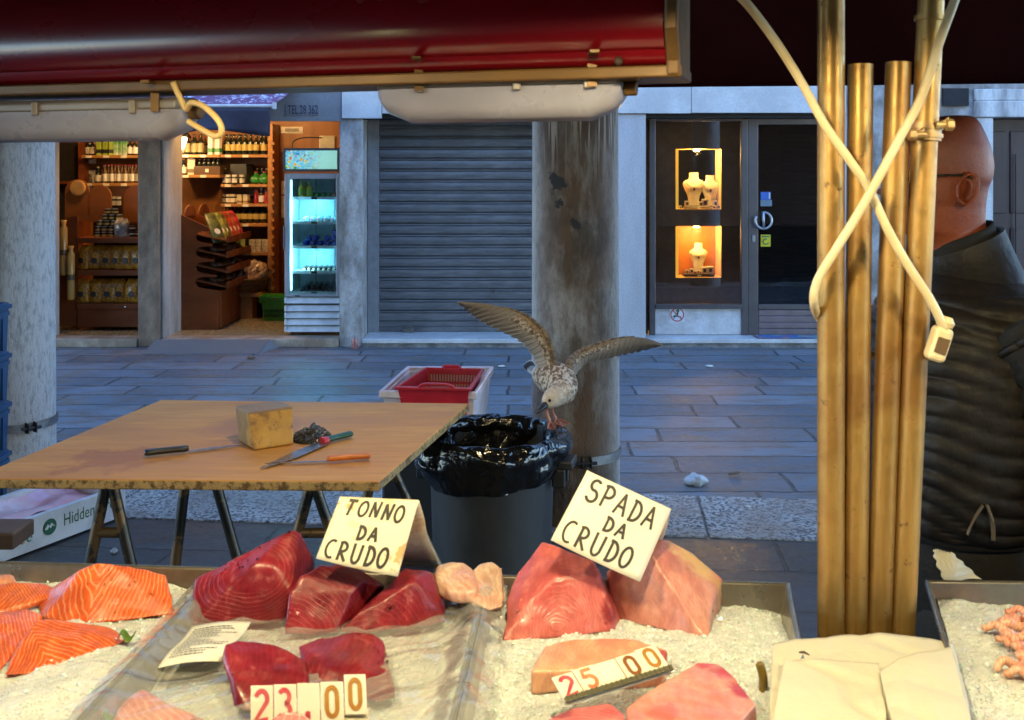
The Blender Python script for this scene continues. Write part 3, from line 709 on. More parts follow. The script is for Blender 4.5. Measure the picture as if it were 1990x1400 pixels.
b = MB(); b.lathe([(.055, .09), (.06, .12), (.015, .18)], p, 10); b.tube([p + Vector((0, 0, .17)), p + Vector((-.05, .2, .2)), p + Vector((-.05, .48, .1))], .012, 6); b.build('bracket', blackcap, wl)
lamp('lantern_light', wl, p + Vector((.0, -.12, -.06)), 1.6, (1, .62, .25), .05)
for k, (x, y, e) in enumerate(((-2.9, 11.0, 8), (-4.25, 10.9, 9.0))):
    t = thing('ceiling_lamp', ('round ceiling lamp over the grocery floor', 'round ceiling lamp over the pasta rack')[k], 'lamp', (x, y, 2.6))
    b = MB(); b.lathe([(.14, 2.719), (.14, 2.69), (.10, 2.65), (.02, 2.64)], (x, y, 0), 20); b.build('diffuser', emit_mat('ceiling_glow', (1, .7, .35), 1.5), t, smooth=True)
    lamp('ceiling_light', t, (x, y, 2.55), e, (1, .56, .20), .12)
bd = thing('notice', 'white paper notice pinned on the orange wall by the fridge', 'notice', P(549, 420, 12.3))
for v0, v1 in ((352, 378), (381, 424)):
    a, c = P(545, v1, 12.35), P(560, v0, 12.35); b = MB(); b.box(a.x, c.x, 12.385, 12.395, a.z, c.z); b.build('sheet', white, bd)
mb = thing('meter_box', 'pale electrical box above the drinks fridge with a cable', 'box', P(640, 290, 11.5))
a, c = P(620, 300, 11.5), P(660, 264, 11.5); b = MB(); b.box(a.x, c.x - .05, 11.5, 11.62, a.z, c.z); b.build('casing', M('pale_casing', (.5, .5, .42), .5), mb, bevel=.01)
b = MB(); b.tube(smooth_path([P(569, 296, 11.2), P(570, 276, 11.4), P(590, 268, 11.48), P(625, 268, 11.5)]), .008, 6); b.build('cable', dark_m, mb)
pn = thing('paper_print', 'small landscape print pinned above the fridge', 'picture', P(563, 250, 12.3))
a, c = P(543, 259, 12.3), P(586, 246, 12.3); b = MB(); b.box(a.x, c.x, 12.385, 12.396, a.z, c.z); b.build('sheet', white, pn); b = MB(); b.box(a.x + .05, c.x - .05, 12.380, 12.385, a.z + .02, c.z - .02); b.build('image', M('print_grey', (.3, .3, .28), .6, ns=20), pn)
# gondola with scalloped side panels, centre doorway
def side_outline(xl, xr, z0, ztop, tiers):
    pts = [Vector((xl, 0, z0)), Vector((xr, 0, z0)), Vector((xr, 0, z0 + .40))]
    hh = (ztop - z0 - .42) / tiers
    for k in range(tiers):
        zb_ = z0 + .42 + k * hh
        pts += [Vector((xr + .0 - .02 * k, 0, zb_))]
        cxm = xl + (xr - xl) * .42; rr_ = hh * .36
        cz_ = zb_ + hh * .52
        for a in range(0, 7):
            t_ = R(-90 - 30 * a); pts.append(Vector((cxm + .06 + rr_ * math.cos(t_) * 1.3, 0, cz_ + rr_ * math.sin(t_))))
        pts.append(Vector((xr - .02 * k - .03, 0, zb_ + hh * .90)))
    pts += [Vector((xl + (xr - xl) * .75, 0, ztop + .02)), Vector((xl, 0, ztop + .16))]
    return pts
gd = thing('display_rack', 'reddish wooden display rack with scalloped sides and tilted bins in the grocery doorway', 'rack', (-3.36, 11.4, .084))
xl, xr_ = X(352, 11.0), X(428, 11.0)
for y in (11.0, 11.5, 12.0):
    b = MB(); b.prism([p + Vector((0, y, 0)) for p in side_outline(xl, xr_ - .02, .084, 1.16, 4)], (0, .025, 0)); b.build('side_panel', cherry, gd)
for k in range(4):
    for y in (11.026, 11.526):
        z_ = .084 + .45 + k * .165; b = MB()
        b.hexa([Vector(p) for p in ((xl + .02, y, z_ + .10), (xr_ + .06, y, z_), (xr_ + .06, y + .47, z_), (xl + .02, y + .47, z_ + .10), (xl + .02, y, z_ + .115), (xr_ + .06, y, z_ + .015), (xr_ + .06, y + .47, z_ + .015), (xl + .02, y + .47, z_ + .115))])
        b.box(xr_ + .06, xr_ + .075, y, y + .47, z_ - .01, z_ + .06); b.build('bin', cherry, gd)
b = MB(); b.box(xl + .02, xr_, 11.03, 12.0, .10, .5); b.build('base_cabinet', cherry, gd, bevel=.006)
b = MB(); b.box(xl - .02, xl, 11.0, 12.02, .1, 1.3)
for y in (11.12, 11.62): b.prism([Vector((xl + .0, y + .16 + .2 * math.cos(R(a)), 1.3 + .12 * math.sin(R(a)))) for a in range(0, 181, 20)], (.015, 0, 0))
b.build('back_board', cherry, gd)
def packet(name, cat, w, h, d, m, lab=None, n=1):
    t = thing(name, 'x', cat, (0, 0, 0)); b = MB()
    def f(s, q):
        a = 2 * math.pi * s; z = q * h
        pinch = math.sin(math.pi * min(1, max(0, q * .94 + .03))) ** .45 if q < .8 else max(.12, (1 - q) / .2 * .8)
        cr_ = 1 + .10 * noise.noise(Vector((math.cos(a) * 3 + n, math.sin(a) * 3, q * 7)))
        return Vector((w / 2 * math.copysign(abs(math.cos(a)) ** .7, math.cos(a)) * (.72 + .28 * min(1, (1 - q) * 4)) * cr_, d / 2 * math.copysign(abs(math.sin(a)) ** .7, math.sin(a)) * pinch * cr_, z))
    b.grid(f, 16, 12); b.build('bag', m, t, smooth=True)
    if lab: b = MB(); b.lathe([(w * .22, 0), (w * .2, .004)], (0, 0, 0), 10, Matrix.Translation((0, -d * .49, h * .34)) @ Matrix.Rotation(R(90), 4, 'X')); b.build('label', lab, t)
    return t
def pk_mat(n, a, b_): return M(n, a, .3, col2=b_, ns=24, bst=.5, bs=30, bd=.01, coat=.35, lo=.42, hi=.58)
cols = [((.10, .12, .03), (.03, .035, .01), 'olive packet'), ((.30, .33, .08), (.10, .12, .03), 'pale green packet'), ((.16, .13, .03), (.05, .04, .01), 'bronze-green packet'), ((.45, .05, .03), (.18, .02, .01), 'red packet'), ((.42, .10, .05), (.2, .03, .02), 'brick-red packet'), ((.50, .04, .08), (.2, .01, .02), 'crimson packet')]
for k, (a, c, nm) in enumerate(cols):
    t = packet('dried_food_packet', 'packet', .17, .36, .05, pk_mat('packet_%d' % k, a, c), white, k)
    t.location = (xr_ + .02 - .05, 11.09 + k * .155, 1.02); t.rotation_euler = (0, R(-38), R(12))
    t.rotation_euler = (R(-32), 0, R(52)); tag(t, nm + ' leaning with a white label on the top tier of the display rack', 'packet', 'packets on the top tier of the rack')
bagdk = packet('dark_packet', 'packet', .14, .13, .07, pk_mat('brown_packet', (.12, .06, .03), (.03, .015, .01)), None, 9)
first = True
for k in range(3):
    for j in range(6):
        o = bagdk if first else copy_tree(bagdk); first = False
        o.location = (xr_ - .03 + .02 * (j % 2), 11.10 + j * .15, .084 + .48 + k * .165 + .02); o.rotation_euler = (R(-70), 0, R(60 + 13 * j))
        tag(o, 'small brown packet lying in a lower bin of the display rack', 'packet', 'brown packets in the lower bins')
# wicker basket of bags on a stool, green basket
bk = thing('wicker_basket', 'round wicker basket heaped with cellophane bags below the shelves', 'basket', P(478, 572, 11.95))
c_ = P(478, 566, 11.95); wick = M('wicker', (.20, .09, .03), .6, col2=(.09, .04, .015), ns=50, stretch=(.3, .3, 2), bst=.8, bs=60)
b = MB(); b.lathe([(.19, 0), (.23, .06), (.26, .15), (.275, .17), (.255, .17), (.21, .03)], c_, 24); b.build('body', wick, bk, smooth_angle=40)
b = MB()
for z_ in (.16, .11, .06): b.lathe([(.268 - (.16 - z_) * .35, z_ - .01), (.28 - (.16 - z_) * .35, z_), (.268 - (.16 - z_) * .35, z_ + .01)], c_, 24, caps=False)
b.build('rim', wick, bk)
cel = packet('cellophane_bag', 'bag', .12, .2, .06, M('cellophane', (.55, .45, .32), .15, col2=(.22, .10, .04), ns=20, coat=.8, bst=.8, bs=25, bd=.02), None, 4)
for k in range(22):
    o = cel if k == 0 else copy_tree(cel); a = k * 2.4; r_ = .045 * math.sqrt(k); o.location = c_ + Vector((r_ * math.cos(a), r_ * math.sin(a), .12 + .09 * (1 - r_ / .22)))
    o.rotation_euler = (R(-35 + 25 * math.sin(k * 3)), R(40 * math.cos(k * 5)), k * 1.3); tag(o, 'crinkled cellophane bag of biscuits heaped in the wicker basket', 'bag', 'cellophane bags in the basket')
st = thing('wooden_stool', 'low brown box stool under the wicker basket', 'stool', (c_.x, c_.y, .084)); b = MB(); b.box(c_.x - .16, c_.x + .1, c_.y - .12, c_.y + .12, .084, c_.z - .05); b.build('box', wood, st, bevel=.004); b = MB(); b.box(c_.x - .26, c_.x + .22, c_.y - .17, c_.y + .17, c_.z - .05, c_.z - .002); b.build('top', wood, st, bevel=.004)
gbk = thing('shopping_basket', 'bright green plastic shopping basket on the floor beside the fridge', 'basket', P(536, 594, 11.75)); c_ = Vector((X(536, 11.75), 11.75, .086)); grn = M('green_plastic', (.05, .30, .015), .35)
b = MB(); b.loft([[c_ + Vector((sx * w, sy * w * .7, z_)) for sx, sy in ((-1, -1), (1, -1), (1, 1), (-1, 1))] for w, z_ in ((.12, .0), (.145, .26), (.165, .27), (.165, .29), (.14, .285), (.115, .02))]); b.build('body', grn, gbk, bevel=.004)
b = MB()
for k in range(9):
    for z_ in (.04, .09): b.box(c_.x - .108 + k * .025, c_.x - .096 + k * .025, c_.y - .1 - .02, c_.y - .085, z_ + .09, z_ + .125)
b.build('slots', M('green_dark', (.012, .07, .005), .5), gbk)
b = MB(); b.box(c_.x - .03, c_.x + .05, c_.y - .112, c_.y - .09, .33, .35); b.build('badge', redcap, gbk)
b = MB(); 
for z_ in (.215, .24, .265): b.box(c_.x - .165, c_.x + .165, c_.y - .125, c_.y + .125, z_ + .086 - .004, z_ + .086 + .004)
b.build('rim', grn, gbk)

# pasta rack, left opening
YR = 10.95
pr_ = thing('pasta_rack', 'dark red wooden rack stacked with pasta bags and jars in the left grocery opening', 'rack', (X(200, YR), YR, .084))
xa, xb2 = X(150, YR), X(300, YR)
for v in (462, 525, 590):
    b = MB(); b.box(xa, xb2, YR - .02, YR + .42, Z(v, YR) - .06, Z(v, YR)); b.build('shelf_board', cherry, pr_, bevel=.005)
b = MB(); b.box(xa, xb2, YR, YR + .4, .12, Z(594, YR) - .03); b.build('base_panel', cherry, pr_, bevel=.006)
b = MB(); b.box(xa, xb2, YR + .42, YR + .44, .1, 1.62); b.build('back_board', M('rack_back', (.07, .025, .012), .6), pr_)
def arch(u0, u1, v0, v1, y, n=10):
    a, c = P(u0, v1, y), P(u1, v0, y); r_ = (c.x - a.x) / 2; mx = (a.x + c.x) / 2
    return [Vector((a.x, y, a.z)), Vector((c.x, y, a.z))] + [Vector((mx + r_ * math.cos(math.pi * k / n), y, c.z - r_ + r_ * math.sin(math.pi * k / n))) for k in range(n + 1)]
for q in ((126, 173, 349, 430), (172, 216, 360, 432), (240, 290, 360, 432)):
    b = MB(); b.prism(arch(q[0], q[1], q[2], q[3], YR + .30), (0, .025, 0)); b.build('head_board', M('head_wood_%d' % q[0], (.26, .09, .022), .45, ns=5, stretch=(.3, 1, 1)), pr_)
p = P(152, 366, YR + .29); b = MB(); b.lathe([(.085, 0), (.085, .02), (.07, .024)], (0, 0, 0), 24, Matrix.Translation(p) @ Matrix.Rotation(R(90), 4, 'X')); dsk = b.build('wooden_disc', M('disc_wood', (.55, .33, .12), .5, ns=10), pr_)
b = MB(); b.prism([P(100, 634, YR), P(148, 634, YR), P(150, 460, YR), P(150, 420, YR), P(126, 425, YR), P(112, 450, YR), P(96, 452, YR)], (0, .03, 0)); sp_ = b.build('side_panel', cherry, pr_)
b = MB()
for v in (458, 503, 548):
    p = P(103, v, YR - .003); b.lathe([(.075, 0), (.075, .003)], (0, 0, 0), 16, Matrix.Translation(p) @ Matrix.Rotation(R(90), 4, 'X'))
b.build('round_holes', dark_m, sp_)
pasta_m = pk_mat('pasta', (.70, .33, .035), (.30, .11, .012))
pbag = packet('pasta_bag', 'bag', .175, .29, .12, pasta_m, M('bag_label', (.06, .045, .03), .5), 2)
k = 0
for v, us, lab, g in ((523, (162, 184, 207, 227, 247, 266), 'clear bag of pasta with dark oval label on the middle rack shelf', 'pasta bags on the middle shelf'), (588, (160, 186, 209, 231, 258), 'large clear bag of pasta on the lowest rack shelf', 'pasta bags on the lowest shelf')):
    for u in us:
        o = pbag if k == 0 else copy_tree(pbag); k += 1
        o.location = P(u, v, YR + .10); o.rotation_euler = (R(-8), 0, random.uniform(-.25, .25)); tag(o, lab, 'bag', g)
        if v == 523: o.scale = (.92, 1, .88)
jar2 = thing('honey_jar', 'x', 'jar'); b = MB(); b.lathe([(.034, 0), (.036, .005), (.036, .045), (.03, .05)], (0, 0, 0), 10); b.build('body', M('jar_dark', (.05, .03, .015), .2), jar2, smooth_angle=40)
b = MB(); b.lathe([(.037, .012), (.037, .034)], (0, 0, 0), 10, caps=False); b.build('label', gold, jar2, smooth=True); b = MB(); b.lathe([(.034, .05), (.034, .062)], (0, 0, 0), 10); b.build('lid', M('lid_pale', (.45, .42, .33), .35, .5), jar2)
k = 0
for rw, (n, u0) in enumerate(((5, 190), (5, 191), (4, 195), (3, 205), (2, 210))):
    for j in range(n):
        o = jar2 if k == 0 else copy_tree(jar2); k += 1
        o.location = P(u0 + j * 13.4, 462, YR + .12) + Vector((0, 0, .0632 * rw + .001)); tag(o, 'small dark jar with gold label in the stepped jar pyramid', 'jar', 'jars in the pyramid on the pasta rack')
t = packet('cellophane_bag', 'bag', .16, .2, .10, M('silver_cello', (.5, .48, .44), .12, col2=(.12, .1, .08), ns=18, coat=1, bst=.9, bs=25, bd=.03), None, 6); t.location = P(237, 461, YR + .06); tag(t, 'silvery crinkled bag beside the jar pyramid', 'bag')
tinb = make_bottle('dark_tin', .06, .045, blackcap, white, M('tin_lid', (.3, .3, .3), .3, .8), 'can', (.5, .7)); put(tinb, [(256, 461, YR + .1), (256, 450, YR + .1), (266, 461, YR + .15)], 'flat dark tin with pale stripe at the right of the rack top', 'dark tins on the rack', cat='tin')
t1 = thing('spaghetti_pack', 'long clear pack of spaghetti hanging higher on the rack side', 'pack', P(124, 536, YR - .06))
for k, (u, v0, v1) in enumerate(((124, 428, 536), (138, 478, 583))):
    t = t1 if k == 0 else thing('spaghetti_pack', 'long clear pack of spaghetti hanging lower on the rack side', 'pack', P(138, 583, YR - .10))
    a, c = P(u, v1, YR - .06 - .04 * k), P(u, v0, YR - .06 - .04 * k); b = MB(); b.tube([a, a + Vector((0, 0, .02)), c - Vector((0, 0, .09)), c - Vector((0, 0, .05)), c], [.03, .040, .040, .02, .034], 10); b.build('pack', M('spaghetti', (.60, .36, .09), .25, col2=(.40, .22, .05), ns=40, stretch=(3, 3, .1), coat=.6), t, smooth=True)
    b = MB(); zz = a.z + (c.z - a.z) * .42; b.lathe([(.0415, zz - .03), (.0415, zz + .03)], (a.x, a.y, 0), 10, caps=False); b.build('label', M('pack_label', (.10, .06, .02), .5), t)

# drinks fridge
YFg = 10.62
fx0, fx1 = X(553, YFg), X(662, YFg); fz = lambda v: Z(v, YFg)
fg = thing('drinks_fridge', 'tall grey drinks fridge with glass door and lit picture header in the grocery doorway', 'fridge', ((fx0 + fx1) / 2, YFg + .28, .084))
grey = M('fridge_grey', (.36, .37, .40), .35, .1, ns=3); cyan_in = M('fridge_inside', (.60, .80, .86), .4)
D = .58
boxes('cabinet', grey, [(fx0, fx0 + .035, YFg + .05, YFg + D, fz(578), fz(337)), (fx1 - .035, fx1, YFg + .05, YFg + D, fz(578), fz(337)), (fx0 + .035, fx1 - .035, YFg + D - .03, YFg + D, fz(578), fz(337)), (fx0 + .035, fx1 - .035, YFg + .05, YFg + D - .03, fz(343), fz(337)), (fx0 + .035, fx1 - .035, YFg + .05, YFg + D - .03, fz(578), fz(572))], fg)
boxes('liner', cyan_in, [(fx0 + .036, fx0 + .046, YFg + .06, YFg + D - .045, fz(571), fz(345)), (fx1 - .046, fx1 - .036, YFg + .06, YFg + D - .045, fz(571), fz(345)), (fx0 + .046, fx1 - .046, YFg + D - .045, YFg + D - .031, fz(571), fz(345))] + [(fx0 + .036 + (fx1 - fx0 - .07) * q - .004, fx0 + .036 + (fx1 - fx0 - .07) * q + .004, YFg + D - .05, YFg + D - .045, fz(568), fz(348)) for q in ()], fg)
b = MB()
for q in (.36, .78): xx = fx0 + .05 + (fx1 - fx0 - .1) * q; b.box(xx - .005, xx + .005, YFg + D - .06, YFg + D - .0455, fz(568), fz(348))
b.build('shelf_rail', M('rail_steel', (.25, .35, .4), .4, .6), fg)
dl, drx, dt, db = X(562, YFg), X(653, YFg), fz(348), fz(572)
fd = boxes('door', grey, [(fx0, dl, YFg, YFg + .045, fz(577), fz(338)), (drx, fx1, YFg, YFg + .045, fz(577), fz(338)), (dl, drx, YFg, YFg + .045, dt, fz(338)), (dl, drx, YFg, YFg + .045, fz(577), db)], fg, .006)
b = MB(); b.box(dl, drx, YFg + .018, YFg + .024, db, dt); b.build('pane', glass_mat('fridge_glass'), fd)
bx('handle', M('handle_grey', (.2, .2, .22), .4), fx0 - .012, fx0 - .002, YFg - .01, YFg + .04, fz(485), fz(440), fd, .004)
b = MB(); b.box(dl + .06, dl + .11, YFg - .004, YFg, fz(577.5), fz(574)); b.build('badge', M('badge_dark', (.1, .1, .1), .4, .5), fd)
for v in (384, 432, 480, 529, 570):
    b = MB(); b.box(fx0 + .05, fx1 - .05, YFg + .09, YFg + D - .06, fz(v) - .006, fz(v)); b.box(fx0 + .05, fx1 - .05, YFg + .083, YFg + .09, fz(v) - .025, fz(v) + .006); s = b.build('shelf', M('wire_white', (.75, .82, .84), .4), fg)
    b = MB(); b.box((fx0 + fx1) / 2 - .03, (fx0 + fx1) / 2 + .03, YFg + .080, YFg + .083, fz(v) - .022, fz(v) + .002); b.build('price_tag', blackcap, s)
b = MB()
for k in range(5):
    z0, z1 = fz(592 + k * 13.4 - (2 if k == 0 else 0)), fz(581 + k * 13.4 - (2 if k == 0 else 0))
    b.hexa([Vector(p) for p in ((fx0 + .02, YFg + .0, z0), (fx1 - .02, YFg + .0, z0), (fx1 - .02, YFg + .05, z0), (fx0 + .02, YFg + .05, z0), (fx0 + .02, YFg + .03, z1), (fx1 - .02, YFg + .03, z1), (fx1 - .02, YFg + .05, z1), (fx0 + .02, YFg + .05, z1))])
    for a_, c in ((fx0 - .002, fx0 + .02), (fx1 - .02, fx1 + .002)): b.box(a_, c, YFg - .004, YFg + .05, z0, z1)
b.build('grille', M('grille_white', (.62, .64, .66), .4), fg, bevel=.003)
bx('base', M('fridge_base', (.10, .10, .10), .6), fx0 + .01, fx1 - .01, YFg + .052, YFg + D, .15, fz(579), fg)
for xx in (fx0 + .06, fx1 - .04):
    for yy in (YFg + .1, YFg + D - .08):
        b = MB(); b.lathe([(.001, -.012), (.03, -.012), (.03, .012), (.001, .012)], (0, 0, 0), 14, Matrix.Translation((xx, yy, .116)) @ Matrix.Rotation(R(90), 4, 'Y')); b.box(xx - .02, xx + .02, yy - .01, yy + .03, .13, .152); b.build('castor', M('castor_black', (.03, .03, .03), .5), fg)
hb = MB(); hb.loft([[Vector((fx, YFg + y, fz(z))) for y, z in ((.05, 334), (.0, 334), (-.03, 326), (-.04, 311), (-.03, 296), (.0, 288), (.05, 288), (.3, 288), (.3, 334))] for fx in (fx0 - .01, fx1 - .005)]); hd = hb.build('header', M('header_dark', (.12, .12, .12), .4), fg)
m, nt, b, co = base_mat('splash_picture')
sp = node(nt, 'ShaderNodeSeparateXYZ'); nt.links.new(co, sp.inputs[0]); v1 = node(nt, 'ShaderNodeTexVoronoi', i_Scale=26); nt.links.new(co, v1.inputs['Vector'])
n1 = noise_fac(nt, co, 30, 4, .7, dist=2)
fruit = ramp(nt, v1.outputs['Color'], [(.18, (.02, .35, .03)), (.36, (.75, .06, .02)), (.5, (.9, .55, .02)), (.62, (.05, .5, .75)), (.8, (.4, .65, .05))])
basec = ramp(nt, n1, [(.40, (.02, .22, .45)), (.50, (.25, .60, .60)), (.66, (.50, .80, .66))])
mr = node(nt, 'ShaderNodeMapRange'); mr.inputs['From Min'].default_value = -.02; mr.inputs['From Max'].default_value = .16; nt.links.new(mth(nt, 'ADD', sp.outputs['X'], mth(nt, 'MULTIPLY', n1, .1)), mr.inputs[0])
fm = mth(nt, 'MULTIPLY', mth(nt, 'LESS_THAN', v1.outputs['Distance'], .42), mth(nt, 'SUBTRACT', 1.0, mr.outputs[0]))
pic = mixc(nt, fm, mixc(nt, mr.outputs[0], basec, (.36, .70, .52)), fruit)
nt.links.new(pic, b.inputs['Base Color']); nt.links.new(pic, b.inputs['Emission Color']); b.inputs['Emission Strength'].default_value = .06
b_ = MB(); pts = [(-.032, 329), (-.043, 320), (-.046, 311), (-.043, 302), (-.032, 293)]
b_.loft([[Vector((fx, YFg + y, fz(z))) for y, z in pts] for fx in (fx0 + .02, fx1 - .03)], closed=False); b_.build('lit_picture', m, hd, smooth=True)
b_ = MB(); b_.box(fx0 + .048, fx0 + .060, YFg + .07, YFg + .09, fz(566), fz(350)); b_.build('light_tube', emit_mat('cool_tube', (.35, .85, 1), .5), fg)
lamp('fridge_light', fg, ((fx0 + fx1) / 2 - .1, YFg + .1, fz(400)), .95, (.25, .78, 1), .05); lamp('fridge_light', fg, ((fx0 + fx1) / 2 - .1, YFg + .1, fz(510)), .95, (.25, .78, 1), .05)
def lying(name, r, l, m, capm, lab, group, spots, cat='bottle'):
    t = thing(name, lab, cat); b = MB(); Mx = Matrix.Rotation(R(-90), 4, 'X'); b.lathe([(r * .8, l), (r, l * .95), (r, l * .3), (r * .45, l * .1), (r * .4, 0)], (0, 0, 0), 12, Mx); b.build('body', m, t, smooth_angle=50)
    b = MB(); b.lathe([(r * .5, .02), (r * .5, -.005), (r * .3, -.008)], (0, 0, 0), 10, Mx); b.build('cap', capm, t)
    for k, (u, v) in enumerate(spots):
        o = t if k == 0 else copy_tree(t); o.location = P(u, v, YFg + .12) + Vector((0, 0, r)); tag(o, lab, cat, group)
def fs(v, u0, u1, n): return [(u0 + (u1 - u0) * k / (n - 1), v) for k in range(n)]
yb_ = make_bottle('juice_bottle', .16, .033, M('yellow_juice', (.45, .38, .02), .2), greenlab, M('lime_cap', (.3, .5, .05), .4), 'bottle', (.2, .5))
put(yb_, [(586, 383.9, YFg + .16), (594, 383.9, YFg + .2), (602, 383.9, YFg + .16)], 'yellow juice bottle standing on the top fridge shelf', 'three juice bottles in the fridge')
lying('lying_bottle', .026, .2, M('lime_plastic', (.05, .35, .08), .2), M('green_cap', (.05, .45, .05), .4), 'small green bottle lying on the top fridge shelf', 'green bottles in the fridge', fs(383.9, 604, 638, 4))
lying('lying_bottle', .026, .2, M('orange_plastic', (.6, .25, .02), .2), M('orange_cap', (.8, .25, .02), .4), 'orange-capped bottle lying right of the green ones', None, [(647, 383.9)])
lying('lying_bottle', .03, .22, M('clear_plastic', (.45, .68, .72), .15), M('pink_cap', (.75, .30, .38), .4), 'clear bottle with pink cap lying on the second fridge shelf', 'clear bottles in the fridge', fs(431.9, 591, 646, 5))
blue_p = M('blue_plastic', (.01, .05, .55), .15); blue_c = M('blue_cap', (.03, .12, .7), .35)
lying('lying_bottle', .033, .22, blue_p, blue_c, 'deep blue bottle lying in the stack on the third fridge shelf', 'blue bottles in the fridge', fs(479.9, 592, 648, 5) + [(599, 470), (610, 470), (634, 470), (646, 470), (649, 460)])
lying('lying_bottle', .027, .22, M('brown_plastic', (.06, .035, .02), .2), M('pale_cap', (.65, .55, .45), .4), 'brown bottle with pale cap lying on the fourth fridge shelf', 'brown bottles in the fridge', fs(528.9, 590, 648, 7))
lying('lying_bottle', .028, .26, M('black_plastic', (.012, .016, .02), .15), blackcap, 'black bottle lying on the bottom fridge shelf', 'black bottles in the fridge', fs(569.9, 586, 648, 7) + fs(561.5, 596, 640, 5))

# jewellery on show
ivory = M('ivory_bust', (.80, .74, .58), .5); jewel = M('dark_pendant', (.10, .04, .02), .3); goldm = M('gold_chain', (.75, .55, .25), .3, .8)
def bust(u, vb, h, label, Y=YP + .17):
    p = P(u, vb, Y); t = thing('necklace_bust', label, 'bust', p); b = MB()
    rows = [(0, .26, .10), (.06, .20, .10), (.30, .26, .14), (.52, .40, .16), (.66, .46, .15), (.74, .40, .13), (.80, .22, .12), (.88, .19, .12), (1, .20, .13)]
    b.loft([[p + Vector((h * w * .72 * math.cos(a), h * d * .5 * math.sin(a), h * z)) for a in [2 * math.pi * k / 20 for k in range(20)]] for z, w, d in rows]); b.build('torso', ivory, t, smooth_angle=60)
    b = MB(); b.tube([p + Vector((h * .28 * math.cos(a) * .9, -h * .085 - .004, h * (.78 + .22 * math.sin(a)))) for a in [R(180 + 12 * k) for k in range(16)]], h * .013, 6); b.build('necklace', goldm, t)
    b = MB(); b.ball(p + Vector((0, -h * .09 - .004, h * .50)), (h * .035, .006, h * .055), 8, 6); b.build('pendant', jewel, t)
    return t
z_u = 404.0
bust(1348, 400, .36, 'larger cream necklace bust in the upper lit niche'); bust(1380, 400, .33, 'smaller cream necklace bust in the upper lit niche'); bust(1357, 528, .31, 'cream necklace bust on a black tray in the orange niche')
def tray_(u, v, w, label, m, Y=YP + .12):
    p = P(u, v, Y); t = thing('jewel_tray', label, 'tray', p); b = MB(); b.box(p.x - w / 2, p.x + w / 2, p.y - .06, p.y + .10, p.z, p.z + .025); b.build('base', m, t, bevel=.004); b = MB(); b.box(p.x - .02, p.x + .02, p.y - .063, p.y - .06, p.z + .005, p.z + .018); b.build('tag', ivory, t)
tray_(1357, 406.5, .30, 'grey jewellery tray under the two busts', M('grey_tray', (.35, .33, .28), .5)); tray_(1357, 537, .33, 'black jewellery tray in the orange niche', blackcap)
js = thing('jewel_box', 'x', 'box'); b = MB(); b.box(-.025, .025, -.02, .02, 0, .06); b.build('stand', ivory, js, bevel=.003); b = MB(); b.box(-.012, .012, -.023, -.02, .015, .045); b.build('jewel', jewel, js)
k = 0
for u, v, s in ((1335, 401.5, 1), (1362, 401.5, .9), (1370, 401.5, 1.3), (1390, 401.5, 1), (1397, 406.5, .7), (1322, 406.5, .6), (1344, 532, .9), (1369, 532, 1.2), (1380, 532, 1.3), (1335, 532, .7), (1357, 532, .6)):
    o = js if k == 0 else copy_tree(js); k += 1; o.location = P(u, v, YP + .085); o.scale = (s, s, s)
    tag(o, 'small ivory jewel stand beside the busts in the upper niche' if v < 450 else 'small ivory jewel stand on the black tray in the orange niche', 'jewel stand', 'jewel stands in the upper niche' if v < 450 else 'jewel stands in the orange niche')
ns = thing('warning_sign', 'square white no-sitting sign with red ring on the base panel of the jewellery window', 'sign', P(1316, 625, YJ - .016))
p = P(1316, 612, YJ - .0145); s = .0765
bx('plate', M('sign_white', (.72, .72, .72), .5), p.x - s, p.x + s, p.y - .003, p.y + .002, p.z - s, p.z + s, ns)
redm = M('sign_red', (.55, .06, .03), .5); blk = M('sign_dark', (.03, .06, .06), .5)
b = MB(); ring = [(.066 * math.cos(R(a)), .066 * math.sin(R(a))) for a in range(0, 361, 10)]; o_ = p + Vector((0, -.0035, 0)); b.ribbon(ring, .011, o_, Vector((1, 0, 0)), Vector((0, 0, 1)), .001)
b.ribbon([(-.045, .045), (.045, -.045)], .010, o_, Vector((1, 0, 0)), Vector((0, 0, 1)), .0025); b.build('ring', redm, ns, norm=False)
b = MB(); b.ribbon([(.005 + .011 * math.cos(R(a)), .042 + .011 * math.sin(R(a))) for a in range(0, 361, 40)], .012, o_, Vector((1, 0, 0)), Vector((0, 0, 1)), .0015)
for st_, w in (([(.006, .028), (.004, -.008), (-.03, -.01), (-.032, -.038)], .013), ([(.006, .02), (-.02, .004)], .008), ([(-.05, -.018), (.04, -.018)], .007), ([(.03, -.018), (.03, -.04)], .007)): b.ribbon(st_, w, o_, Vector((1, 0, 0)), Vector((0, 0, 1)), .0018)
b.build('figure', blk, ns, norm=False)
dm = thing('doormat', 'colourful blue and red doormat on the white sill of the jewellery shop', 'doormat', (X(1535, 10.45), 10.47, .091))
m, nt, b, co = base_mat('mat_pattern'); v1 = node(nt, 'ShaderNodeTexVoronoi', i_Scale=7); nt.links.new(co, v1.inputs['Vector']); nt.links.new(ramp(nt, v1.outputs['Color'], [(.2, (.05, .13, .30)), (.4, (.40, .07, .05)), (.55, (.06, .25, .30)), (.7, (.45, .22, .08)), (.85, (.08, .10, .25))]), b.inputs['Base Color']); b.inputs['Roughness'].default_value = .9
b_ = MB(); b_.box(X(1470, 10.45), X(1612, 10.45), 10.36, 10.55, .091, .103); b_.build('pile', m, dm, bevel=.004); b_ = MB(); b_.box(X(1468, 10.45), X(1614, 10.45), 10.353, 10.557, .0905, .095); b_.build('backing', blackcap, dm)
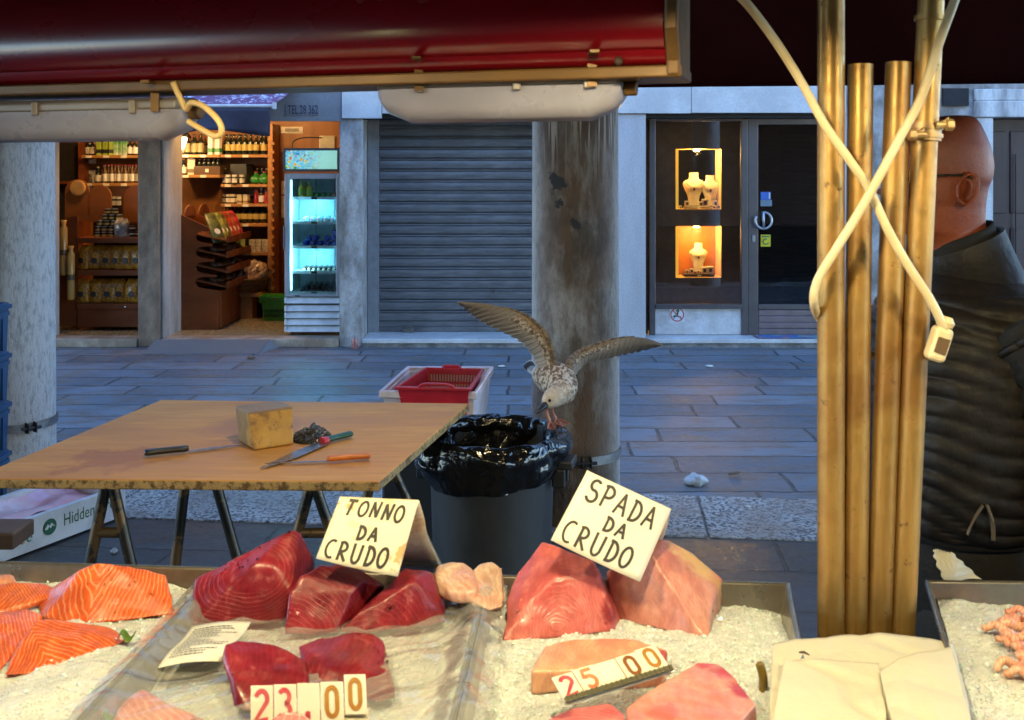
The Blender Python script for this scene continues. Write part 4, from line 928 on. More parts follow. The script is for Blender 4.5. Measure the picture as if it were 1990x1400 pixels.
# ================================================================ THINGS ON THE STREET
t = thing('ramp', 'grey ribbed metal ramp in front of the grocery threshold', 'ramp', (-3.0, 10.2, .0))
m, nt, b, co = base_mat('tread_plate'); v = node(nt, 'ShaderNodeTexWave', wave_type='BANDS', bands_direction='DIAGONAL', i_Scale=18); nt.links.new(co, v.inputs['Vector'])
b.inputs['Base Color'].default_value = (.16, .17, .18, 1); b.inputs['Roughness'].default_value = .5; b.inputs['Metallic'].default_value = .3; bump(nt, b, v.outputs['Fac'], .9, .01); tread = m
b_ = MB(); b_.hexa([Vector(p) for p in ((-3.60, 9.98, .002), (-2.47, 9.98, .002), (-2.36, 10.355, .002), (-3.60, 10.355, .002), (-3.60, 9.98, .008), (-2.50, 9.98, .008), (-2.44, 10.355, .085), (-3.60, 10.355, .085))]); b_.build('plate', tread, t)
t = thing('drink_can', 'crushed red drink can at the foot of the stained pillar', 'can', P(690, 675, 10.3))
b_ = MB(); p = Vector((X(690, 10.3), 10.28, .002)); b_.lathe([(.03, 0), (.036, .01), (.032, .05), (.037, .1), (.03, .115)], p, 12); b_.build('body', M('can_red', (.32, .05, .05), .4, .3, col2=(.3, .2, .18), ns=30), t, smooth_angle=40)
b_ = MB(); b_.lathe([(.028, .115), (.027, .118)], p, 12); b_.build('lid', M('can_steel', (.4, .4, .4), .4, .8), t)
grn_d = M('drain_metal', (.10, .10, .11), .5, .5)
# blue crates
blue = M('blue_crate_plastic', (.022, .08, .19), .4, col2=(.015, .05, .11), ns=6)
def crate_at(x1, y0, z, label):
    w, d, h = .60, .40, .268; x0 = x1 - w; y1 = y0 + d
    t = thing('plastic_crate', label, 'crate', ((x0 + x1) / 2, (y0 + y1) / 2, z), 'stack of blue plastic crates')
    b = MB(); b.loft([[Vector((cx + sx * w / 2 * k, cy + sy * d / 2 * k, zz)) for sx, sy in ((-1, -1), (1, -1), (1, 1), (-1, 1))] for k, zz, cx, cy in [(k, zz, (x0 + x1) / 2, (y0 + y1) / 2) for k, zz in ((.93, z), (.96, z + h), (.90, z + h), (.88, z + .02))]])
    b.build('body', blue, t, bevel=.006)
    b = MB(); 
    for zz, o in ((z + h - .032, .0), (z + h - .07, .008)): 
        b.loft([[Vector(((x0 + x1) / 2 + sx * (w / 2 - q), (y0 + y1) / 2 + sy * (d / 2 - q), zc)) for sx, sy in ((-1, -1), (1, -1), (1, 1), (-1, 1))] for q, zc in ((.016, zz), (o, zz), (o, zz + .022), (.016, zz + .022), (.016, zz))], caps=False)
    b.build('rim', blue, t, bevel=.002)
    b = MB()
    for k in range(5): b.box(x0 + .08 + k * .11, x0 + .095 + k * .11, y0 + .006, y0 + .02, z + .02, z + h - .08)
    for k in range(3): b.box(x1 - .02, x1 - .006, y0 + .07 + k * .12, y0 + .085 + k * .12, z + .02, z + h - .08)
    b.build('ribs', blue, t)
for k in range(4): crate_at(X(24, 5.5), 5.10, .013 + .269 * k - (.269 - .262) * k, ('bottom', 'second lowest', 'third', 'topmost')[k] + ' blue plastic crate in the stack at the left edge')
# dark box, white crate, red basket
Rz = lambda c, p: c + ROT @ (p - c)
cc = Vector((-.33, 4.95, 0))
t = thing('storage_box', 'dark grey storage box under the pinkish white crate', 'box', (cc.x, cc.y, 0))
b_ = MB(); b_.box(-.56, -.10, 4.62, 5.25, .014, .455, Matrix.Translation(cc) @ ROT @ Matrix.Translation(-cc)); dkbox = M('dark_grey_plastic', (.018, .019, .022), .5); b_.build('body', dkbox, t, bevel=.012)
b_ = MB(); b_.box(-.575, -.085, 4.605, 5.265, .457, .495, Matrix.Translation(cc) @ ROT @ Matrix.Translation(-cc)); b_.build('lid', dkbox, t, bevel=.008)
c4_ = [G(736, 761, .75), G(927, 764, .75), G(960, 713, .75), G(790, 713, .75)]
cen = sum(c4_, Vector()) / 4
t = thing('plastic_crate', 'white plastic crate holding a red basket behind the cutting table', 'crate', (cen.x, cen.y, .497))
def ringz(k, z): return [Vector((cen.x + (p.x - cen.x) * k, cen.y + (p.y - cen.y) * k, z)) for p in c4_]
whp = M('white_crate_plastic', (.78, .68, .72), .35, sss=.05)  # white plastic with a pinkish tint
b_ = MB(); b_.loft([ringz(.86, .498), ringz(.94, .735), ringz(.90, .735), ringz(.83, .515)]); b_.build('body', whp, t, bevel=.012, segs=3)
b_ = MB(); b_.loft([ringz(.945, .715), ringz(1.0, .72), ringz(1.0, .748), ringz(.985, .754), ringz(.92, .752), ringz(.915, .73), ringz(.945, .715)], caps=False); b_.build('rim', whp, t, bevel=.006)
b_ = MB()
for k in (.25, .5, .75):
    p = ringz(.93, .6)[0].lerp(ringz(.93, .6)[1], k); b_.box(p.x - .006, p.x + .006, p.y - .016, p.y + .01, .52, .715)
b_.build('ribs', whp, t)
r4 = [G(766, 757, .765), G(915, 760, .765), G(942, 717, .79), G(826, 714, .79)]; rc = sum(r4, Vector()) / 4
rtop = [Vector((p.x, p.y, z)) for p, z in zip(r4, (.77, .77, .785, .785))]
def rr_(k, dz): return [Vector((rc.x + (p.x - rc.x) * k, rc.y + (p.y - rc.y) * k, p.z + dz)) for p in rtop]
redp = M('red_basket_plastic', (.52, .02, .035), .35, sss=.05)
t = thing('basket', 'red slotted plastic basket lying inside the white crate', 'basket', (rc.x, rc.y, .52))
b_ = MB(); b_.loft([rr_(.74, -.235), rr_(.93, -.004), rr_(.91, -.004), rr_(.72, -.225)]); b_.build('body', redp, t, bevel=.01)
b_ = MB(); b_.loft([rr_(.90, -.012), rr_(1.0, -.008), rr_(1.0, .006), rr_(.91, .008), rr_(.90, -.012)], caps=False); b_.build('rim', redp, t, bevel=.004)
b_ = MB(); A0, A1 = rr_(.905, 0)[3], rr_(.905, 0)[2]; B0, B1 = rr_(.79, -.17)[3], rr_(.79, -.17)[2]
for j in range(3):
    for i in range(16):
        s0, s1 = (i + 1.25) / 18.5, (i + 1.8) / 18.5; q0, q1 = .16 + j * .26, .35 + j * .26
        f = lambda s, q: A0.lerp(A1, s).lerp(B0.lerp(B1, s), q) + Vector((0, -.006, .004))
        b_.face((f(s0, q0), f(s1, q0), f(s1, q1), f(s0, q1)))
b_.build('slots', M('slot_pale', (.50, .33, .33), .5), t, norm=False)
b_ = MB(); h0, h1 = A0.lerp(A1, .30), A0.lerp(A1, .62); b_.tube(smooth_path([h0, h0 + Vector((.01, .014, .012)), h1 + Vector((-.01, .014, .012)), h1], 6), .009, 8); b_.build('handle', redp, t)
b_ = MB(); h0, h1 = rr_(.96, 0)[0].lerp(rr_(.96, 0)[1], .30), rr_(.96, 0)[0].lerp(rr_(.96, 0)[1], .8); b_.tube(smooth_path([h0, h0 + Vector((.03, 0, .018)), h1 + Vector((-.03, 0, .018)), h1], 6), .008, 8); b_.build('handle', redp, t)

# cutting table
zt = .88
FLc, FRc, BRc, BLc = G(-58, 930, zt), G(737, 936, zt), G(912, 784, zt), G(313, 777, zt)
ctr = (FLc + FRc + BRc + BLc) / 4
t = thing('cutting_table', 'wooden cutting board table on dark metal A-frame trestles', 'table', (ctr.x, ctr.y, 0))
m, nt, b, co = base_mat('cutting_board')
n1 = noise_fac(nt, co, 3, 7, .66, stretch=(.5, 1.8, 1)); n2 = noise_fac(nt, co, 26, 6, .7, stretch=(.18, 1.5, 1)); n3 = noise_fac(nt, co, 7, 6, .7)
c = mixc(nt, ramp(nt, n2, [(.36, .55), (.6, 0)]), ramp(nt, n1, [(.32, (.46, .19, .04)), (.52, (.58, .27, .065)), (.68, (.64, .34, .10))]), (.42, .18, .045))
d = node(nt, 'ShaderNodeVectorMath', operation='DISTANCE'); nt.links.new(co, d.inputs[0]); d.inputs[1].default_value = (-.38, -.28, zt)
k = mth(nt, 'ADD', mth(nt, 'MULTIPLY', d.outputs['Value'], 2.4), mth(nt, 'MULTIPLY', n3, 1.3))
c = mixc(nt, ramp(nt, k, [(.86, .5), (1.02, 0)]), c, (.26, .06, .03))
d2 = node(nt, 'ShaderNodeVectorMath', operation='DISTANCE'); nt.links.new(co, d2.inputs[0]); d2.inputs[1].default_value = (-.02, .1, zt)
c = mixc(nt, ramp(nt, mth(nt, 'ADD', mth(nt, 'MULTIPLY', d2.outputs['Value'], 2.2), mth(nt, 'MULTIPLY', n3, 1.0)), [(.7, .6), (1.05, 0)]), c, (.33, .13, .07))
sp = node(nt, 'ShaderNodeSeparateXYZ'); nt.links.new(co, sp.inputs[0]); edge = mth(nt, 'LESS_THAN', sp.outputs['Z'], zt - .003)
n4 = noise_fac(nt, co, 38, 6, .75)
c = mixc(nt, mth(nt, 'MULTIPLY', edge, .8), c, (.52, .36, .16)); c = mixc(nt, mth(nt, 'MULTIPLY', edge, ramp(nt, n4, [(.42, .85), (.52, 0)])), c, (.09, .05, .025))
nt.links.new(c, b.inputs['Base Color']); nt.links.new(ramp(nt, n1, [(.3, .34), (.7, .62)]), b.inputs['Roughness']); b.inputs['Specular IOR Level'].default_value = .28; bump(nt, b, n2, .15, .004)
b_ = MB(); dz = Vector((0, 0, -.030)); b_.hexa([FLc + dz, FRc + dz, BRc + dz, BLc + dz, FLc, FRc, BRc, BLc]); b_.build('board', m, t, bevel=.006, segs=3)
tube_m = M('dark_tube_steel', (.055, .048, .04), .38, .6, col2=(.16, .10, .05), ns=9, lo=.5, hi=.4)
def ray_down(u0, v0, u1, v1, Y):                        # leg line through two survey points in the plane Y, continued to the pavement
    a, c = P(u0, v0, Y), P(u1, v1, Y); d = c - a
    return a + d * ((.848 - a.z) / d.z), a + d * ((.012 - a.z) / d.z)
for k, ends in enumerate(((((203, 955, 176, 1090), (222, 955, 253, 1090), 1035, 3.12), ((358, 955, 341, 1095), (424, 955, 462, 1090), 1140, 3.36)), (((600, 955, 579, 1035), (616, 955, 643, 1035), 1036, 3.22), ((716, 955, 705, 1010), (764, 915, 792, 975), 1090, 3.5)))):
    tops = []
    for (l, r, vb, Y) in ends:
        L0, L1 = ray_down(*l, Y); R0, R1 = ray_down(*r, Y)
        for a_, c_ in ((L0, L1), (R0, R1)):
            b_ = MB(); b_.tube([a_, c_], .0175, 12); b_.build('leg', tube_m, t, smooth_angle=40)
        z = Z(vb, Y); q = lambda a_, c_: a_ + (c_ - a_) * ((z - a_.z) / (c_.z - a_.z))
        b_ = MB(); b_.tube([q(L0, L1), q(R0, R1)], .0165, 10); b_.build('crossbar', tube_m, t, smooth_angle=40); tops.append((L0 + R0) / 2); tops[-1].z = .832
    b_ = MB(); b_.tube([tops[0], tops[1]], .0165, 10); b_.build('beam', tube_m, t, smooth_angle=40)
# yellow block
A, B2, C2, D2 = P(456, 789, 3.37), P(542, 777.5, 3.46), P(570, 789.5, 3.33), P(483, 802, 3.25)
zb2 = zt + .001
bl = [G(464, 857, zb2), G(494, 876, zb2), G(571, 864, zb2)]; bl.append(bl[0] + bl[2] - bl[1])
t = thing('block', 'yellow waxy block with darker top and left side standing on the cutting board', 'block', tuple(sum(bl, Vector()) / 4))
m, nt, b, co = base_mat('yellow_wax'); n1 = noise_fac(nt, co, 9, 7, .65); n2 = noise_fac(nt, co, 26, 7, .7)
c = ramp(nt, n1, [(.3, (.20, .085, .010)), (.48, (.46, .23, .02)), (.7, (.56, .31, .035))]); c = mixc(nt, ramp(nt, n2, [(.36, .8), (.48, 0)]), c, (.10, .05, .02))
sp = node(nt, 'ShaderNodeSeparateXYZ'); nt.links.new(co, sp.inputs[0]); c = mixc(nt, mth(nt, 'MULTIPLY', mth(nt, 'GREATER_THAN', sp.outputs['Z'], .108), .8), c, (.17, .105, .055))
c = mixc(nt, mth(nt, 'MULTIPLY', mth(nt, 'LESS_THAN', mth(nt, 'ADD', sp.outputs['X'], mth(nt, 'MULTIPLY', n1, .04)), -.030), .6), c, (.20, .13, .06))  # top face and left side browner than the rest
nt.links.new(c, b.inputs['Base Color']); b.inputs['Roughness'].default_value = .42; b.inputs['Subsurface Weight'].default_value = .1; b.inputs['Subsurface Scale'].default_value = .01; bump(nt, b, n2, .3, .006)
b_ = MB(); b_.hexa([bl[0], bl[1], bl[2], bl[3], A, D2, C2, B2]); b_.build('body', m, t, bevel=.006, segs=3)
# knives and chain-mail glove
steel = M('knife_steel', (.42, .42, .43), .25, .9, col2=(.25, .23, .22), ns=14, stretch=(.3, 1, 1)); blk_h = M('black_handle', (.012, .012, .013), .35)
zk = zt + .002
def knife(label, h0, h1, tip, wbl, hm, hr=.013, bol=None):
    a, c, tp = G(*h0, zk), G(*h1, zk), G(*tip, zk); d = (c - a).normalized(); s = Vector((-d.y, d.x, 0))
    t = thing('knife', label, 'knife', tuple((a + tp) / 2))
    b = MB(); up = Vector((0, 0, hr)); n_ = 12; rings = []
    for k in range(n_ + 1):
        q = k / n_; w = hr * (1.0 + .18 * math.sin(q * 9) * (1 - q) + .25 * (q < .1)) * (.72 if k in (0, n_) else 1)
        rings.append([a.lerp(c, q) + up + s * w * math.cos(x) + Vector((0, 0, hr * .75 * math.sin(x))) for x in [2 * math.pi * i / 10 for i in range(10)]])
    b.loft(rings); b.build('handle', hm, t, smooth=True, sub=1)
    b = MB(); bt = Vector((0, 0, .004)); o1 = c - d * .004
    e = [o1 + s * wbl * .5, o1.lerp(tp, .5) + s * wbl * .62, o1.lerp(tp, .82) + s * wbl * .38, tp, o1.lerp(tp, .5) - s * wbl * .45, o1 - s * wbl * .5]
    b.prism([p + bt for p in e], (0, 0, .002)); b.build('blade', steel, t)
    if bol:
        b = MB(); b.loft([[o1 + d * q + up * .8 + s * hr * 1.25 * math.cos(x) + Vector((0, 0, hr * math.sin(x))) for x in [2 * math.pi * i / 10 for i in range(10)]] for q in (-.012, .010)]); b.build('bolster', bol, t, smooth_angle=50, bevel=.002)
knife('long thin knife with black handle lying on the bare left half of the cutting board', (279, 889), (368, 880), (477, 867), .016, blk_h, .014)
knife('broad chef knife with dark green handle and red bolster beside the yellow block', (684, 850), (628, 864), (504, 914), .045, M('green_handle', (.01, .075, .035), .4), .013, M('red_bolster', (.5, .02, .03), .4))
knife('narrow boning knife with worn orange handle near the front board edge', (721, 893), (634, 900), (514, 904), .012, M('orange_handle', (.62, .17, .02), .45, col2=(.40, .10, .02), ns=20), .0125)
t = thing('chain_mail_glove', 'crumpled dark chain-mail glove between the yellow block and green knife', 'glove', tuple(G(608, 855, zt)))
rg = random.Random(5); b_ = MB(); b2_ = MB(); c0 = G(606, 853, zt)
def blob(s, q): 
    a = s * 2 * math.pi; r = (1 - q) ** .5
    x_ = r * math.cos(a) * .066; y_ = r * math.sin(a) * .075
    hgt = .030 * (1 - r ** 2.4) * (1 + .9 * noise.noise(Vector((x_ * 40, y_ * 40, 3)))) + .002
    return c0 + Vector((x_ + .01 * noise.noise(Vector((a, 0, 7))), y_, hgt))
b_.grid(blob, 28, 10); b_.build('palm', M('mail_dark', (.03, .028, .026), .5, .6, bst=1, bs=120), t, smooth=True)
for k in range(520):
    p = blob(rg.random(), rg.random() ** .7); ax = Vector((rg.uniform(-1, 1), rg.uniform(-1, 1), rg.uniform(-.2, 1))).normalized(); e1 = ax.orthogonal().normalized(); e2 = ax.cross(e1)
    b2_.tube([p + Vector((0, 0, .002)) + (e1 * math.cos(x) + e2 * math.sin(x)) * .0042 for x in [2 * math.pi * i / 6 for i in range(7)]], .0009, 3, caps=False)
b2_.build('rings', M('mail_steel', (.30, .27, .23), .3, .9), t)
for k, (u, v, s) in enumerate(((243, 855, .006), (500, 880, .004), (718, 895, .004))):
    pass

# rubbish bin, liner
bc = Vector((-.075, 3.86, 0)); rz = .775
t = thing('rubbish_bin', 'dark grey round plastic rubbish bin in front of the column', 'bin', tuple(bc))
binm, nt, b, co = base_mat('bin_plastic'); n1 = noise_fac(nt, co, 5, 7, .7, stretch=(1, 1, .5)); n2 = noise_fac(nt, co, 40, 5, .8, stretch=(1, 1, .2))
nt.links.new(mixc(nt, ramp(nt, n2, [(.62, 0), (.72, .6)]), ramp(nt, n1, [(.35, (.014, .015, .017)), (.7, (.030, .031, .033))]), (.08, .075, .07)), b.inputs['Base Color']); b.inputs['Roughness'].default_value = .5; bump(nt, b, n1, .15, .01)
b_ = MB(); b_.lathe([(.20, .012), (.208, .03), (.222, .30), (.234, .70), (.250, .705), (.252, rz - .012), (.246, rz - .006), (.240, rz - .008), (.231, .69), (.219, .30), (.2, .05)], bc, 64); b_.build('body', binm, t, smooth_angle=35)
for s_, nm in ((1, 'handle'), (-1, 'handle')):
    b_ = MB(); a_ = R(-12) if s_ > 0 else R(168); Mx = Matrix.Translation(bc) @ Matrix.Rotation(a_, 4, 'Z'); b_.box(.235, .315, -.06, .06, .67, .70, Mx); b_.box(.235, .285, -.05, -.03, .60, .668, Mx); b_.box(.235, .285, .03, .05, .60, .668, Mx); b_.build(nm, binm, t, bevel=.006)
lm, nt, b, co = base_mat('black_bag'); b.inputs['Base Color'].default_value = (.005, .005, .0055, 1); b.inputs['Roughness'].default_value = .15; b.inputs['Specular IOR Level'].default_value = .6
rid = lambda sc, st: mth(nt, 'ABSOLUTE', mth(nt, 'SUBTRACT', noise_fac(nt, co, sc, 2, .5, stretch=st, dist=.6), .5)); bump(nt, b, mth(nt, 'ADD', mth(nt, 'MULTIPLY', rid(7, (1, 1, .7)), 2.0), mth(nt, 'MULTIPLY', rid(17, (1, 1, .8)), .6)), .6, .03)
prof = [(.10, .16), (.17, .22), (.19, .34), (.205, .48), (.216, .60), (.226, .69), (.235, .745), (.246, .782), (.256, .790), (.266, .778), (.273, .75), (.272, .71), (.268, .67), (.258, .632), (.246, .605)]
def linerf(s, q):
    k = q * (len(prof) - 1); i = min(int(k), len(prof) - 2); f = k - i
    r = prof[i][0] + (prof[i + 1][0] - prof[i][0]) * f; z = prof[i][1] + (prof[i + 1][1] - prof[i][1]) * f
    a = 2 * math.pi * s; out = max(0, (q - .58) / .42)
    n_ = Vector((math.cos(a), math.sin(a), 0))
    if out > 0:
        z = .79 - (.79 - z) * (.74 + .24 * math.cos(a + 1.75) + .05 * math.sin(2 * a + .6))
        r += out * (1 - out) * .035 * (1 + math.sin(a * 2 + 1))
    cr = noise.noise(Vector((math.cos(a) * 2.6, math.sin(a) * 2.6, z * 15 + (4 if q < .55 else 0)))) * .020 + noise.noise(Vector((math.cos(a) * 5, math.sin(a) * 5, z * 32))) * .007
    cr *= .25 + 1.0 * min(1, abs(q - .57) * 6)
    fold = .006 * abs(math.sin(a * 7 + 5 * noise.noise(Vector((math.cos(a), math.sin(a), z * 5))))) * (1 if q < .5 else 0)
    r += (cr - fold) if q < .55 else max(cr, -.004) + .003
    z += .008 * noise.noise(Vector((math.cos(a) * 3, math.sin(a) * 3, 8))) * (1 if q > .45 else q)
    return bc + n_ * r + Vector((0, 0, z))
t = thing('bin_liner', 'glossy black bag lining the bin and folded over its rim', 'bin bag', tuple(bc))
b_ = MB(); b_.grid(linerf, 200, 70); bmesh.ops.remove_doubles(b_.bm, verts=b_.bm.verts[:], dist=1e-5); b_.build('bag', lm, t, smooth=True)

# gull
gull_body, nt, b, co = base_mat('gull_plumage')
n1 = noise_fac(nt, co, 75, 4, .65, stretch=(1, .5, .8), dist=.4); sp = node(nt, 'ShaderNodeSeparateXYZ'); nt.links.new(co, sp.inputs[0])
mott = ramp(nt, n1, [(.44, 0), (.54, 1)])
mr = node(nt, 'ShaderNodeMapRange'); nt.links.new(sp.outputs['Y'], mr.inputs[0]); mr.inputs['From Min'].default_value = -.135; mr.inputs['From Max'].default_value = -.05     # head pale, back mottled
up = node(nt, 'ShaderNodeMapRange'); nt.links.new(sp.outputs['Z'], up.inputs[0]); up.inputs['From Min'].default_value = .10; up.inputs['From Max'].default_value = .19
c = mixc(nt, mth(nt, 'MULTIPLY', mott, mth(nt, 'MULTIPLY_ADD', mr.outputs[0], .76, .20)), (.56, .46, .35), (.11, .060, .030))
c = mixc(nt, mth(nt, 'MULTIPLY', mth(nt, 'GREATER_THAN', sp.outputs['Y'], .22), .75), c, (.62, .58, .54))
nt.links.new(c, b.inputs['Base Color']); b.inputs['Roughness'].default_value = .8; bump(nt, b, n1, .5, .008)
g0 = Vector((.139, 3.97, .800))
gl = thing('gull', 'young brown speckled gull with raised wings perched on the bin rim pecking into it', 'gull', tuple(g0))
spine = [((1058, 788, 3.822), .010), ((1061, 785.5, 3.83), .020), ((1066, 781, 3.842), .030), ((1074, 774, 3.862), .0385), ((1083, 768, 3.89), .041), ((1091, 762, 3.92), .050), ((1093, 757, 3.955), .058), ((1090, 748, 4.0), .068), ((1083, 740, 4.05), .072), ((1073, 735, 4.11), .070), ((1061, 731, 4.18), .056), ((1051, 726, 4.24), .040), ((1044, 722, 4.28), .020)]
pts = smooth_path([P(*p) for p, r in spine], 4); rad = []
for i in range(len(spine) - 1):
    for k in range(4): rad.append(spine[i][1] + (spine[i + 1][1] - spine[i][1]) * k / 4)
rad.append(spine[-1][1])
b_ = MB(); b_.tube(pts, rad, 24); body = b_.build('body', gull_body, gl, smooth=True, sub=1)
b_ = MB(); tip, base = P(1041.5, 803.5, 3.79), P(1060, 786.5, 3.826); dd = (tip - base).normalized(); sd = dd.cross(Vector((0, 1, .2))).normalized(); dn = dd.cross(sd)
rows = [(0, .0135, .015), (.35, .0105, .012), (.7, .0085, .0105), (.88, .006, .008), (1, .0012, .0015)]
b_.loft([[base + (tip - base) * q + sd * w * math.cos(x) + dn * h * math.sin(x) + (Vector((0, 0, -.004)) if q == 1 else Vector()) for x in [2 * math.pi * i / 10 for i in range(10)]] for q, w, h in rows]); b_.build('beak', M('gull_beak', (.014, .012, .012), .4), gl, smooth=True)
for u, v, y in ((1068, 778.5, 3.815), (1060, 774.5, 3.86)):
    b_ = MB(); b_.ball(P(u, v, y), .0062, 10, 8); b_.build('eye', M('gull_eye', (.006, .005, .005), .08), gl, smooth=True)
b_ = MB(); b_.ball(P(1069, 778, 3.828), (.014, .006, .009), 10, 8); b_.build('eye_patch', M('gull_mask', (.15, .11, .08), .8), gl, smooth=True)
# wings: u along the span, v from leading to trailing edge
wingm, nt, b, co = base_mat('gull_wing')
uv = node(nt, 'ShaderNodeUVMap'); uv.uv_map = 'span'; su = node(nt, 'ShaderNodeSeparateXYZ'); nt.links.new(uv.outputs[0], su.inputs[0]); U, V = su.outputs[0], su.outputs[1]
n1 = noise_fac(nt, co, 75, 4, .7, dist=.8); n2 = noise_fac(nt, co, 16, 4, .6)
fe = mth(nt, 'FRACT', mth(nt, 'MULTIPLY_ADD', V, 1.2, mth(nt, 'MULTIPLY', U, 26)))
flight = mixc(nt, ramp(nt, fe, [(.0, 1), (.16, 0), (.9, .0), (1, .9)]), (.36, .285, .22), (.10, .068, .048))
flight = mixc(nt, ramp(nt, U, [(.45, 0), (.85, .85)]), flight, (.13, .095, .07))
cov = mixc(nt, ramp(nt, n1, [(.42, 0), (.56, 1)]), (.50, .40, .30), (.10, .058, .032))
lead = mixc(nt, ramp(nt, n1, [(.40, 0), (.58, .8)]), (.34, .20, .09), (.12, .068, .033))
c = mixc(nt, ramp(nt, mth(nt, 'ADD', V, mth(nt, 'MULTIPLY', n2, .16)), [(.46, 0), (.58, 1)]), cov, flight)
c = mixc(nt, ramp(nt, V, [(.14, 1), (.22, 0)]), c, lead)
tipm = ramp(nt, U, [(.60, 0), (.70, 1)]); c = mixc(nt, tipm, c, flight)
c = mixc(nt, mth(nt, 'MULTIPLY', ramp(nt, V, [(.93, 0), (.97, .7)]), ramp(nt, U, [(.4, 1), (.7, 0)])), c, (.52, .46, .40))
nt.links.new(c, b.inputs['Base Color']); b.inputs['Roughness'].default_value = .7; bump(nt, b, fe, .35, .004)
def wing(lead, trail, y0, y1, dy, nf, flip):
    L = smooth_path([P(u, v, y0 + (y1 - y0) * k / (len(lead) - 1)) for k, (u, v) in enumerate(lead)], 12); T = smooth_path([P(u, v, y0 + dy + (y1 + .02 - y0 - dy) * k / (len(trail) - 1)) for k, (u, v) in enumerate(trail)], 12)
    def at(A, s):
        k = s * (len(A) - 1); i = min(int(k), len(A) - 2); return A[i].lerp(A[i + 1], k - i)
    b = MB(); NU, NV = 150, 16
    def f(s, q):
        a, c = at(L, s), at(T, s); ch = (c - a)
        saw = (s * nf) % 1.0; amp = (.09 if s < .55 else .09 + .16 * (s - .55) / .45) * (1 - .0 * s)
        q2 = q * (1 + .07 - amp * (abs(saw - .5) * 2) ** 1.6 * (1 if s < .97 else .3))
        p = a + ch * q2; nrm = Vector((0, -1, 0)); camber = .030 * math.sin(math.pi * min(1, q2)) * (1 - s * .6)
        return p + nrm * camber + Vector((0, -.004 * (saw - .5) * q, 0))
    b.grid(f, NU, NV); uvs = []
    lay = b.bm.loops.layers.uv.new('span')
    for fi, fc in enumerate(b.bm.faces):
        j, i = divmod(fi, NU)
        for lp, (di, dj) in zip(fc.loops, ((0, 0), (1, 0), (1, 1), (0, 1))): lp[lay].uv = ((i + di) / NU, (j + dj) / NV)
    o = b.build('wing', wingm, gl, smooth=True, solid=.004, norm=False)
    b = MB(); n_ = int(len(L) * .8); b.tube([p + Vector((0, .004, 0)) for p in L[:n_]], [.017 * (1 - k / n_ * .75) for k in range(n_)], 10); b.build('forearm', M('gull_lead', (.22, .14, .075), .75, col2=(.085, .055, .03), ns=70, bst=.4, bs=80, lo=.42, hi=.56), o, smooth=True)
wing([(1077, 733), (1075.6, 712), (1073, 684), (1062, 653), (1048, 635), (1024, 615), (993, 602), (948, 591), (889, 585.5)], [(1052, 740), (1044, 716), (1037, 693), (1015, 666), (984, 648), (955, 634), (928, 620), (910, 606), (892, 592)], 4.02, 4.12, .10, 19, False)
wing([(1098, 735), (1105, 712), (1111, 698), (1126, 685), (1158.5, 670.5), (1187, 662), (1222, 656), (1256, 658), (1285, 669.4)], [(1108, 756), (1113, 738), (1118, 726), (1134, 707), (1156, 699.5), (1190, 693), (1218, 686.5), (1246, 681), (1282, 671.5)], 4.0, 4.25, .08, 17, True)
b_ = MB(); root = P(1046, 736, 4.24); tm = M('tail_feather', (.66, .62, .60), .7)
for k in range(8):
    e = P(1017 + k * 3.0, 711 - 6 * math.sin(k / 7 * 3.1) - k * .6, 4.36 + .004 * k); q = (e - root).normalized(); s_ = q.cross(Vector((0, 1, .3))).normalized() * .0095
    b_.face([root - s_ * .5 + Vector((0, .002 * k, 0)), root + s_ * .5 + Vector((0, .002 * k, 0)), root.lerp(e, .95) + s_ + Vector((0, .002 * k, 0)), e + Vector((0, .002 * k, 0)), root.lerp(e, .95) - s_ + Vector((0, .002 * k, 0))])
b_.build('tail', [tm], gl, solid=.0015, norm=False)
b_ = MB()
for k in range(8):
    e = P(1017 + k * 3.0, 711 - 6 * math.sin(k / 7 * 3.1) - k * .6, 4.36 + .004 * k - .004); q = (e - root).normalized(); s_ = q.cross(Vector((0, 1, .3))).normalized() * .0085
    r1 = root.lerp(e, .72); b_.face([r1 - s_ * .85, r1 + s_ * .85, root.lerp(e, .94) + s_, root.lerp(e, .985), root.lerp(e, .94) - s_])
b_.build('tail_band', M('tail_dark', (.035, .028, .025), .7), gl, solid=.001, norm=False)
pink = M('gull_leg', (.55, .26, .20), .5, col2=(.42, .17, .13), ns=30)
for a_, k_, f_ in (((1063, 785, 3.93), (1062, 799, 3.955), (1069, 821, 3.945)), ((1075, 783, 3.95), (1073, 800, 3.985), (1081, 815, 4.0))):
    b_ = MB(); ft = P(*f_); b_.tube(smooth_path([P(*a_), P(*k_), ft], 5), [.011] + [.0065] * 9 + [.0055], 8); lg = b_.build('leg', pink, gl, smooth=True)
    b_ = MB(); toes = [ft + Vector((-.010, -.050, -.012)), ft + Vector((.018, -.052, -.014)), ft + Vector((.048, -.030, -.010))]
    for q in toes: b_.tube(smooth_path([ft, ft.lerp(q, .5) + Vector((0, 0, .004)), q], 3), .004, 6)
    b_.face([ft, toes[0], toes[1]]); b_.face([ft, toes[1], toes[2]]); b_.build('foot', pink, lg, solid=.002, norm=False)

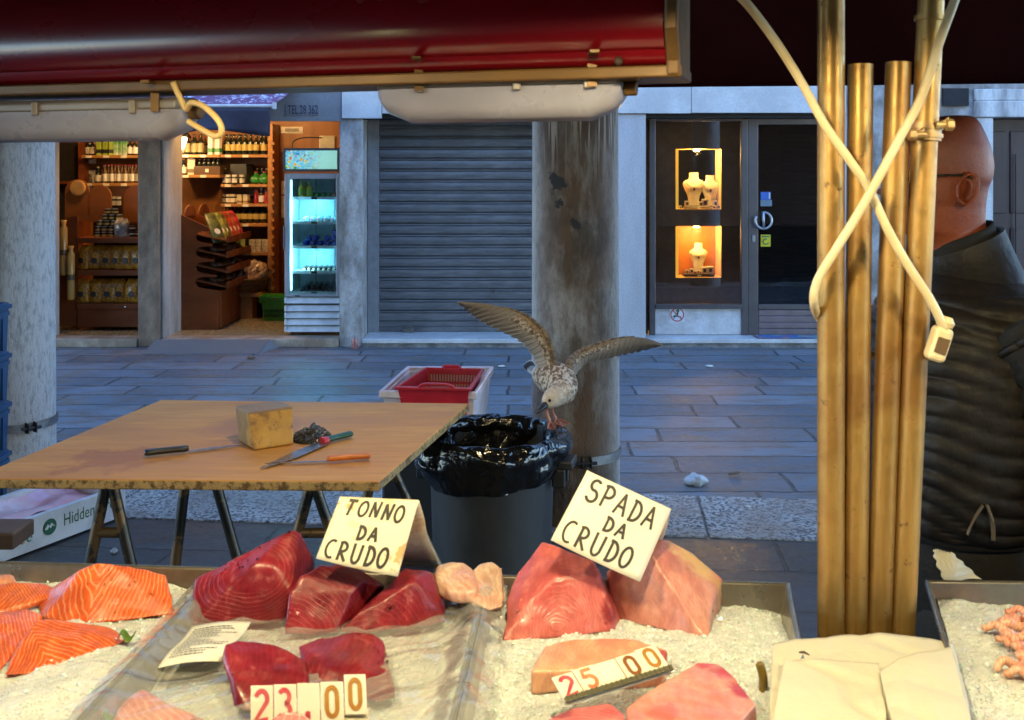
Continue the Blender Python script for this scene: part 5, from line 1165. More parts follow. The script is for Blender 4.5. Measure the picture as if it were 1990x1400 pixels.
# polystyrene fish box, beam, litter
fw = Vector((.448, .894, 0)); fn = Vector((.894, -.448, 0)); e0 = G(244, 1007) - fw * .80; up = Vector((0, 0, 1))
t = thing('fish_box', 'white polystyrene fish box with green lettering lying on the pavement behind the stall', 'box', tuple(e0 + fw * .4 - fn * .2))
poly = M('polystyrene', (.70, .71, .72), .7, col2=(.52, .53, .55), ns=7, bst=.2, bs=90)
def obx(b, a0, a1, n0, n1, z0, z1): b.hexa([e0 + fw * a + fn * n + up * z for z in (z0, z1) for a, n in ((a0, n0), (a1, n0), (a1, n1), (a0, n1))])
b_ = MB(); obx(b_, 0, .8, -.03, 0, .014, .165); obx(b_, 0, .8, -.42, -.39, .014, .165); obx(b_, 0, .03, -.39, -.03, .014, .165); obx(b_, .77, .8, -.39, -.03, .014, .165); obx(b_, .03, .77, -.39, -.03, .014, .04); b_.build('body', poly, t)
b_ = MB(); b_.grid(lambda s, q: e0 + fw * (.032 + .736 * s) + fn * (-.388 + .356 * q) + up * (.10 + .035 * noise.noise(Vector((s * 4, q * 4, 1))) + .05 * (abs(q - .5) * 2) ** 3), 30, 20); b_.build('liner', M('pink_plastic', (.62, .25, .30), .25, col2=(.68, .52, .56), ns=4, coat=.5), t, smooth=True)
grn_ink = M('green_ink', (.02, .12, .06), .6); o_ = lambda a, z: e0 + fw * a + up * z
lettering('Hiddenfjord', .085, grn_ink, t, o_(.42, .075), fw, up, .002, fit=.30)
b_ = MB(); cA = o_(.345, .095)
b_.face([cA + fn * .002 + fw * .038 * math.cos(x) + up * .038 * math.sin(x) for x in [2 * math.pi * i / 28 for i in range(28)]]); lg = b_.build('logo', grn_ink, t, norm=False)
b_ = MB(); b_.face([cA + fn * .0035 + fw * x + up * z for x, z in ((-.03, -.006), (-.012, .016), (-.002, .006), (.008, .018), (.031, -.006), (.014, .004), (.004, -.008), (-.004, .002), (-.014, -.010))]); b_.build('logo_peak', poly, lg, norm=False)
for a, r_, cl in ((.165, .012, (.02, .06, .25)), (.20, .012, (.5, .25, .04)), (.235, .012, (.04, .25, .10))):
    b_ = MB(); q = o_(a, .075); ring = [q + fn * .003 + fw * r_ * math.cos(x) + up * r_ * math.sin(x) for x in [2 * math.pi * i / 14 for i in range(13)]]; b_.tube(ring, .0035, 4); b_.build('mark', M('ink_%d' % int(a * 1000), cl, .6), t)
t = thing('wooden_beam', 'end of a dark wooden beam at the left edge behind the ice tray', 'beam', P(0, 1060, 2.3))
b_ = MB(); a, c = P(39, 1066, 2.25), P(39, 1028, 2.25); b_.box(a.x - .6, a.x, 2.22, 2.32, a.z + .006, c.z); dw = M('dark_beam_wood', (.045, .025, .018), .6, ns=12, stretch=(.2, 1, 1), bst=.3); b_.build('beam', dw, t, bevel=.005)
b_ = MB(); b_.box(a.x - .55, a.x - .48, 2.235, 2.305, .006, a.z + .004); b_.build('post', dw, t, bevel=.004)
ice_l = M('slush', (.70, .76, .80), .25, sss=.1, trans=.2)
t = None
def lump(name, u, v, r, h, label, cat, m, seed):
    c = G(u, v, .012); b = MB(); b.ball((0, 0, 0), (r, r * .9, h), 24, 14)
    for x in b.bm.verts: x.co = c + x.co * (1 + .5 * noise.noise(x.co * (1.6 / r) + Vector((seed, 0, 0)))) + Vector((0, 0, h * .5))
    return tag(b.build(name, m, None, smooth=True), label, cat)
lump('slush_lump', 1352, 939, .055, .035, 'small heap of melting slush on the street right of the column', 'slush', ice_l, 2)
lump('ice_chip', 222, 1073, .014, .012, 'single bluish ice chip on the dark pavement by the fish box', 'ice chip', ice_l, 5)
lump('paper_scrap', 1378, 712, .03, .008, 'white paper scrap far out on the blue street', 'litter', white, 8)
lump('paper_scrap', 1455, 985, .013, .004, 'tiny white scrap beside the pale kerb strip', 'litter', white, 9)
lump('paper_scrap', 975, 712, .03, .006, 'white scrap on the street between crate and column', 'litter', white, 11)
lump('dead_leaf', 487, 696, .04, .008, 'brown dead leaf on the street before the ramp', 'leaf', M('leaf_brown', (.15, .07, .02), .8), 12)
c = G(1426, 922, .014); b_ = MB(); b_.lathe([(.010, -.033), (.011, -.03), (.011, .03), (.010, .033)], (0, 0, 0), 12, Matrix.Translation(c + Vector((0, 0, .01))) @ Matrix.Rotation(R(-9), 4, 'Y') @ Matrix.Rotation(R(90), 4, 'Y')); tag(b_.build('cork', M('cork_brown', (.32, .25, .20), .7), None, smooth_angle=40), 'small pale brown cork lying on the street slabs', 'cork')
lump('food_crumb', 243, 856, .006, .004, 'white crumb on the left part of the cutting board', 'crumb', white, 14).location.z = zt + .001
# ================================================================ THE FISH STALL
SA = R(-4); sr_, sd_ = Vector((math.cos(SA), math.sin(SA), 0)), Vector((-math.sin(SA), math.cos(SA), 0)); B0 = Vector((-.495, 1.745, 0))
def ST(s, d, z): return B0 + sr_ * s + sd_ * d + Vector((0, 0, z))
ZI = 1.055
steel_t = M('tray_steel', (.48, .46, .42), .3, .85, col2=(.30, .27, .22), ns=10, bst=.1)
def tray(label, c, zb=.99, zr=1.078, lip=.004):
    cen = sum(c, Vector()) / 4; t = thing('ice_tray', label, 'tray', (cen.x, cen.y, zb))
    def ring(off, z):
        out = []
        for i in range(4):
            p, a, n = c[i], c[i - 1], c[(i + 1) % 4]; d1 = (p - a).normalized(); d2 = (n - p).normalized()
            q = p + (-d1 + d2) * -off if False else p + (d1 - d2) * off
            out.append(Vector((q.x, q.y, z)))
        return out
    b = MB(); b.loft([ring(-.022, zb), ring(-.003, zr), ring(-.006, zr), ring(-.026, zb + .004)]); b.build('pan', steel_t, t)
    b = MB(); b.loft([ring(-.006, zr - .004), ring(lip * .5, zr - .006), ring(lip * .5, zr + .002), ring(0, zr + .004), ring(-.006, zr + .001), ring(-.006, zr - .004)], caps=False); b.build('rim', steel_t, t, bevel=.0015)
    return t
DF = -.66
cA_ = [ST(-1.15, DF, 0), ST(-.003, DF, 0), ST(-.003, 0, 0), ST(-1.15, 0, 0)]
cB_ = [ST(.004, DF, 0), ST(.455, DF, 0), ST(.455, 0, 0), ST(.004, 0, 0)]
cC_ = [ST(.462, DF, 0), ST(.87, DF, 0), ST(.952, 0, 0), ST(.462, 0, 0)]
a_, b__ = G(1800, 1129, 1.08), G(1880, 1400, 1.08); dd = (b__ - a_).normalized(); a_.z = b__.z = 0
fl = a_ + dd * .64; fl.z = 0
cD_ = [fl, fl + Vector((.7, -.02, 0)), a_ + Vector((.72, -.02, 0)), a_.copy()]
tray('steel tray of ice with salmon fillets at the left', cA_); tray('steel tray of ice under the tuna and plastic film', cB_)
tray('steel tray of ice with swordfish pieces left of the poles', cC_); tray('steel tray of ice with prawns at the right edge', cD_)
icem, nt, b, co = base_mat('crushed_ice'); n1 = noise_fac(nt, co, 9, 5, .6)
nt.links.new(ramp(nt, n1, [(.35, (.80, .83, .84)), (.65, (.92, .94, .95))]), b.inputs['Base Color']); b.inputs['Roughness'].default_value = .10; b.inputs['Transmission Weight'].default_value = .18; b.inputs['IOR'].default_value = 1.31
b.inputs['Subsurface Weight'].default_value = .25; b.inputs['Subsurface Scale'].default_value = .012; b.inputs['Subsurface Radius'].default_value = (1, 1, .9)
clearm, nt, b, co = base_mat('clear_ice'); b.inputs['Base Color'].default_value = (.93, .97, .98, 1); b.inputs['Roughness'].default_value = .05; b.inputs['Transmission Weight'].default_value = .12; b.inputs['Subsurface Weight'].default_value = .4; b.inputs['Subsurface Scale'].default_value = .01
slushm, nt, b, co = base_mat('wet_slush'); n1 = noise_fac(nt, co, 7, 6, .65); n2 = noise_fac(nt, co, 220, 4, .7)
nt.links.new(mixc(nt, ramp(nt, n2, [(.4, .35), (.6, 0)]), ramp(nt, n1, [(.34, (.62, .65, .66)), (.56, (.88, .91, .92))]), (.52, .54, .55)), b.inputs['Base Color']); b.inputs['Roughness'].default_value = .10; b.inputs['Subsurface Weight'].default_value = .3; b.inputs['Subsurface Scale'].default_value = .01; bump(nt, b, n2, .8, .004)
def ice(c, seed, f, n, name='crushed_ice'):
    rg = random.Random(seed); c = [Vector((p.x, p.y, 0)) for p in c]
    cen = sum(c, Vector()) / 4; ci = [cen + (p - cen) * .955 for p in c]
    def at(s, q): return ci[0].lerp(ci[1], s).lerp(ci[3].lerp(ci[2], s), q)
    def hgt(p): return ZI - .006 + f(p) + .008 * noise.noise(Vector((p.x * 9, p.y * 9, seed))) + .005 * noise.noise(Vector((p.x * 28, p.y * 28, seed)))
    V, Fc = [], []; N1, N2 = 90, 70
    for j in range(N2 + 1):
        for i in range(N1 + 1):
            p = at(i / N1, j / N2); V.append((p.x, p.y, hgt(p) + .003 * noise.noise(Vector((p.x * 160, p.y * 160, 2)))))
    for j in range(N2):
        for i in range(N1):
            k = j * (N1 + 1) + i; Fc.append((k, k + 1, k + N1 + 2, k + N1 + 1))
    made = 0; mi = []
    while made < n:
        s, q = rg.random(), rg.random(); p = at(s, q)
        if p.y < 1.22: continue
        made += 1; big = rg.random() < .045; r = rg.uniform(.0028, .0048) if big else rg.uniform(.0009, .0023); mi += [2 if big else 0] * 8; z = hgt(p) + r * .25; k = len(V)
        pts6 = [Vector((1, 0, 0)), Vector((-1, 0, 0)), Vector((0, 1, 0)), Vector((0, -1, 0)), Vector((0, 0, 1)), Vector((0, 0, -1))]
        Rm = Matrix.Rotation(rg.uniform(0, 6.3), 3, Vector((rg.uniform(-1, 1), rg.uniform(-1, 1), rg.uniform(-1, 1))))
        for v in pts6:
            w = Rm @ (v * r * rg.uniform(.6, 1.25)); V.append((p.x + w.x, p.y + w.y, z + w.z * .8))
        for a, b2, c2 in ((0, 2, 4), (2, 1, 4), (1, 3, 4), (3, 0, 4), (2, 0, 5), (1, 2, 5), (3, 1, 5), (0, 3, 5)): Fc.append((k + a, k + b2, k + c2))
    me = bpy.data.meshes.new(name); me.from_pydata(V, [], Fc); me.materials.append(icem); me.materials.append(slushm); me.materials.append(clearm); me.polygons.foreach_set('material_index', [1] * (N1 * N2) + mi); o = bpy.data.objects.new(name, me); C.objects.link(o); return tag(o, kind='stuff')
ice(cA_, 1, lambda p: .006 * math.sin(p.x * 7), 17000); ice(cB_, 2, lambda p: -.006, 2500)
ice(cC_, 3, lambda p: .012 * max(0, 1 - abs(p.y - 1.5) * 6) - .03 * max(0, (p.x - .28) / .2) ** 2 * .6, 21000); ice(cD_, 4, lambda p: .004 * math.sin(p.x * 12), 15000)
# counter under the trays
ct = thing('stall_counter', 'steel framed counter carrying the ice trays', 'counter', (-.2, 1.4, 0))
b_ = MB(); b_.hexa([p + Vector((0, 0, z)) for z in (.955, .988) for p in (ST(-1.2, DF - .02, 0), ST(.90, DF - .02, 0), ST(.93, -.03, 0), ST(-1.2, -.03, 0))]); b_.build('top', M('counter_steel', (.10, .10, .10), .5, .5), ct)
b_ = MB(); b_.hexa([p + Vector((0, 0, z)) for z in (.955, .988) for p in (fl + Vector((.02, 0, 0)), fl + Vector((.72, -.02, 0)), a_ + Vector((.72, -.05, 0)), a_ + Vector((.02, -.03, 0)))]); b_.build('top', M('counter_steel_2', (.10, .10, .10), .5, .5), ct)
b_ = MB(); q0, q1 = ST(.89, DF + .05, 0), fl; b_.hexa([Vector((x, y, z)) for z in (1.035, 1.072) for x, y in ((.36, .95), (.50, .95), (.585, 1.42), (.435, 1.42))]); b_.build('ledge', M('ledge_wood', (.05, .035, .025), .6), ct)
for s, d in ((-1.15, DF + .03), (-1.15, -.06), (.4, DF + .03), (.4, -.06), (.88, DF + .03)):
    b_ = MB(); p = ST(s, d, 0); b_.box(p.x - .02, p.x + .02, p.y - .02, p.y + .02, .006, .954); b_.build('leg', tube_m, ct)
for x, y in ((fl.x + .1, fl.y + .05), (fl.x + .65, fl.y + .05), (a_.x + .65, a_.y - .1), (.5, 1.0)):
    b_ = MB(); b_.box(x - .02, x + .02, y - .02, y + .02, .006, .954 if x != .5 else 1.034); b_.build('leg', tube_m, ct)

# ---- fish flesh: pale myomere lines as curves about a centre
def flesh(name, base, dark, line, cen, freq, amt, wob=.012, sq=(1, 1, 1), rough=.24, lw=.2, chev=None, patch=None, rmax=None, r0=0, mottle=(.40, .64)):
    m = bpy.data.materials.new(name); m.use_nodes = True; nt = m.node_tree; b = nt.nodes['Principled BSDF']
    co = node(nt, 'ShaderNodeNewGeometry').outputs['Position']
    nz = node(nt, 'ShaderNodeTexNoise', i_Scale=13.0, i_Detail=3); nt.links.new(co, nz.inputs['Vector'])
    sub = node(nt, 'ShaderNodeVectorMath', operation='SUBTRACT'); nt.links.new(co, sub.inputs[0]); sub.inputs[1].default_value = cen
    wv = node(nt, 'ShaderNodeVectorMath', operation='MULTIPLY_ADD'); nt.links.new(nz.outputs['Color'], wv.inputs[0]); wv.inputs[1].default_value = (wob * 3,) * 3; nt.links.new(sub.outputs[0], wv.inputs[2])
    ml = node(nt, 'ShaderNodeVectorMath', operation='MULTIPLY'); nt.links.new(wv.outputs[0], ml.inputs[0]); ml.inputs[1].default_value = sq
    if chev:
        ax, cx_, k = chev
        d1 = node(nt, 'ShaderNodeVectorMath', operation='DOT_PRODUCT'); nt.links.new(ml.outputs[0], d1.inputs[0]); d1.inputs[1].default_value = ax
        d2 = node(nt, 'ShaderNodeVectorMath', operation='DOT_PRODUCT'); nt.links.new(ml.outputs[0], d2.inputs[0]); d2.inputs[1].default_value = cx_
        ln = mth(nt, 'ADD', mth(nt, 'MULTIPLY_ADD', mth(nt, 'ABSOLUTE', d2.outputs['Value']), k, d1.outputs['Value']), 2.0)
    else:
        l_ = node(nt, 'ShaderNodeVectorMath', operation='LENGTH'); nt.links.new(ml.outputs[0], l_.inputs[0]); ln = l_.outputs['Value']
    fr_ = mth(nt, 'FRACT', mth(nt, 'MULTIPLY', ln, freq))
    tri = mth(nt, 'ABSOLUTE', mth(nt, 'SUBTRACT', fr_, .5))
    lines = ramp(nt, tri, [(.5 - lw, 0), (.5, 1)])
    n1 = noise_fac(nt, co, 11, 5, .6); n2 = noise_fac(nt, co, 30, 5, .65)
    if rmax: lines = mth(nt, 'MULTIPLY', lines, ramp(nt, mth(nt, 'DIVIDE', ln, rmax * 1.25), [(r0, 0), (r0 + .06, 1), (.72, 1), (1, 0)]))
    c = ramp(nt, n1, [(mottle[0], dark), (mottle[1], base)])
    c = mixc(nt, mth(nt, 'MULTIPLY', lines, mth(nt, 'MULTIPLY', ramp(nt, n1, [(.3, .35), (.6, 1)]), amt)), c, line)
    c = mixc(nt, ramp(nt, n2, [(.60, 0), (.74, .35)]), c, line)
    n5 = noise_fac(nt, co, 60, 5, .7, stretch=(1, .5, .35)); c = mixc(nt, ramp(nt, n5, [(.40, .45), (.56, 0)]), c, tuple(x * .62 for x in dark)); c = mixc(nt, ramp(nt, n5, [(.60, 0), (.72, .3)]), c, line)
    if patch:
        for pc, pr, pcol in patch:
            d = node(nt, 'ShaderNodeVectorMath', operation='DISTANCE'); nt.links.new(co, d.inputs[0]); d.inputs[1].default_value = pc
            c = mixc(nt, ramp(nt, mth(nt, 'ADD', mth(nt, 'DIVIDE', d.outputs['Value'], pr * 2), mth(nt, 'MULTIPLY_ADD', n2, 1.2, -.6)), [(.30, .9), (.55, 0)]), c, pcol)
    nt.links.new(c, b.inputs['Base Color']); nt.links.new(ramp(nt, n2, [(.3, rough * 1.0), (.7, rough * 2.0)]), b.inputs['Roughness'])
    b.inputs['Subsurface Weight'].default_value = .18; b.inputs['Subsurface Scale'].default_value = .008; b.inputs['Subsurface Radius'].default_value = (1, .35, .25)
    b.inputs['Coat Weight'].default_value = .18; b.inputs['Coat Roughness'].default_value = .2
    bump(nt, b, mth(nt, 'ADD', mth(nt, 'MULTIPLY', lines, .25), n2), .25, .004); return m
def refine(b, size=.008, it=3, amp=.002, seed=0, freq=30):
    bm = b.bm
    bmesh.ops.triangulate(bm, faces=bm.faces[:])
    for _ in range(7):
        es = [e for e in bm.edges if e.calc_length() > size]
        if not es: break
        bmesh.ops.subdivide_edges(bm, edges=es, cuts=1, use_grid_fill=False)
        bmesh.ops.triangulate(bm, faces=[f for f in bm.faces if len(f.verts) > 3])
    for _ in range(it): bmesh.ops.smooth_vert(bm, verts=bm.verts[:], factor=.5, use_axis_x=True, use_axis_y=True, use_axis_z=True)
    bm.normal_update()
    for v in bm.verts: v.co += v.normal * (amp * noise.noise(v.co * freq * 1.6 + Vector((seed, 0, 0))) + amp * 2.6 * noise.noise(v.co * freq * .5 + Vector((seed, 5, 0))))
def chunk(name, label, cat, pts, mat, it=3, amp=.0016, group=None, size=.007, seed=1):
    b = MB(); b.hull([Vector(p) for p in pts]); refine(b, size, it, amp, seed); return tag(b.build(name, mat, None, smooth=True), label, cat, group)
def base(*uv): return [G(u, v, ZI) for u, v in uv]
def tops(*q): return [P(*p) for p in q]
# salmon
orange, o_dk, o_ln = (.80, .150, .022), (.62, .085, .012), (.86, .47, .26)
def salmon(n, cen, fr, ax, cx_, k): return flesh('salmon_flesh_%d' % n, orange, o_dk, o_ln, tuple(cen), fr * 1.65, .8, .006, lw=.22, chev=(ax, cx_, k), rough=.28)
chunk('salmon_fillet', 'large peaked salmon fillet with white fat lines near the tray back', 'salmon', base((82, 1203), (125, 1212), (175, 1214), (240, 1208), (337, 1196), (70, 1165)) + tops((337, 1160, 1.64), (327, 1117, 1.68), (300, 1117, 1.675), (245, 1107, 1.67), (212, 1094, 1.66), (190, 1091, 1.66), (160, 1104, 1.66), (128, 1135, 1.65), (98, 1180, 1.625), (180, 1196, 1.605)) + [P(260, 1150, 1.74), P(110, 1150, 1.73)], salmon(1, P(203, 1150, 1.64), 118, (0.1, .45, -.9), (1, .1, 0), .45), it=2)
chunk('salmon_fillet', 'pointed salmon fillet lying in front with its tip to the right', 'salmon', base((8, 1314), (50, 1312), (95, 1298), (160, 1277), (248, 1249), (30, 1262)) + tops((20, 1285, 1.455), (50, 1235, 1.50), (76, 1203, 1.535), (105, 1202, 1.54), (170, 1212, 1.55), (215, 1219, 1.56), (247, 1238, 1.545), (120, 1262, 1.50)), salmon(2, P(95, 1250, 1.5), 112, (-.5, .5, -.7), (.75, .6, .2), .7), it=2, seed=4)
chunk('salmon_fillet', 'flat salmon fillet with pale skin edge at the left behind the others', 'salmon', base((-90, 1212), (0, 1198), (60, 1184), (104, 1170)) + tops((-90, 1150, 1.66), (0, 1139, 1.67), (40, 1133, 1.68), (86, 1132, 1.69), (110, 1143, 1.68), (100, 1160, 1.65), (-90, 1185, 1.62)), salmon(3, P(20, 1160, 1.65), 105, (.9, .3, 0), (.1, .9, -.5), .8), it=2, seed=6)
chunk('salmon_fillet', 'darker salmon fillet partly covered by the pointed one at the left edge', 'salmon', base((-120, 1360), (-20, 1330), (20, 1275), (84, 1210)) + tops((-120, 1215, 1.56), (0, 1190, 1.575), (55, 1181, 1.60), (84, 1192, 1.60), (30, 1240, 1.51)), salmon(4, P(0, 1230, 1.55), 100, (.5, .8, 0), (.8, -.4, 0), .6), it=2, seed=9)
chunk('salmon_fillet', 'small pale salmon end against the tray back at the far left', 'salmon', base((-60, 1150), (20, 1146), (34, 1138)) + tops((-60, 1120, 1.73), (0, 1118, 1.735), (24, 1116, 1.735), (35, 1132, 1.71)), flesh('salmon_belly', (.80, .36, .22), (.7, .24, .12), (.85, .55, .4), tuple(P(0, 1130, 1.7)), 90, .6, chev=((1, 0, 0), (0, 1, 0), .5)), it=2, seed=11)
# tuna
tu, tu_d, tu_l = (.29, .014, .028), (.17, .006, .014), (.62, .22, .20)
def tuna(n, cen, fr=95, amt=.30, sq=(1, 1, 1), lw=.10, rmax=.07, r0=.0): return flesh('tuna_flesh_%d' % n, tu, tu_d, tu_l, tuple(cen), fr, amt, .010, sq, rough=.26, lw=lw, rmax=rmax, r0=r0)
t1b = base((371, 1219), (425, 1213), (480, 1211), (555, 1209), (600, 1170))
chunk('tuna_block', 'largest tuna block with pale arc lines rising to a dark red peak', 'tuna', t1b + tops((377, 1127, 1.64), (437, 1096, 1.665), (412, 1173, 1.60), (492, 1097, 1.61), (530, 1101, 1.61), (500, 1070, 1.65), (545, 1040, 1.665), (572, 1026, 1.67), (585, 1034, 1.675), (614, 1092, 1.70), (566, 1150, 1.60), (608, 1120, 1.70)) + [P(500, 1110, 1.80), P(590, 1110, 1.80)], tuna(1, P(500, 1085, 1.62), 150, .34, (.8, 1, 1.2), .12, .095, .30), it=2)
chunk('tuna_block', 'tuna block with pinkish top under the left edge of the tuna sign', 'tuna', base((550, 1236), (600, 1234), (651, 1231), (700, 1196), (740, 1170)) + tops((563, 1148, 1.575), (582, 1121, 1.59), (621, 1097, 1.615), (660, 1099, 1.63), (700, 1112, 1.645), (747, 1141, 1.65), (684, 1150, 1.58), (705, 1128, 1.60)) + [P(640, 1120, 1.72), P(730, 1130, 1.71)], tuna(2, P(560, 1250, 1.55), 150, .16, rmax=.2), it=2, seed=3)
chunk('tuna_block', 'tuna block with triangular cut face under the right edge of the tuna sign', 'tuna', base((652, 1232), (700, 1234), (770, 1222), (868, 1212), (870, 1180)) + tops((690, 1196, 1.56), (716, 1185, 1.565), (770, 1150, 1.58), (806, 1131, 1.585), (788, 1104, 1.62), (830, 1106, 1.635), (842, 1112, 1.635), (858, 1165, 1.60)) + [P(780, 1115, 1.72), P(850, 1130, 1.70)], tuna(3, P(740, 1240, 1.55), 150, .16, rmax=.2), it=2, seed=5)
chunk('tuna_piece', 'thick dark tuna piece behind the digits 23 on the film', 'tuna', base((452, 1380), (486, 1388), (545, 1378), (600, 1350), (606, 1300)) + tops((430, 1284, 1.40), (436, 1250, 1.42), (458, 1244, 1.43), (490, 1257, 1.425), (530, 1252, 1.435), (562, 1262, 1.43), (596, 1282, 1.425), (602, 1312, 1.39), (480, 1300, 1.375), (455, 1330, 1.35)), tuna(4, P(420, 1250, 1.4), 130, .12, rmax=.2), it=3, seed=7)
chunk('tuna_piece', 'broad tuna slice with a step at its lower right beside the digits', 'tuna', base((600, 1330), (650, 1342), (735, 1368), (772, 1358), (770, 1340), (748, 1262)) + tops((577, 1256, 1.47), (612, 1242, 1.485), (650, 1238, 1.49), (690, 1228, 1.50), (722, 1233, 1.50), (745, 1246, 1.49), (752, 1290, 1.43), (700, 1300, 1.405), (640, 1300, 1.405), (758, 1318, 1.395)), tuna(5, P(560, 1200, 1.5), 120, .14, (1, .7, 1), rmax=.3), it=2, seed=8)
pinkm = flesh('pink_fillet_flesh', (.78, .36, .31), (.72, .17, .16), (.85, .62, .52), tuple(P(300, 1500, 1.3)), 110, .5, .01, lw=.25, chev=((.8, .3, 0), (.2, -.9, 0), .5))
chunk('pink_fillet', 'pink white-streaked fish fillet cut by the lower picture edge on the film', 'fillet', base((185, 1440), (300, 1470), (430, 1440), (400, 1405)) + tops((205, 1395, 1.34), (250, 1362, 1.35), (275, 1339, 1.36), (292, 1352, 1.355), (340, 1372, 1.345), (400, 1400, 1.325)), pinkm, it=1, seed=12)
chunk('pink_fillet', 'tip of a pale pink fillet in front of the digits 23', 'fillet', base((515, 1440), (560, 1460), (640, 1440)) + tops((525, 1396, 1.262), (548, 1381, 1.262), (575, 1379, 1.262), (606, 1392, 1.262), (640, 1420, 1.262)), pinkm, it=2, seed=13)
monk = flesh('monkfish_flesh', (.68, .46, .34), (.60, .30, .22), (.80, .68, .54), tuple(P(910, 1080, 1.7)), 90, .6, .04, (1, .4, 1), lw=.35, mottle=(.40, .56))
chunk('monkfish_tail', 'pale monkfish tail next to the tuna, left of the pair', 'fish', [p + Vector((0, 0, .026)) for p in base((842, 1186), (880, 1206), (926, 1208), (934, 1170), (842, 1160))] + tops((842, 1118, 1.65), (852, 1094, 1.67), (875, 1086, 1.68), (903, 1088, 1.68), (916, 1102, 1.66), (925, 1150, 1.60), (870, 1150, 1.60)), monk, it=4, amp=.0022, seed=14)
chunk('monkfish_tail', 'pale monkfish tail touching the swordfish, right of the pair', 'fish', [p + Vector((0, 0, .026)) for p in base((914, 1210), (950, 1224), (980, 1218), (986, 1180), (908, 1170))] + tops((913, 1108, 1.67), (930, 1093, 1.68), (958, 1089, 1.68), (974, 1098, 1.67), (980, 1125, 1.65), (976, 1170, 1.59), (930, 1160, 1.59)), monk, it=4, amp=.0022, seed=15)
# swordfish
sw, sw_d, sw_l = (.70, .22, .18), (.60, .115, .095), (.80, .47, .35)
sc1 = P(1130, 1142, 1.57)
skin = (.30, .17, .10)
chunk('swordfish_block', 'deep pink swordfish block with swirling rings left under the swordfish sign', 'swordfish', base((976, 1247), (1020, 1245), (1090, 1241), (1197, 1231), (1205, 1200)) + tops((983, 1170, 1.595), (1003, 1115, 1.63), (1052, 1049, 1.655), (1082, 1060, 1.66), (1155, 1093, 1.60), (1080, 1122, 1.575), (1000, 1192, 1.55), (1168, 1122, 1.58), (1192, 1183, 1.56)) + [P(1030, 1130, 1.76), P(1170, 1120, 1.72)], flesh('swordfish_flesh_1', (.64, .175, .15), (.52, .09, .085), (.76, .38, .31), tuple(sc1), 190, .16, .022, (1, 1, .8), lw=.3, rmax=.09, patch=[(tuple(P(1190, 1185, 1.56)), .02, (.22, .01, .015))]), it=2, seed=16)
chunk('swordfish_block', 'pale pink swordfish block with cream skin side right under the swordfish sign', 'swordfish', base((1190, 1203), (1280, 1224), (1374, 1249), (1394, 1186), (1400, 1175)) + tops((1179, 1112, 1.62), (1215, 1080, 1.63), (1265, 1078, 1.60), (1272, 1049, 1.66), (1300, 1050, 1.665), (1345, 1073, 1.66), (1402, 1124, 1.65), (1386, 1168, 1.58)) + [P(1300, 1120, 1.77), P(1200, 1120, 1.73)], flesh('swordfish_flesh_2', (.62, .29, .225), (.55, .18, .15), (.74, .48, .37), tuple(P(1275, 1105, 1.58)), 170, .14, .026, (1, 1, .7), lw=.3, rmax=.12, patch=[(tuple(P(1345, 1085, 1.66)), .05, (.66, .42, .20)), (tuple(P(1180, 1190, 1.61)), .015, (.35, .03, .03)), (tuple(P(1393, 1150, 1.63)), .022, (.52, .30, .13))]), it=2, seed=17)
def slab(name, label, outline, ztop, zbot, mat, seed, drop=(0, 0)):
    tp = [G(u, v, ztop) for u, v in outline]; bt = [Vector((p.x + drop[0], p.y + drop[1], zbot)) for p in tp]; b = MB(); b.hull(tp + bt); refine(b, .006, 2, .0014, seed); return tag(b.build(name, mat, None, smooth=True), label, 'swordfish')
slab('swordfish_steak', 'cream swordfish steak lying behind the 25 price', [(1031, 1305), (1062, 1256), (1110, 1245), (1170, 1241), (1235, 1243), (1298, 1264), (1292, 1290), (1180, 1300), (1100, 1303)], 1.083, 1.052, flesh('swordfish_flesh_3', (.74, .40, .24), (.70, .27, .17), (.82, .55, .38), tuple(G(1240, 1250, 1.083)), 150, .3, .016, lw=.22, patch=[(tuple(G(1292, 1275, 1.083)), .022, (.40, .03, .035)), (tuple(G(1180, 1244, 1.083)), .02, (.70, .22, .16))]), 18)
slab('swordfish_steak', 'large pink swordfish steak with red edge beside the tray wall', [(1213, 1372), (1240, 1352), (1332, 1300), (1356, 1285), (1395, 1289), (1430, 1318), (1472, 1368), (1440, 1385), (1400, 1440), (1225, 1440)], 1.092, 1.055, flesh('swordfish_flesh_4', (.66, .32, .24), (.60, .20, .16), (.82, .50, .36), tuple(P(1375, 1312, 1.41)), 190, .30, .02, (1, .8, 1), rmax=.08, lw=.22, patch=[(tuple(G(1446, 1342, 1.092)), .024, (.40, .02, .03)), (tuple(G(1412, 1306, 1.092)), .020, (.45, .03, .04)), (tuple(G(1372, 1288, 1.092)), .016, (.50, .06, .06)), (tuple(G(1290, 1385, 1.092)), .02, (.62, .12, .10))]), 19)
slab('swordfish_steak', 'dark pink swordfish steak at the lower edge below the 25 price', [(1040, 1420), (1075, 1388), (1120, 1369), (1182, 1361), (1215, 1384), (1235, 1440), (1060, 1460)], 1.10, 1.058, flesh('swordfish_flesh_5', (.62, .19, .16), (.5, .09, .085), (.80, .38, .28), tuple(G(1170, 1400, 1.10)), 160, .35, .014, lw=.2, patch=[(tuple(G(1085, 1384, 1.10)), .02, (.25, .02, .02))]), 20)
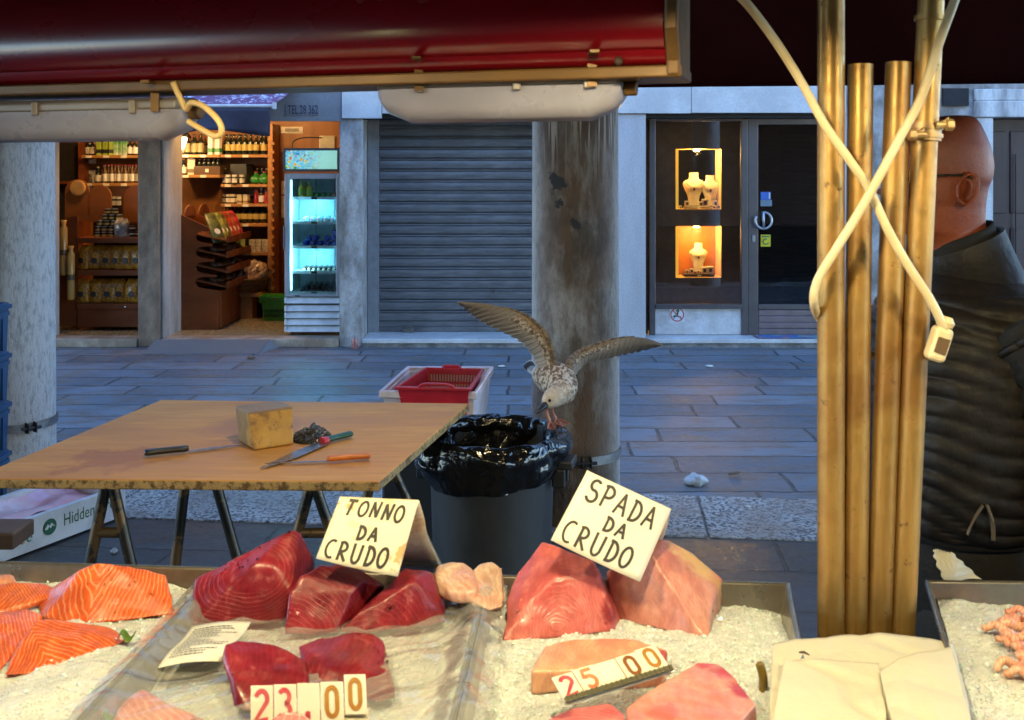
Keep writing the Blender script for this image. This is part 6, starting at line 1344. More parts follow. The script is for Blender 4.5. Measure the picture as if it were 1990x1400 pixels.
# prawns and herbs
prm = flesh('prawn_flesh', (.82, .44, .30), (.75, .22, .12), (.86, .66, .52), (0.9, 1.5, 1), 220, .7, .006, lw=.35)
prs = [(1935, 1228, 20), (1952, 1205, -30), (1978, 1196, 15), (1972, 1220, 60), (1958, 1250, 10), (1985, 1245, 100), (1980, 1268, -20), (1970, 1300, 70), (1984, 1318, 30), (2010, 1210, 40), (2015, 1260, 0), (2020, 1300, 80)]
for k, (u, v, a) in enumerate(prs):
    c = G(u, v, ZI + .010); n_ = 12; b_ = MB(); ar = R(a); pts = []; rd = []
    for i in range(n_ + 1):
        th = R(-100 + 200 * i / n_); q = Vector((math.cos(th) * .016, math.sin(th) * .021, 0)); q.rotate(Matrix.Rotation(ar, 3, 'Z')); pts.append(c + q + Vector((0, 0, .004 * math.sin(i)))); rd.append(.0095 * (1 - .55 * i / n_) * (1 + .04 * (i % 2)))
    b_.tube(pts, rd, 10); tag(b_.build('prawn', prm, None, smooth=True), 'peeled pinkish prawn curled on the ice of the right tray', 'prawn', 'prawns heaped on the right tray')
herb = M('herb_green', (.10, .20, .02), .5)
for u, v, lab in ((246, 1238, 'green herb sprig at the tip of the pointed salmon fillet'), (208, 1392, 'yellowish green lettuce scrap beside the pink fillet')):
    c = G(u, v, ZI + .012); b_ = MB(); b_.grid(lambda s, q: c + Vector(((s - .5) * .024, (q - .5) * .014 * (1 - abs(s - .5)), .006 * math.sin(s * 7) + .004 * q)), 8, 4); tag(b_.build('herb_sprig', herb, None, smooth=True, solid=.001), lab, 'herb')
b_ = MB(); c = G(1483, 1345, ZI - .004); b_.tube(smooth_path([c, c + Vector((0, 0, .02)), c + Vector((-.004, .006, .038))]), [.006] * 8 + [.006] * 8 + [.003], 6); tag(b_.build('seaweed_scrap', M('seaweed', (.20, .13, .02), .3), None, smooth=True), 'brown seaweed scrap in the ice at the right tray wall', 'seaweed')
# plastic film over the tuna tray
def film(s, q):
    p = ST(-.035 + .53 * s, DF + .03 + (.60) * q, 0); n_ = noise.noise(Vector((p.x * 7, p.y * 12, 4))); n2_ = noise.noise(Vector((p.x * 19 + p.y * 13, p.y * 9, 9))); n3_ = abs(noise.noise(Vector((p.x * 14 - p.y * 22, p.y * 6, 2))))
    edge = max(0, (s - .86) / .14); lift = .024 * (math.exp(-((s - .07) / .05) ** 2) + math.exp(-((s - .925) / .05) ** 2)); z = ZI + .010 + lift + .005 * n_ + .006 * n2_ - .010 * n3_ + edge * .016 * (1 + math.sin(q * 22)) * abs(n2_ + .4)
    return Vector((p.x, p.y, z))
b_ = MB(); b_.grid(film, 150, 150); tag(b_.build('plastic_film', film_mat('clear_film', .22, .2), None, smooth=True, norm=False), 'clear crinkled plastic film spread under the tuna over the ice', 'plastic film')
# printed slip
lc = [G(305, 1299, 1.074), G(430, 1286, 1.076), G(488, 1208, 1.078), G(372, 1217, 1.076)]
t = thing('paper_label', 'white printed paper slip lying on the film before the largest tuna block', 'label', tuple(sum(lc, Vector()) / 4)); paper = M('label_paper', (.82, .80, .73), .6)
def lp_(s, q): p = lc[0].lerp(lc[1], s).lerp(lc[3].lerp(lc[2], s), q); return p + Vector((0, 0, .004 * math.sin(s * 3.1) + .003 * math.sin(q * 6)))
b_ = MB(); b_.grid(lp_, 16, 16); b_.build('sheet', paper, t, smooth=True, solid=.0006, norm=False)
b_ = MB(); rg = random.Random(4)
for k in range(15):
    q = .14 + .74 * k / 14; s = .10; end = rg.uniform(.55, .9) if k not in (3, 8) else .35
    while s < end:
        w = rg.uniform(.02, .07); up_ = Vector((0, 0, .0012))
        b_.face([lp_(s, q) + up_, lp_(min(end, s + w), q) + up_, lp_(min(end, s + w), q + .017) + up_, lp_(s, q + .017) + up_]); s += w + .014
b_.build('print', M('label_ink', (.09, .09, .09), .7), t, norm=False)

# ---- hand-written signs
def arc(cx, cy, rx, ry, a0, a1, n=10): return [(cx + rx * math.cos(R(a0 + (a1 - a0) * k / n)), cy + ry * math.sin(R(a0 + (a1 - a0) * k / n))) for k in range(n + 1)]
GL = {'T': [[(.0, 1), (.85, .97)], [(.42, .98), (.30, 0)]], 'O': [arc(.42, .48, .38, .46, 100, 470, 22)], 'N': [[(.05, 0), (.14, .95)], [(.12, .97), (.64, .02)], [(.62, .02), (.78, 1)]],
      'D': [[(.15, .02), (.2, .95)], [(.02, .95)] + arc(.25, .49, .52, .45, 80, -85, 12) + [(.02, .03)]], 'A': [[(.0, 0), (.40, 1.0)], [(.38, 1), (.80, .0)], [(.14, .38), (.72, .36)]],
      'C': [arc(.5, .48, .46, .48, 60, 300, 16)], 'R': [[(.12, 0), (.18, .98)], [(.02, .92)] + arc(.28, .74, .42, .25, 85, -95, 10) + [(.22, .48), (.78, .0)]],
      'U': [[(.04, 1), (.08, .35)] + arc(.40, .32, .32, .32, 185, 355, 9) + [(.74, .98)]], 'S': [arc(.42, .75, .34, .24, 40, 255, 12) + arc(.40, .26, .38, .27, 80, -160, 12)],
      'P': [[(.12, 0), (.20, 1)], [(.0, .93)] + arc(.32, .72, .46, .27, 85, -100, 10) + [(.15, .43)]]}
ink = M('marker_ink', (.035, .028, .022), .5)
card, nt, b, co = base_mat('waxed_card'); n1 = noise_fac(nt, co, 26, 5, .7); n2 = noise_fac(nt, co, 9, 5, .7); nt.links.new(mixc(nt, ramp(nt, n2, [(.50, 0), (.62, .85)]), mixc(nt, ramp(nt, n1, [(.56, 0), (.63, .9)]), (.80, .72, .52), (.58, .34, .10)), (.66, .44, .16)), b.inputs['Base Color']); b.inputs['Roughness'].default_value = .45
card2 = M('clean_card', (.82, .77, .64), .45, col2=(.76, .69, .54), ns=6)
def pen_on(b, pts, w, f, LX, LY, n):                     # pen stroke that follows the panel f(s, t)
    q = []
    for i, p in enumerate(pts):
        t = pts[min(i + 1, len(pts) - 1)] - pts[max(i - 1, 0)]; t = Vector((t.x * LX, t.y * LY)); t = t.normalized() if t.length else Vector((1, 0)); m = Vector((-t.y, t.x)) * w / 2
        q.append(tuple(f(p.x + k * m.x / LX, 1 - p.y - k * m.y / LY) + n for k in (1, -1)))
    for (a, c), (d, e) in zip(q, q[1:]): b.face((a, c, e, d))
def write(b, word, f, LX, LY, nv, x, y, w, h, pen):
    cw = w / len(word); rw = random.Random(word)
    for i, chh in enumerate(word):
        jx, jy, jk = rw.uniform(-.008, .008), rw.uniform(-.018, .018), rw.uniform(-.06, .10)
        for st_ in GL[chh]:
            pts_ = [Vector((x + jx + cw * i + cw * .86 * (px_ + jk * py_), y + jy + h * py_, 0)) for px_, py_ in st_]
            if len(pts_) > 2 and chh not in 'NA': pts_ = smooth_path(pts_, 3)
            pen_on(b, pts_, pen * rw.uniform(.85, 1.12), f, LX, LY, nv)
def sign(label, TL, TR, BR, BL, back, lines, mat, pen, loc_y):
    t = thing('price_sign', label, 'sign', tuple((BL + BR) / 2)); ex = TR - TL; n = (TR - TL).cross(BL - TL).normalized() 
    def f(s, q): p = TL.lerp(TR, s).lerp(BL.lerp(BR, s), q); return p + Vector((0, -.004 * math.sin(math.pi * s) * q, 0))
    b = MB(); b.grid(f, 12, 12); b.build('front_panel', mat, t, smooth=True, solid=.0016, norm=False)
    bk0, bk1 = back; b = MB(); b.grid(lambda s, q: TL.lerp(TR, s).lerp(bk0.lerp(bk1, s), q) + Vector((0, .0022, 0)) + Vector((.004 * math.sin(q * 9), 0, 0)) * q, 10, 10); b.build('back_panel', mat, t, smooth=True, solid=.0016, norm=False)
    b = MB(); nv = (BR - BL).cross(TL - BL).normalized() * .0022
    for wd, x, y, w, h, sk in lines: write(b, wd, f, (BR - BL).length, (TL - BL).length, nv, x, y, w, h, pen)
    b.build('lettering', ink, t, norm=False); return t
TL, TR, BR, BL = P(661, 966, 1.625), P(814, 973, 1.625), P(773, 1121, 1.575), P(614, 1086, 1.575)
sign('tented card sign TONNO DA CRUDO with orange stains standing on the tuna', TL, TR, BR, BL, (P(650, 1080, 1.76), P(848, 1098, 1.76)), [('TONNO', .13, .70, .78, .235, 0), ('DA', .38, .40, .29, .20, 0), ('CRUDO', .07, .06, .80, .27, 0)], card, .0046, 1.6)
TL, TR, BR, BL = P(1141, 915, 1.61), P(1304, 990, 1.61), P(1243, 1131, 1.55), P(1070, 1050, 1.55)
sign('tilted clean card sign SPADA DA CRUDO leaning on the swordfish blocks', TL, TR, BR, BL, (P(1085, 1040, 1.72), P(1276, 1110, 1.72)), [('SPADA', .10, .64, .84, .29, 0), ('DA', .42, .40, .28, .19, 0), ('CRUDO', .07, .06, .80, .28, 0)], card2, .0046, 1.6)
# ---- price holders with loose digit tiles
DG = {'2': [arc(.5, .72, .38, .26, 165, -25, 12) + [(.12, .04), (.92, .04)]], '5': [[(.85, .97), (.22, .97), (.16, .56)] + arc(.48, .33, .38, .31, 120, -150, 14)], '3': [arc(.46, .75, .34, .23, 150, -85, 10) + arc(.46, .28, .40, .26, 85, -155, 12)], '0': [arc(.5, .72, .34, .26, 0, 180, 10) + arc(.5, .28, .34, .26, 180, 360, 10) + [(.84, .72)]], '.': [arc(.45, .12, .06, .05, 0, 360, 8), arc(.45, -.02, .04, .04, 0, 360, 8)], ' ': []}
tile = M('digit_tile', (.84, .78, .64), .4, col2=(.78, .70, .54), ns=9)
inks = {'pink': M('tile_pink', (.52, .025, .07), .4, col2=(.62, .14, .14), ns=60), 'pale': M('tile_pale_red', (.55, .10, .05), .4, col2=(.66, .26, .12), ns=50), 'brown': M('tile_brown', (.28, .10, .03), .4), 'ochre': M('tile_ochre', (.48, .24, .05), .4, col2=(.36, .15, .03), ns=40)}
def price(label, o, ex, ey, tiles, hold):
    t = thing('price_tag', label, 'price tag', tuple(o)); n = ex.cross(ey).normalized(); x = 0
    for k, (chh, w, inkc, dy) in enumerate(tiles):
        q = o + ex * x + ey * dy + n * (.001 * (k % 2)); b = MB(); b.prism([q, q + ex * (w - .008), q + ex * (w - .008) + ey, q + ey], n * -.0022)
        tl_ = b.build('digit_tile', tile, t, bevel=.0008)
        b = MB()
        for st_ in DG[chh]:
            for pen, lf, nm in ((.0054, .0008, 0),): b.ribbon([(p[0] * .66 + .17, p[1] * .74 + .14) for p in st_], pen, q, ex * (w - .008), ey, lf)
        if DG[chh]: b.build('digit', inks[inkc], tl_, norm=False)
        x += w
    b = MB(); q = o - ey * .10; b.prism([q, q + ex * 1.0, q + ex * 1.0 + ey * .20, q + ey * .20], n * .0035); hd_ = b.build('holder_rail', hold, t, bevel=.0008)
    b = MB()
    for k in range(22):
        s_ = q + ex * (k / 22 + .01) + n * .0036; b.prism([s_, s_ + ex * .008, s_ + ex * .008 + ey * .2, s_ + ey * .2], n * .0012)
    b.build('rail_ribs', hold, hd_)
    b = MB(); b.prism([q - n * .004, q + ex - n * .004, q + ex - n * .004 + ey * .5, q - n * .004 + ey * .5], n * -.0015); b.build('back_plate', tile, t)
hold_g = M('holder_green_grey', (.16, .15, .09), .4, .3); hold_s = M('holder_silver', (.34, .32, .24), .4, .5)
o = P(487, 1412, 1.285); ex = P(716, 1408, 1.285) - o; ey = P(487, 1333, 1.305) - o
price('price 23.00 in white digit tiles leaning on the tuna piece', o, ex, ey, [('2', .20, 'pink', 0), ('3', .20, 'pink', .02), ('.', .20, 'pink', .04), ('0', .205, 'ochre', .06), ('0', .195, 'ochre', .24)], hold_s)
o = P(1098, 1363, 1.282); ex = P(1306, 1299, 1.362) - o; ey = P(1072, 1317, 1.312) - o
price('price 25 00 in white digit tiles on a ribbed green-grey rail among the swordfish', o, ex, ey, [('2', .19, 'pink', 0), ('5', .20, 'pale', .03), (' ', .20, 'pale', .03), ('0', .20, 'brown', .03), ('0', .21, 'ochre', .12)], hold_g)
# ---- wrapping paper
wp = thing('wrapping_paper', 'stack of white wrapping paper sheets lying between the trays', 'paper', (.5, 1.2, 1.08)); wpm = M('white_wrap', (.62, .585, .48), .6, col2=(.57, .53, .42), ns=3, bst=.35, bs=14, bd=.02)
def shp(c, zz, seed, n=60, warp=.006, curl=None):
    def f(s, q):
        p = c[0].lerp(c[1], s).lerp(c[3].lerp(c[2], s), q); z = zz + warp * noise.noise(Vector((p.x * 7, p.y * 5, seed))) - .006 * max(0, 1 - abs(noise.noise(Vector((p.x * 5 + p.y * 3, p.y * 7, seed + 9)))) * 9) + .004 * noise.noise(Vector((p.x * 3 + p.y * 16, p.y * 3, seed + 3)))
        if curl: z += curl(s, q)
        return Vector((p.x, p.y, z))
    b = MB(); b.grid(f, n, n); return b
f_ = lambda u, v, z=1.083: (lambda p: Vector((p.x, p.y, 0)))(G(u, v, z))
ext = lambda p, q: p + (p - q) * 1.3
c1 = [ext(f_(1495, 1400), f_(1499, 1249)), ext(f_(1888, 1400), f_(1852, 1240)), f_(1853, 1238), f_(1500, 1249)]
shp(c1, 1.081, 1, curl=lambda s, q: .012 * (q ** 6) * math.sin(math.pi * s)).build('sheet', wpm, wp, smooth=True, solid=.0003, norm=False)
c2 = [ext(f_(1500, 1400, 1.09), f_(1524, 1279, 1.09)), ext(f_(1725, 1400, 1.09), f_(1708, 1295, 1.09)), f_(1708, 1292, 1.09), f_(1526, 1277, 1.09)]
shp(c2, 1.0895, 5, warp=.003).build('sheet', wpm, wp, smooth=True, solid=.0003, norm=False)
c3 = [ext(f_(1735, 1400, 1.1), f_(1710, 1296, 1.1)), ext(f_(1893, 1400, 1.1), f_(1850, 1242, 1.1)), f_(1848, 1242, 1.1), f_(1709, 1297, 1.1)]
shp(c3, 1.092, 8, warp=.004, curl=lambda s, q: .012 * (1 - abs(s - .25) * 1.6)).build('sheet', wpm, wp, smooth=True, solid=.0003, norm=False)
b_ = MB(); c = G(1553, 1268, 1.092); b_.tube([c, c + Vector((.006, -.004, .002)), c + Vector((.012, -.008, 0))], [.0012, .002, .001], 5); tag(b_.build('sardine_bone', M('speck_brown', (.07, .04, .02), .5), None), 'brown speck lying on the white wrapping paper', 'speck')
tp = [P(1813, 1071, 1.74), P(1845, 1072, 1.75), P(1908, 1128, 1.72), P(1833, 1128, 1.70)]
b_ = MB(); b_.grid(lambda s, q: tp[0].lerp(tp[1], s).lerp(tp[3].lerp(tp[2], s), q) + Vector((.002 * math.sin(q * 20), .006 * math.sin(s * 5 + q * 4), .002 * math.sin(s * 40) * (1 - q))), 20, 16); tag(b_.build('torn_paper', wpm, None, smooth=True, solid=.0006, norm=False), 'torn white paper strip sticking up behind the prawn tray', 'paper')

# ---- canopy of the stall
brass = M('yellowed_rail', (.13, .062, .012), .5, .3, col2=(.065, .032, .008), ns=7, stretch=(.5, 1, 1))
can = thing('stall_awning', 'dark maroon fabric canopy of the fish stall', 'awning', (0, 1.2, 2.2)); maroon = M('maroon_fabric', (.030, .0022, .003), .8, col2=(.020, .0016, .002), ns=3, bst=.2, bs=120, spec=.08)
b_ = MB(); b_.grid(lambda s, q: ST(-2.2 + 4.6 * s, -2.2 + 3.15 * q, 2.95 - .62 * q + .012 * math.sin(s * 30) * q), 40, 20); b_.build('canopy', maroon, can, smooth=True, solid=.004, norm=False)
b_ = MB(); b_.grid(lambda s, q: ST(-2.2 + 4.6 * s, .95 + .004 * math.sin(s * 44) * (1 - q), 1.972 + .36 * q + .02 * (s - .5) * (1 - q) + .0), 60, 8); b_.build('valance', maroon, can, smooth=True, solid=.003, norm=False)
b_ = MB(); b_.tube([ST(-2.2, .965, 2.32), ST(2.4, .965, 2.32)], .018, 10); b_.build('front_bar', brass, can)
cs = thing('awning_cassette', 'glossy red rolled awning cassette with yellowed end plate at the upper left', 'awning', (-.4, 1.7, 1.9)); redg = M('glossy_red', (.15, .002, .006), .27, col2=(.10, .0015, .004), ns=5, coat=.3, stretch=(.4, 1, 1))
ca, cb_ = Vector((.240, 1.55, 0)), Vector((-1.55, 2.095, 0)); cd = (ca - cb_).normalized(); cnrm = Vector((cd.y, -cd.x, 0))            # towards the viewer
if cnrm.y > 0: cnrm = -cnrm
prof_ = [(-.05, 1.9125), (.035, 1.9125), (.048, 1.920), (.052, 1.934), (.066, 1.94), (.075, 1.965), (.072, 2.0), (.06, 2.04), (.03, 2.075), (-.05, 2.085)]
b_ = MB(); b_.loft([[q + cnrm * y + Vector((0, 0, z)) for y, z in prof_] for q in (ca, ca.lerp(cb_, .33), ca.lerp(cb_, .66), cb_)]); b_.build('cover', redg, cs, smooth_angle=50)
b_ = MB(); b_.hexa([q + cnrm * y + Vector((0, 0, z)) for z in (1.893, 1.911) for q, y in ((cb_, .055), (ca + cd * .024, .055), (ca + cd * .024, -.06), (cb_, -.06))]); b_.build('rail', brass, cs, bevel=.003)
b_ = MB(); e_ = [(-.06, 1.894), (.058, 1.894), (.060, 1.915), (.082, 1.96), (.078, 2.02), (.065, 2.10), (-.06, 2.11)]; b_.prism([ca + cd * .002 + cnrm * y + Vector((0, 0, z + .001)) for y, z in e_], cd * .02); b_.build('end_plate', brass, cs, bevel=.004)
b_ = MB(); 
for u, v, y in ((1202, 119, 1.52), (1243, 148, 1.52)): b_.ball(P(u, v, y), .007, 8, 6)
b_.build('screw', M('screw_brown', (.10, .07, .05), .4, .6), cs)
# two weatherproof tube lamps hung below the cassette (switched off)
dif = M('milky_diffuser', (.27, .265, .34), .3, trans=.1, sss=.1, col2=(.20, .19, .24), ns=5); bodyg = M('lamp_grey_base', (.20, .17, .15), .45)
def batten(p0, p1, zb, label):
    d = (p1 - p0).normalized(); n_ = Vector((d.y, -d.x, 0)); n_ = n_ if n_.y < 0 else -n_; L = (p1 - p0).length; t = thing('tube_lamp', label, 'lamp', tuple((p0 + p1) / 2 + Vector((0, 0, zb))))
    def ring(x, k, zs): return [p0 + d * x + n_ * (y * k) + Vector((0, 0, zb + z)) for y, z in zs]
    pro = [(-.040, .05), (-.036, .022), (-.024, .003), (.0, -.004), (.024, .003), (.036, .022), (.040, .05)]
    b = MB(); b.loft([[p0 + d * x + n_ * y * k + Vector((0, 0, zb + .05 + (z - .05) * k2)) for y, z in pro] for x, k, k2 in ((.0, .72, .4), (.012, .88, .72), (.05, 1, 1), (L * .5, 1, 1), (L - .05, 1, 1), (L - .012, .88, .72), (L, .72, .4))]); b.build('diffuser', dif, t, smooth_angle=55)
    b = MB(); b.loft([[p0 + d * x + n_ * y + Vector((0, 0, zb + z)) for y, z in ((-.042, .0505), (.042, .0505), (.042, .064), (.025, .072), (-.025, .072), (-.042, .064))] for x in (.004, L - .004)]); hs = b.build('housing', bodyg, t, bevel=.003)
    for x in (L * .2, L * .6, L * .88):
        b = MB(); b.box(-.006, .006, -.006, .006, -.012, .012, Matrix.Translation(p0 + d * x + n_ * .043 + Vector((0, 0, zb + .055)))); b.build('clip', bodyg, t, bevel=.002)
    for x in (.08, L - .04):
        b = MB(); q = p0 + d * x; b.box(-.007, .007, -.002, .002, 0, .05, Matrix.Translation(q + n_ * .048 + Vector((0, 0, zb + .045)))); b.box(-.007, .007, -.05, .004, .046, .05, Matrix.Translation(q + n_ * .048 + Vector((0, 0, zb + .045)))); b.build('bracket', brass, t)
    b = MB(); q = p1 + Vector((0, 0, zb + .045)); b.tube([q, q + d * .02], .012, 10); b.build('cable_gland', brass, t, bevel=.002)
    return t
def on_axis(u):
    k = (u - CX) / F; o = Vector((.185, 1.575, 0)); t_ = (k * o.y - o.x) / (-cd.x - k * -cd.y); return o - cd * t_
batten(on_axis(748), on_axis(1213), 1.838, 'milky tube lamp hanging before the stone column under the red cassette')
batten(on_axis(-260), on_axis(372), 1.814, 'milky tube lamp cut by the left picture edge under the red cassette')
yel = M('yellow_lit_cable', (.62, .42, .16), .45, col2=(.5, .32, .11), ns=12)  # white cable with warm lamplight put into its colour
ya = on_axis(390).y - .06
tag_ = lambda b, lab, m=yel: tag(b.build('power_cable', m, None, smooth=True), lab, 'cable')
b_ = MB(); b_.tube(smooth_path([P(336, 160, ya), P(348, 186, ya), P(362, 212, ya), P(372, 200, ya - .02), P(396, 207, ya - .04), P(424, 234, ya - .05), P(431, 256, ya - .05), P(420, 265, ya - .04), P(396, 254, ya - .02), P(366, 236, ya)], 8), .0052, 10); tag_(b_, 'yellow-lit white cable loop curling from the end of the left tube lamp')
# ---- poles
pol, nt, b, co = base_mat('galvanised_pole'); n1 = noise_fac(nt, co, 30, 6, .7, stretch=(1, 1, .05)); n2 = noise_fac(nt, co, 45, 6, .75); n3 = noise_fac(nt, co, 6, 5, .6)
c = ramp(nt, n1, [(.35, (.30, .165, .045)), (.6, (.44, .27, .085))]); c = mixc(nt, ramp(nt, n3, [(.46, 0), (.62, .7)]), c, (.24, .11, .03)); c = mixc(nt, ramp(nt, n2, [(.60, 0), (.68, .8)]), c, (.10, .05, .02)); nt.links.new(c, b.inputs['Base Color']); b.inputs['Metallic'].default_value = .6; nt.links.new(ramp(nt, n2, [(.35, .30), (.65, .52)]), b.inputs['Roughness'])
def pole(u0, v0, u1, v1, r, label, open_top, Y=1.585, Y1=None):
    a, c = P(u0, v0, Y), P(u1, v1, Y1 or Y); d = (c - a); c = a + d * ((.006 - a.z) / d.z); ax = (a - c).normalized(); e1 = ax.orthogonal().normalized(); e2 = ax.cross(e1); Lh = (a - c).length
    t = thing('metal_pole', label, 'pole', tuple(c)); prof = [(r, 0), (r, Lh)] + ([(r - .003, Lh), (r - .003, Lh - .25)] if open_top else [])
    rows_ = []
    zs = [0, Lh * .5, Lh] 
    b = MB(); b.loft([[c + ax * z + (e1 * math.cos(2 * math.pi * i / 28) + e2 * math.sin(2 * math.pi * i / 28)) * q for i in range(28)] for q, z in prof]); b.build('tube', pol, t, smooth_angle=40); return t, c, ax
pole(1615, -80, 1615, 1245, .0205, 'metal pole farthest left in the row of four, rising out of view', False)
pole(1672.5, 126, 1661, 1242, .0193, 'shorter open-topped metal pole next to the leftmost pole', True, 1.60, 1.585)
pole(1746, 122, 1707, 1237, .0195, 'shorter open-topped metal pole next to the clamped one', True, 1.60, 1.585)
pD, pc, pax = pole(1812, -60, 1752, 1237, .0198, 'tall metal pole carrying the wing-nut clamp beside the man', False, 1.59, 1.585)
def along(v): k = (v + 60) / 1297; return P(1812 - 60 * k, v, 1.588)
def band(v, h, rr, name, parent, m):
    q = along(v); e1 = pax.orthogonal().normalized(); e2 = pax.cross(e1); b = MB(); b.loft([[q + pax * z + (e1 * math.cos(2 * math.pi * i / 24) + e2 * math.sin(2 * math.pi * i / 24)) * r_ for i in range(24)] for r_, z in ((.02, -h), (rr, -h), (rr, h), (.02, h))], caps=False); return b.build(name, m, parent, smooth_angle=40)
band(36, .004, .0235, 'collar', pD, pol)
cl = tag(thing('pole_clamp', 'rusty yellowed clamp with wing nuts gripping the tall right pole', 'clamp', tuple(along(256))))
rusty = M('rusty_clamp', (.50, .36, .17), .45, .4, col2=(.28, .12, .04), ns=22)
band(256, .014, .0245, 'band', cl, rusty); band(248, .003, .027, 'band_edge', cl, rusty); band(264, .003, .027, 'band_edge', cl, rusty)
for u, v, s in ((1785, 262, -1), (1832, 243, 1)):
    q = P(u, v, 1.562); b_ = MB(); b_.tube([q - Vector((.012, 0, 0)), q + Vector((.012, 0, 0))], .006, 8); b_.lathe([(.010, -.006), (.010, .006)], (0, 0, 0), 6, Matrix.Translation(q + Vector((.010 * s, 0, 0))) @ Matrix.Rotation(R(90), 4, 'Y')); b_.loft([[q + Vector((x_, y_, z_ + h_)) for y_, h_ in ((-.003, 0), (.003, 0), (.003, .010), (-.003, .010))] for x_, z_ in ((-.009, -.008), (-.003, -.004), (.003, -.002), (.009, .003))]); b_.build('wing_nut', rusty, cl, bevel=.002)
cream = M('cream_cable', (.66, .56, .36), .42, col2=(.55, .42, .22), ns=10)
Yc = 1.535
b_ = MB(); b_.tube(smooth_path([P(1400, -40, Yc - .02), P(1452, 8, Yc - .02), P(1510, 85, Yc), P(1560, 165, Yc), P(1600, 238, Yc), P(1650, 310, Yc), P(1688, 366, Yc + .004), P(1722, 440, Yc), P(1762, 512, Yc), P(1806, 580, Yc), P(1836, 640, Yc + .01)], 10), .0068, 12); tag_(b_, 'cream cable falling from upper left across the poles to the plug', cream)
b_ = MB(); b_.tube(smooth_path([P(1870, -40, Yc - .03), P(1852, 10, Yc - .03), P(1822, 92, Yc - .03), P(1790, 190, Yc - .02), P(1752, 262, Yc - .016), P(1704, 352, Yc - .016), P(1660, 428, Yc - .01), P(1620, 492, Yc - .005), P(1588, 548, Yc + .005), P(1582, 590, Yc + .02), P(1596, 622, Yc + .07), P(1640, 652, Yc + .085), P(1694, 690, Yc + .09), P(1740, 690, Yc + .085), P(1800, 692, Yc + .05), P(1816, 690, Yc + .03)], 10), .0068, 12); tag_(b_, 'cream cable crossing from upper right and wrapping round the leftmost pole', cream)
pg = thing('cable_plug', 'cream plug box hanging by the cable beside the right pole', 'plug', tuple(P(1824, 668, 1.55)))
m4 = Matrix.Translation(P(1824, 667, 1.55)) @ Matrix.Rotation(R(18), 4, 'Y'); b_ = MB(); b_.box(-.014, .014, -.014, .014, -.028, .026, m4); b_.build('body', cream, pg, bevel=.008, segs=3)
b_ = MB(); b_.box(-.009, .009, -.0155, -.0142, -.014, .010, m4); b_.build('label_plate', M('plug_print', (.12, .07, .03), .5), pg)
b_ = MB(); b_.lathe([(.012, .0265), (.014, .034), (.008, .042)], (0, 0, 0), 12, m4); b_.build('cable_collar', cream, pg, smooth_angle=40)
# ---- lit stall lamps above the fish (just above the frame)
shade_m = M('lamp_shade_enamel', (.10, .10, .09), .35, .2)
for k, (x, y, z, e, lab) in enumerate(((-.62, 1.12, 2.02, 4.0, 'enamel stall lamp over the salmon'), (.12, 1.05, 2.02, 4.5, 'enamel stall lamp over the tuna and swordfish'), (.95, .98, 2.02, 3.6, 'enamel stall lamp over the prawns'), (-.35, 2.95, 2.40, 4.4, 'enamel lamp over the cutting table'))):
    t = thing('stall_lamp', lab, 'lamp', (x, y, z)); c = Vector((x, y, z))
    b_ = MB(); b_.lathe([(.15, -.02), (.13, .03), (.05, .085), (.03, .10), (.028, .10), (.046, .08), (.125, .028), (.146, -.02), (.15, -.02)], c, 24, caps=False); b_.build('lamp_shade', shade_m, t, smooth_angle=40)
    b_ = MB(); b_.ball(c + Vector((0, 0, .055)), .024, 12, 8); b_.build('bulb', emit_mat('bulb_glow_%d' % k, (1, .66, .30), 8), t, smooth=True)
    b_ = MB(); b_.tube([c + Vector((0, 0, .10)), c + Vector((0, 0, .72))], .005, 6); b_.build('cord', dark_m, t)
    lamp('bulb_light', t, c + Vector((0, 0, .02)), e, (1, .82, .43), .035)
# ================================================================ THE MAN BEHIND THE STALL (in profile, facing left)
YM = 2.14
def mx(u): return (u - CX) / F * YM
def mz(v): return EYE - (v - HZ) / F * YM
man = thing('person', 'bald man in black quilted vest and glasses facing left behind the metal poles', 'person', (mx(1850), YM, .004))
def sm_table(t, n):
    out = []
    for i in range(len(t) - 1):
        a, b, c, d = t[max(i - 1, 0)], t[i], t[i + 1], t[min(i + 2, len(t) - 1)]
        for k in range(n):
            q = k / n; out.append(tuple(.5 * (2 * b[j] + (c[j] - a[j]) * q + (2 * a[j] - 5 * b[j] + 4 * c[j] - d[j]) * q * q + (3 * b[j] - a[j] - 3 * c[j] + d[j]) * q ** 3) for j in range(len(b))))
    out.append(t[-1]); return out
SEG = 56
def section(v, uf, ub, hw, pw=2.2, yc=YM, nose=0, tilt=0):
    xf, xb = mx(uf), mx(ub); c = (xf + xb) / 2; r = (xb - xf) / 2; out = []
    for i in range(SEG):
        a = 2 * math.pi * i / SEG; ca, sa = math.cos(a), math.sin(a)
        x = math.copysign(abs(ca) ** (2 / pw), ca); y = math.copysign(abs(sa) ** (2 / pw), sa)
        out.append(Vector((c + r * x, yc + hw * y, mz(v) + tilt * x)))
    return out
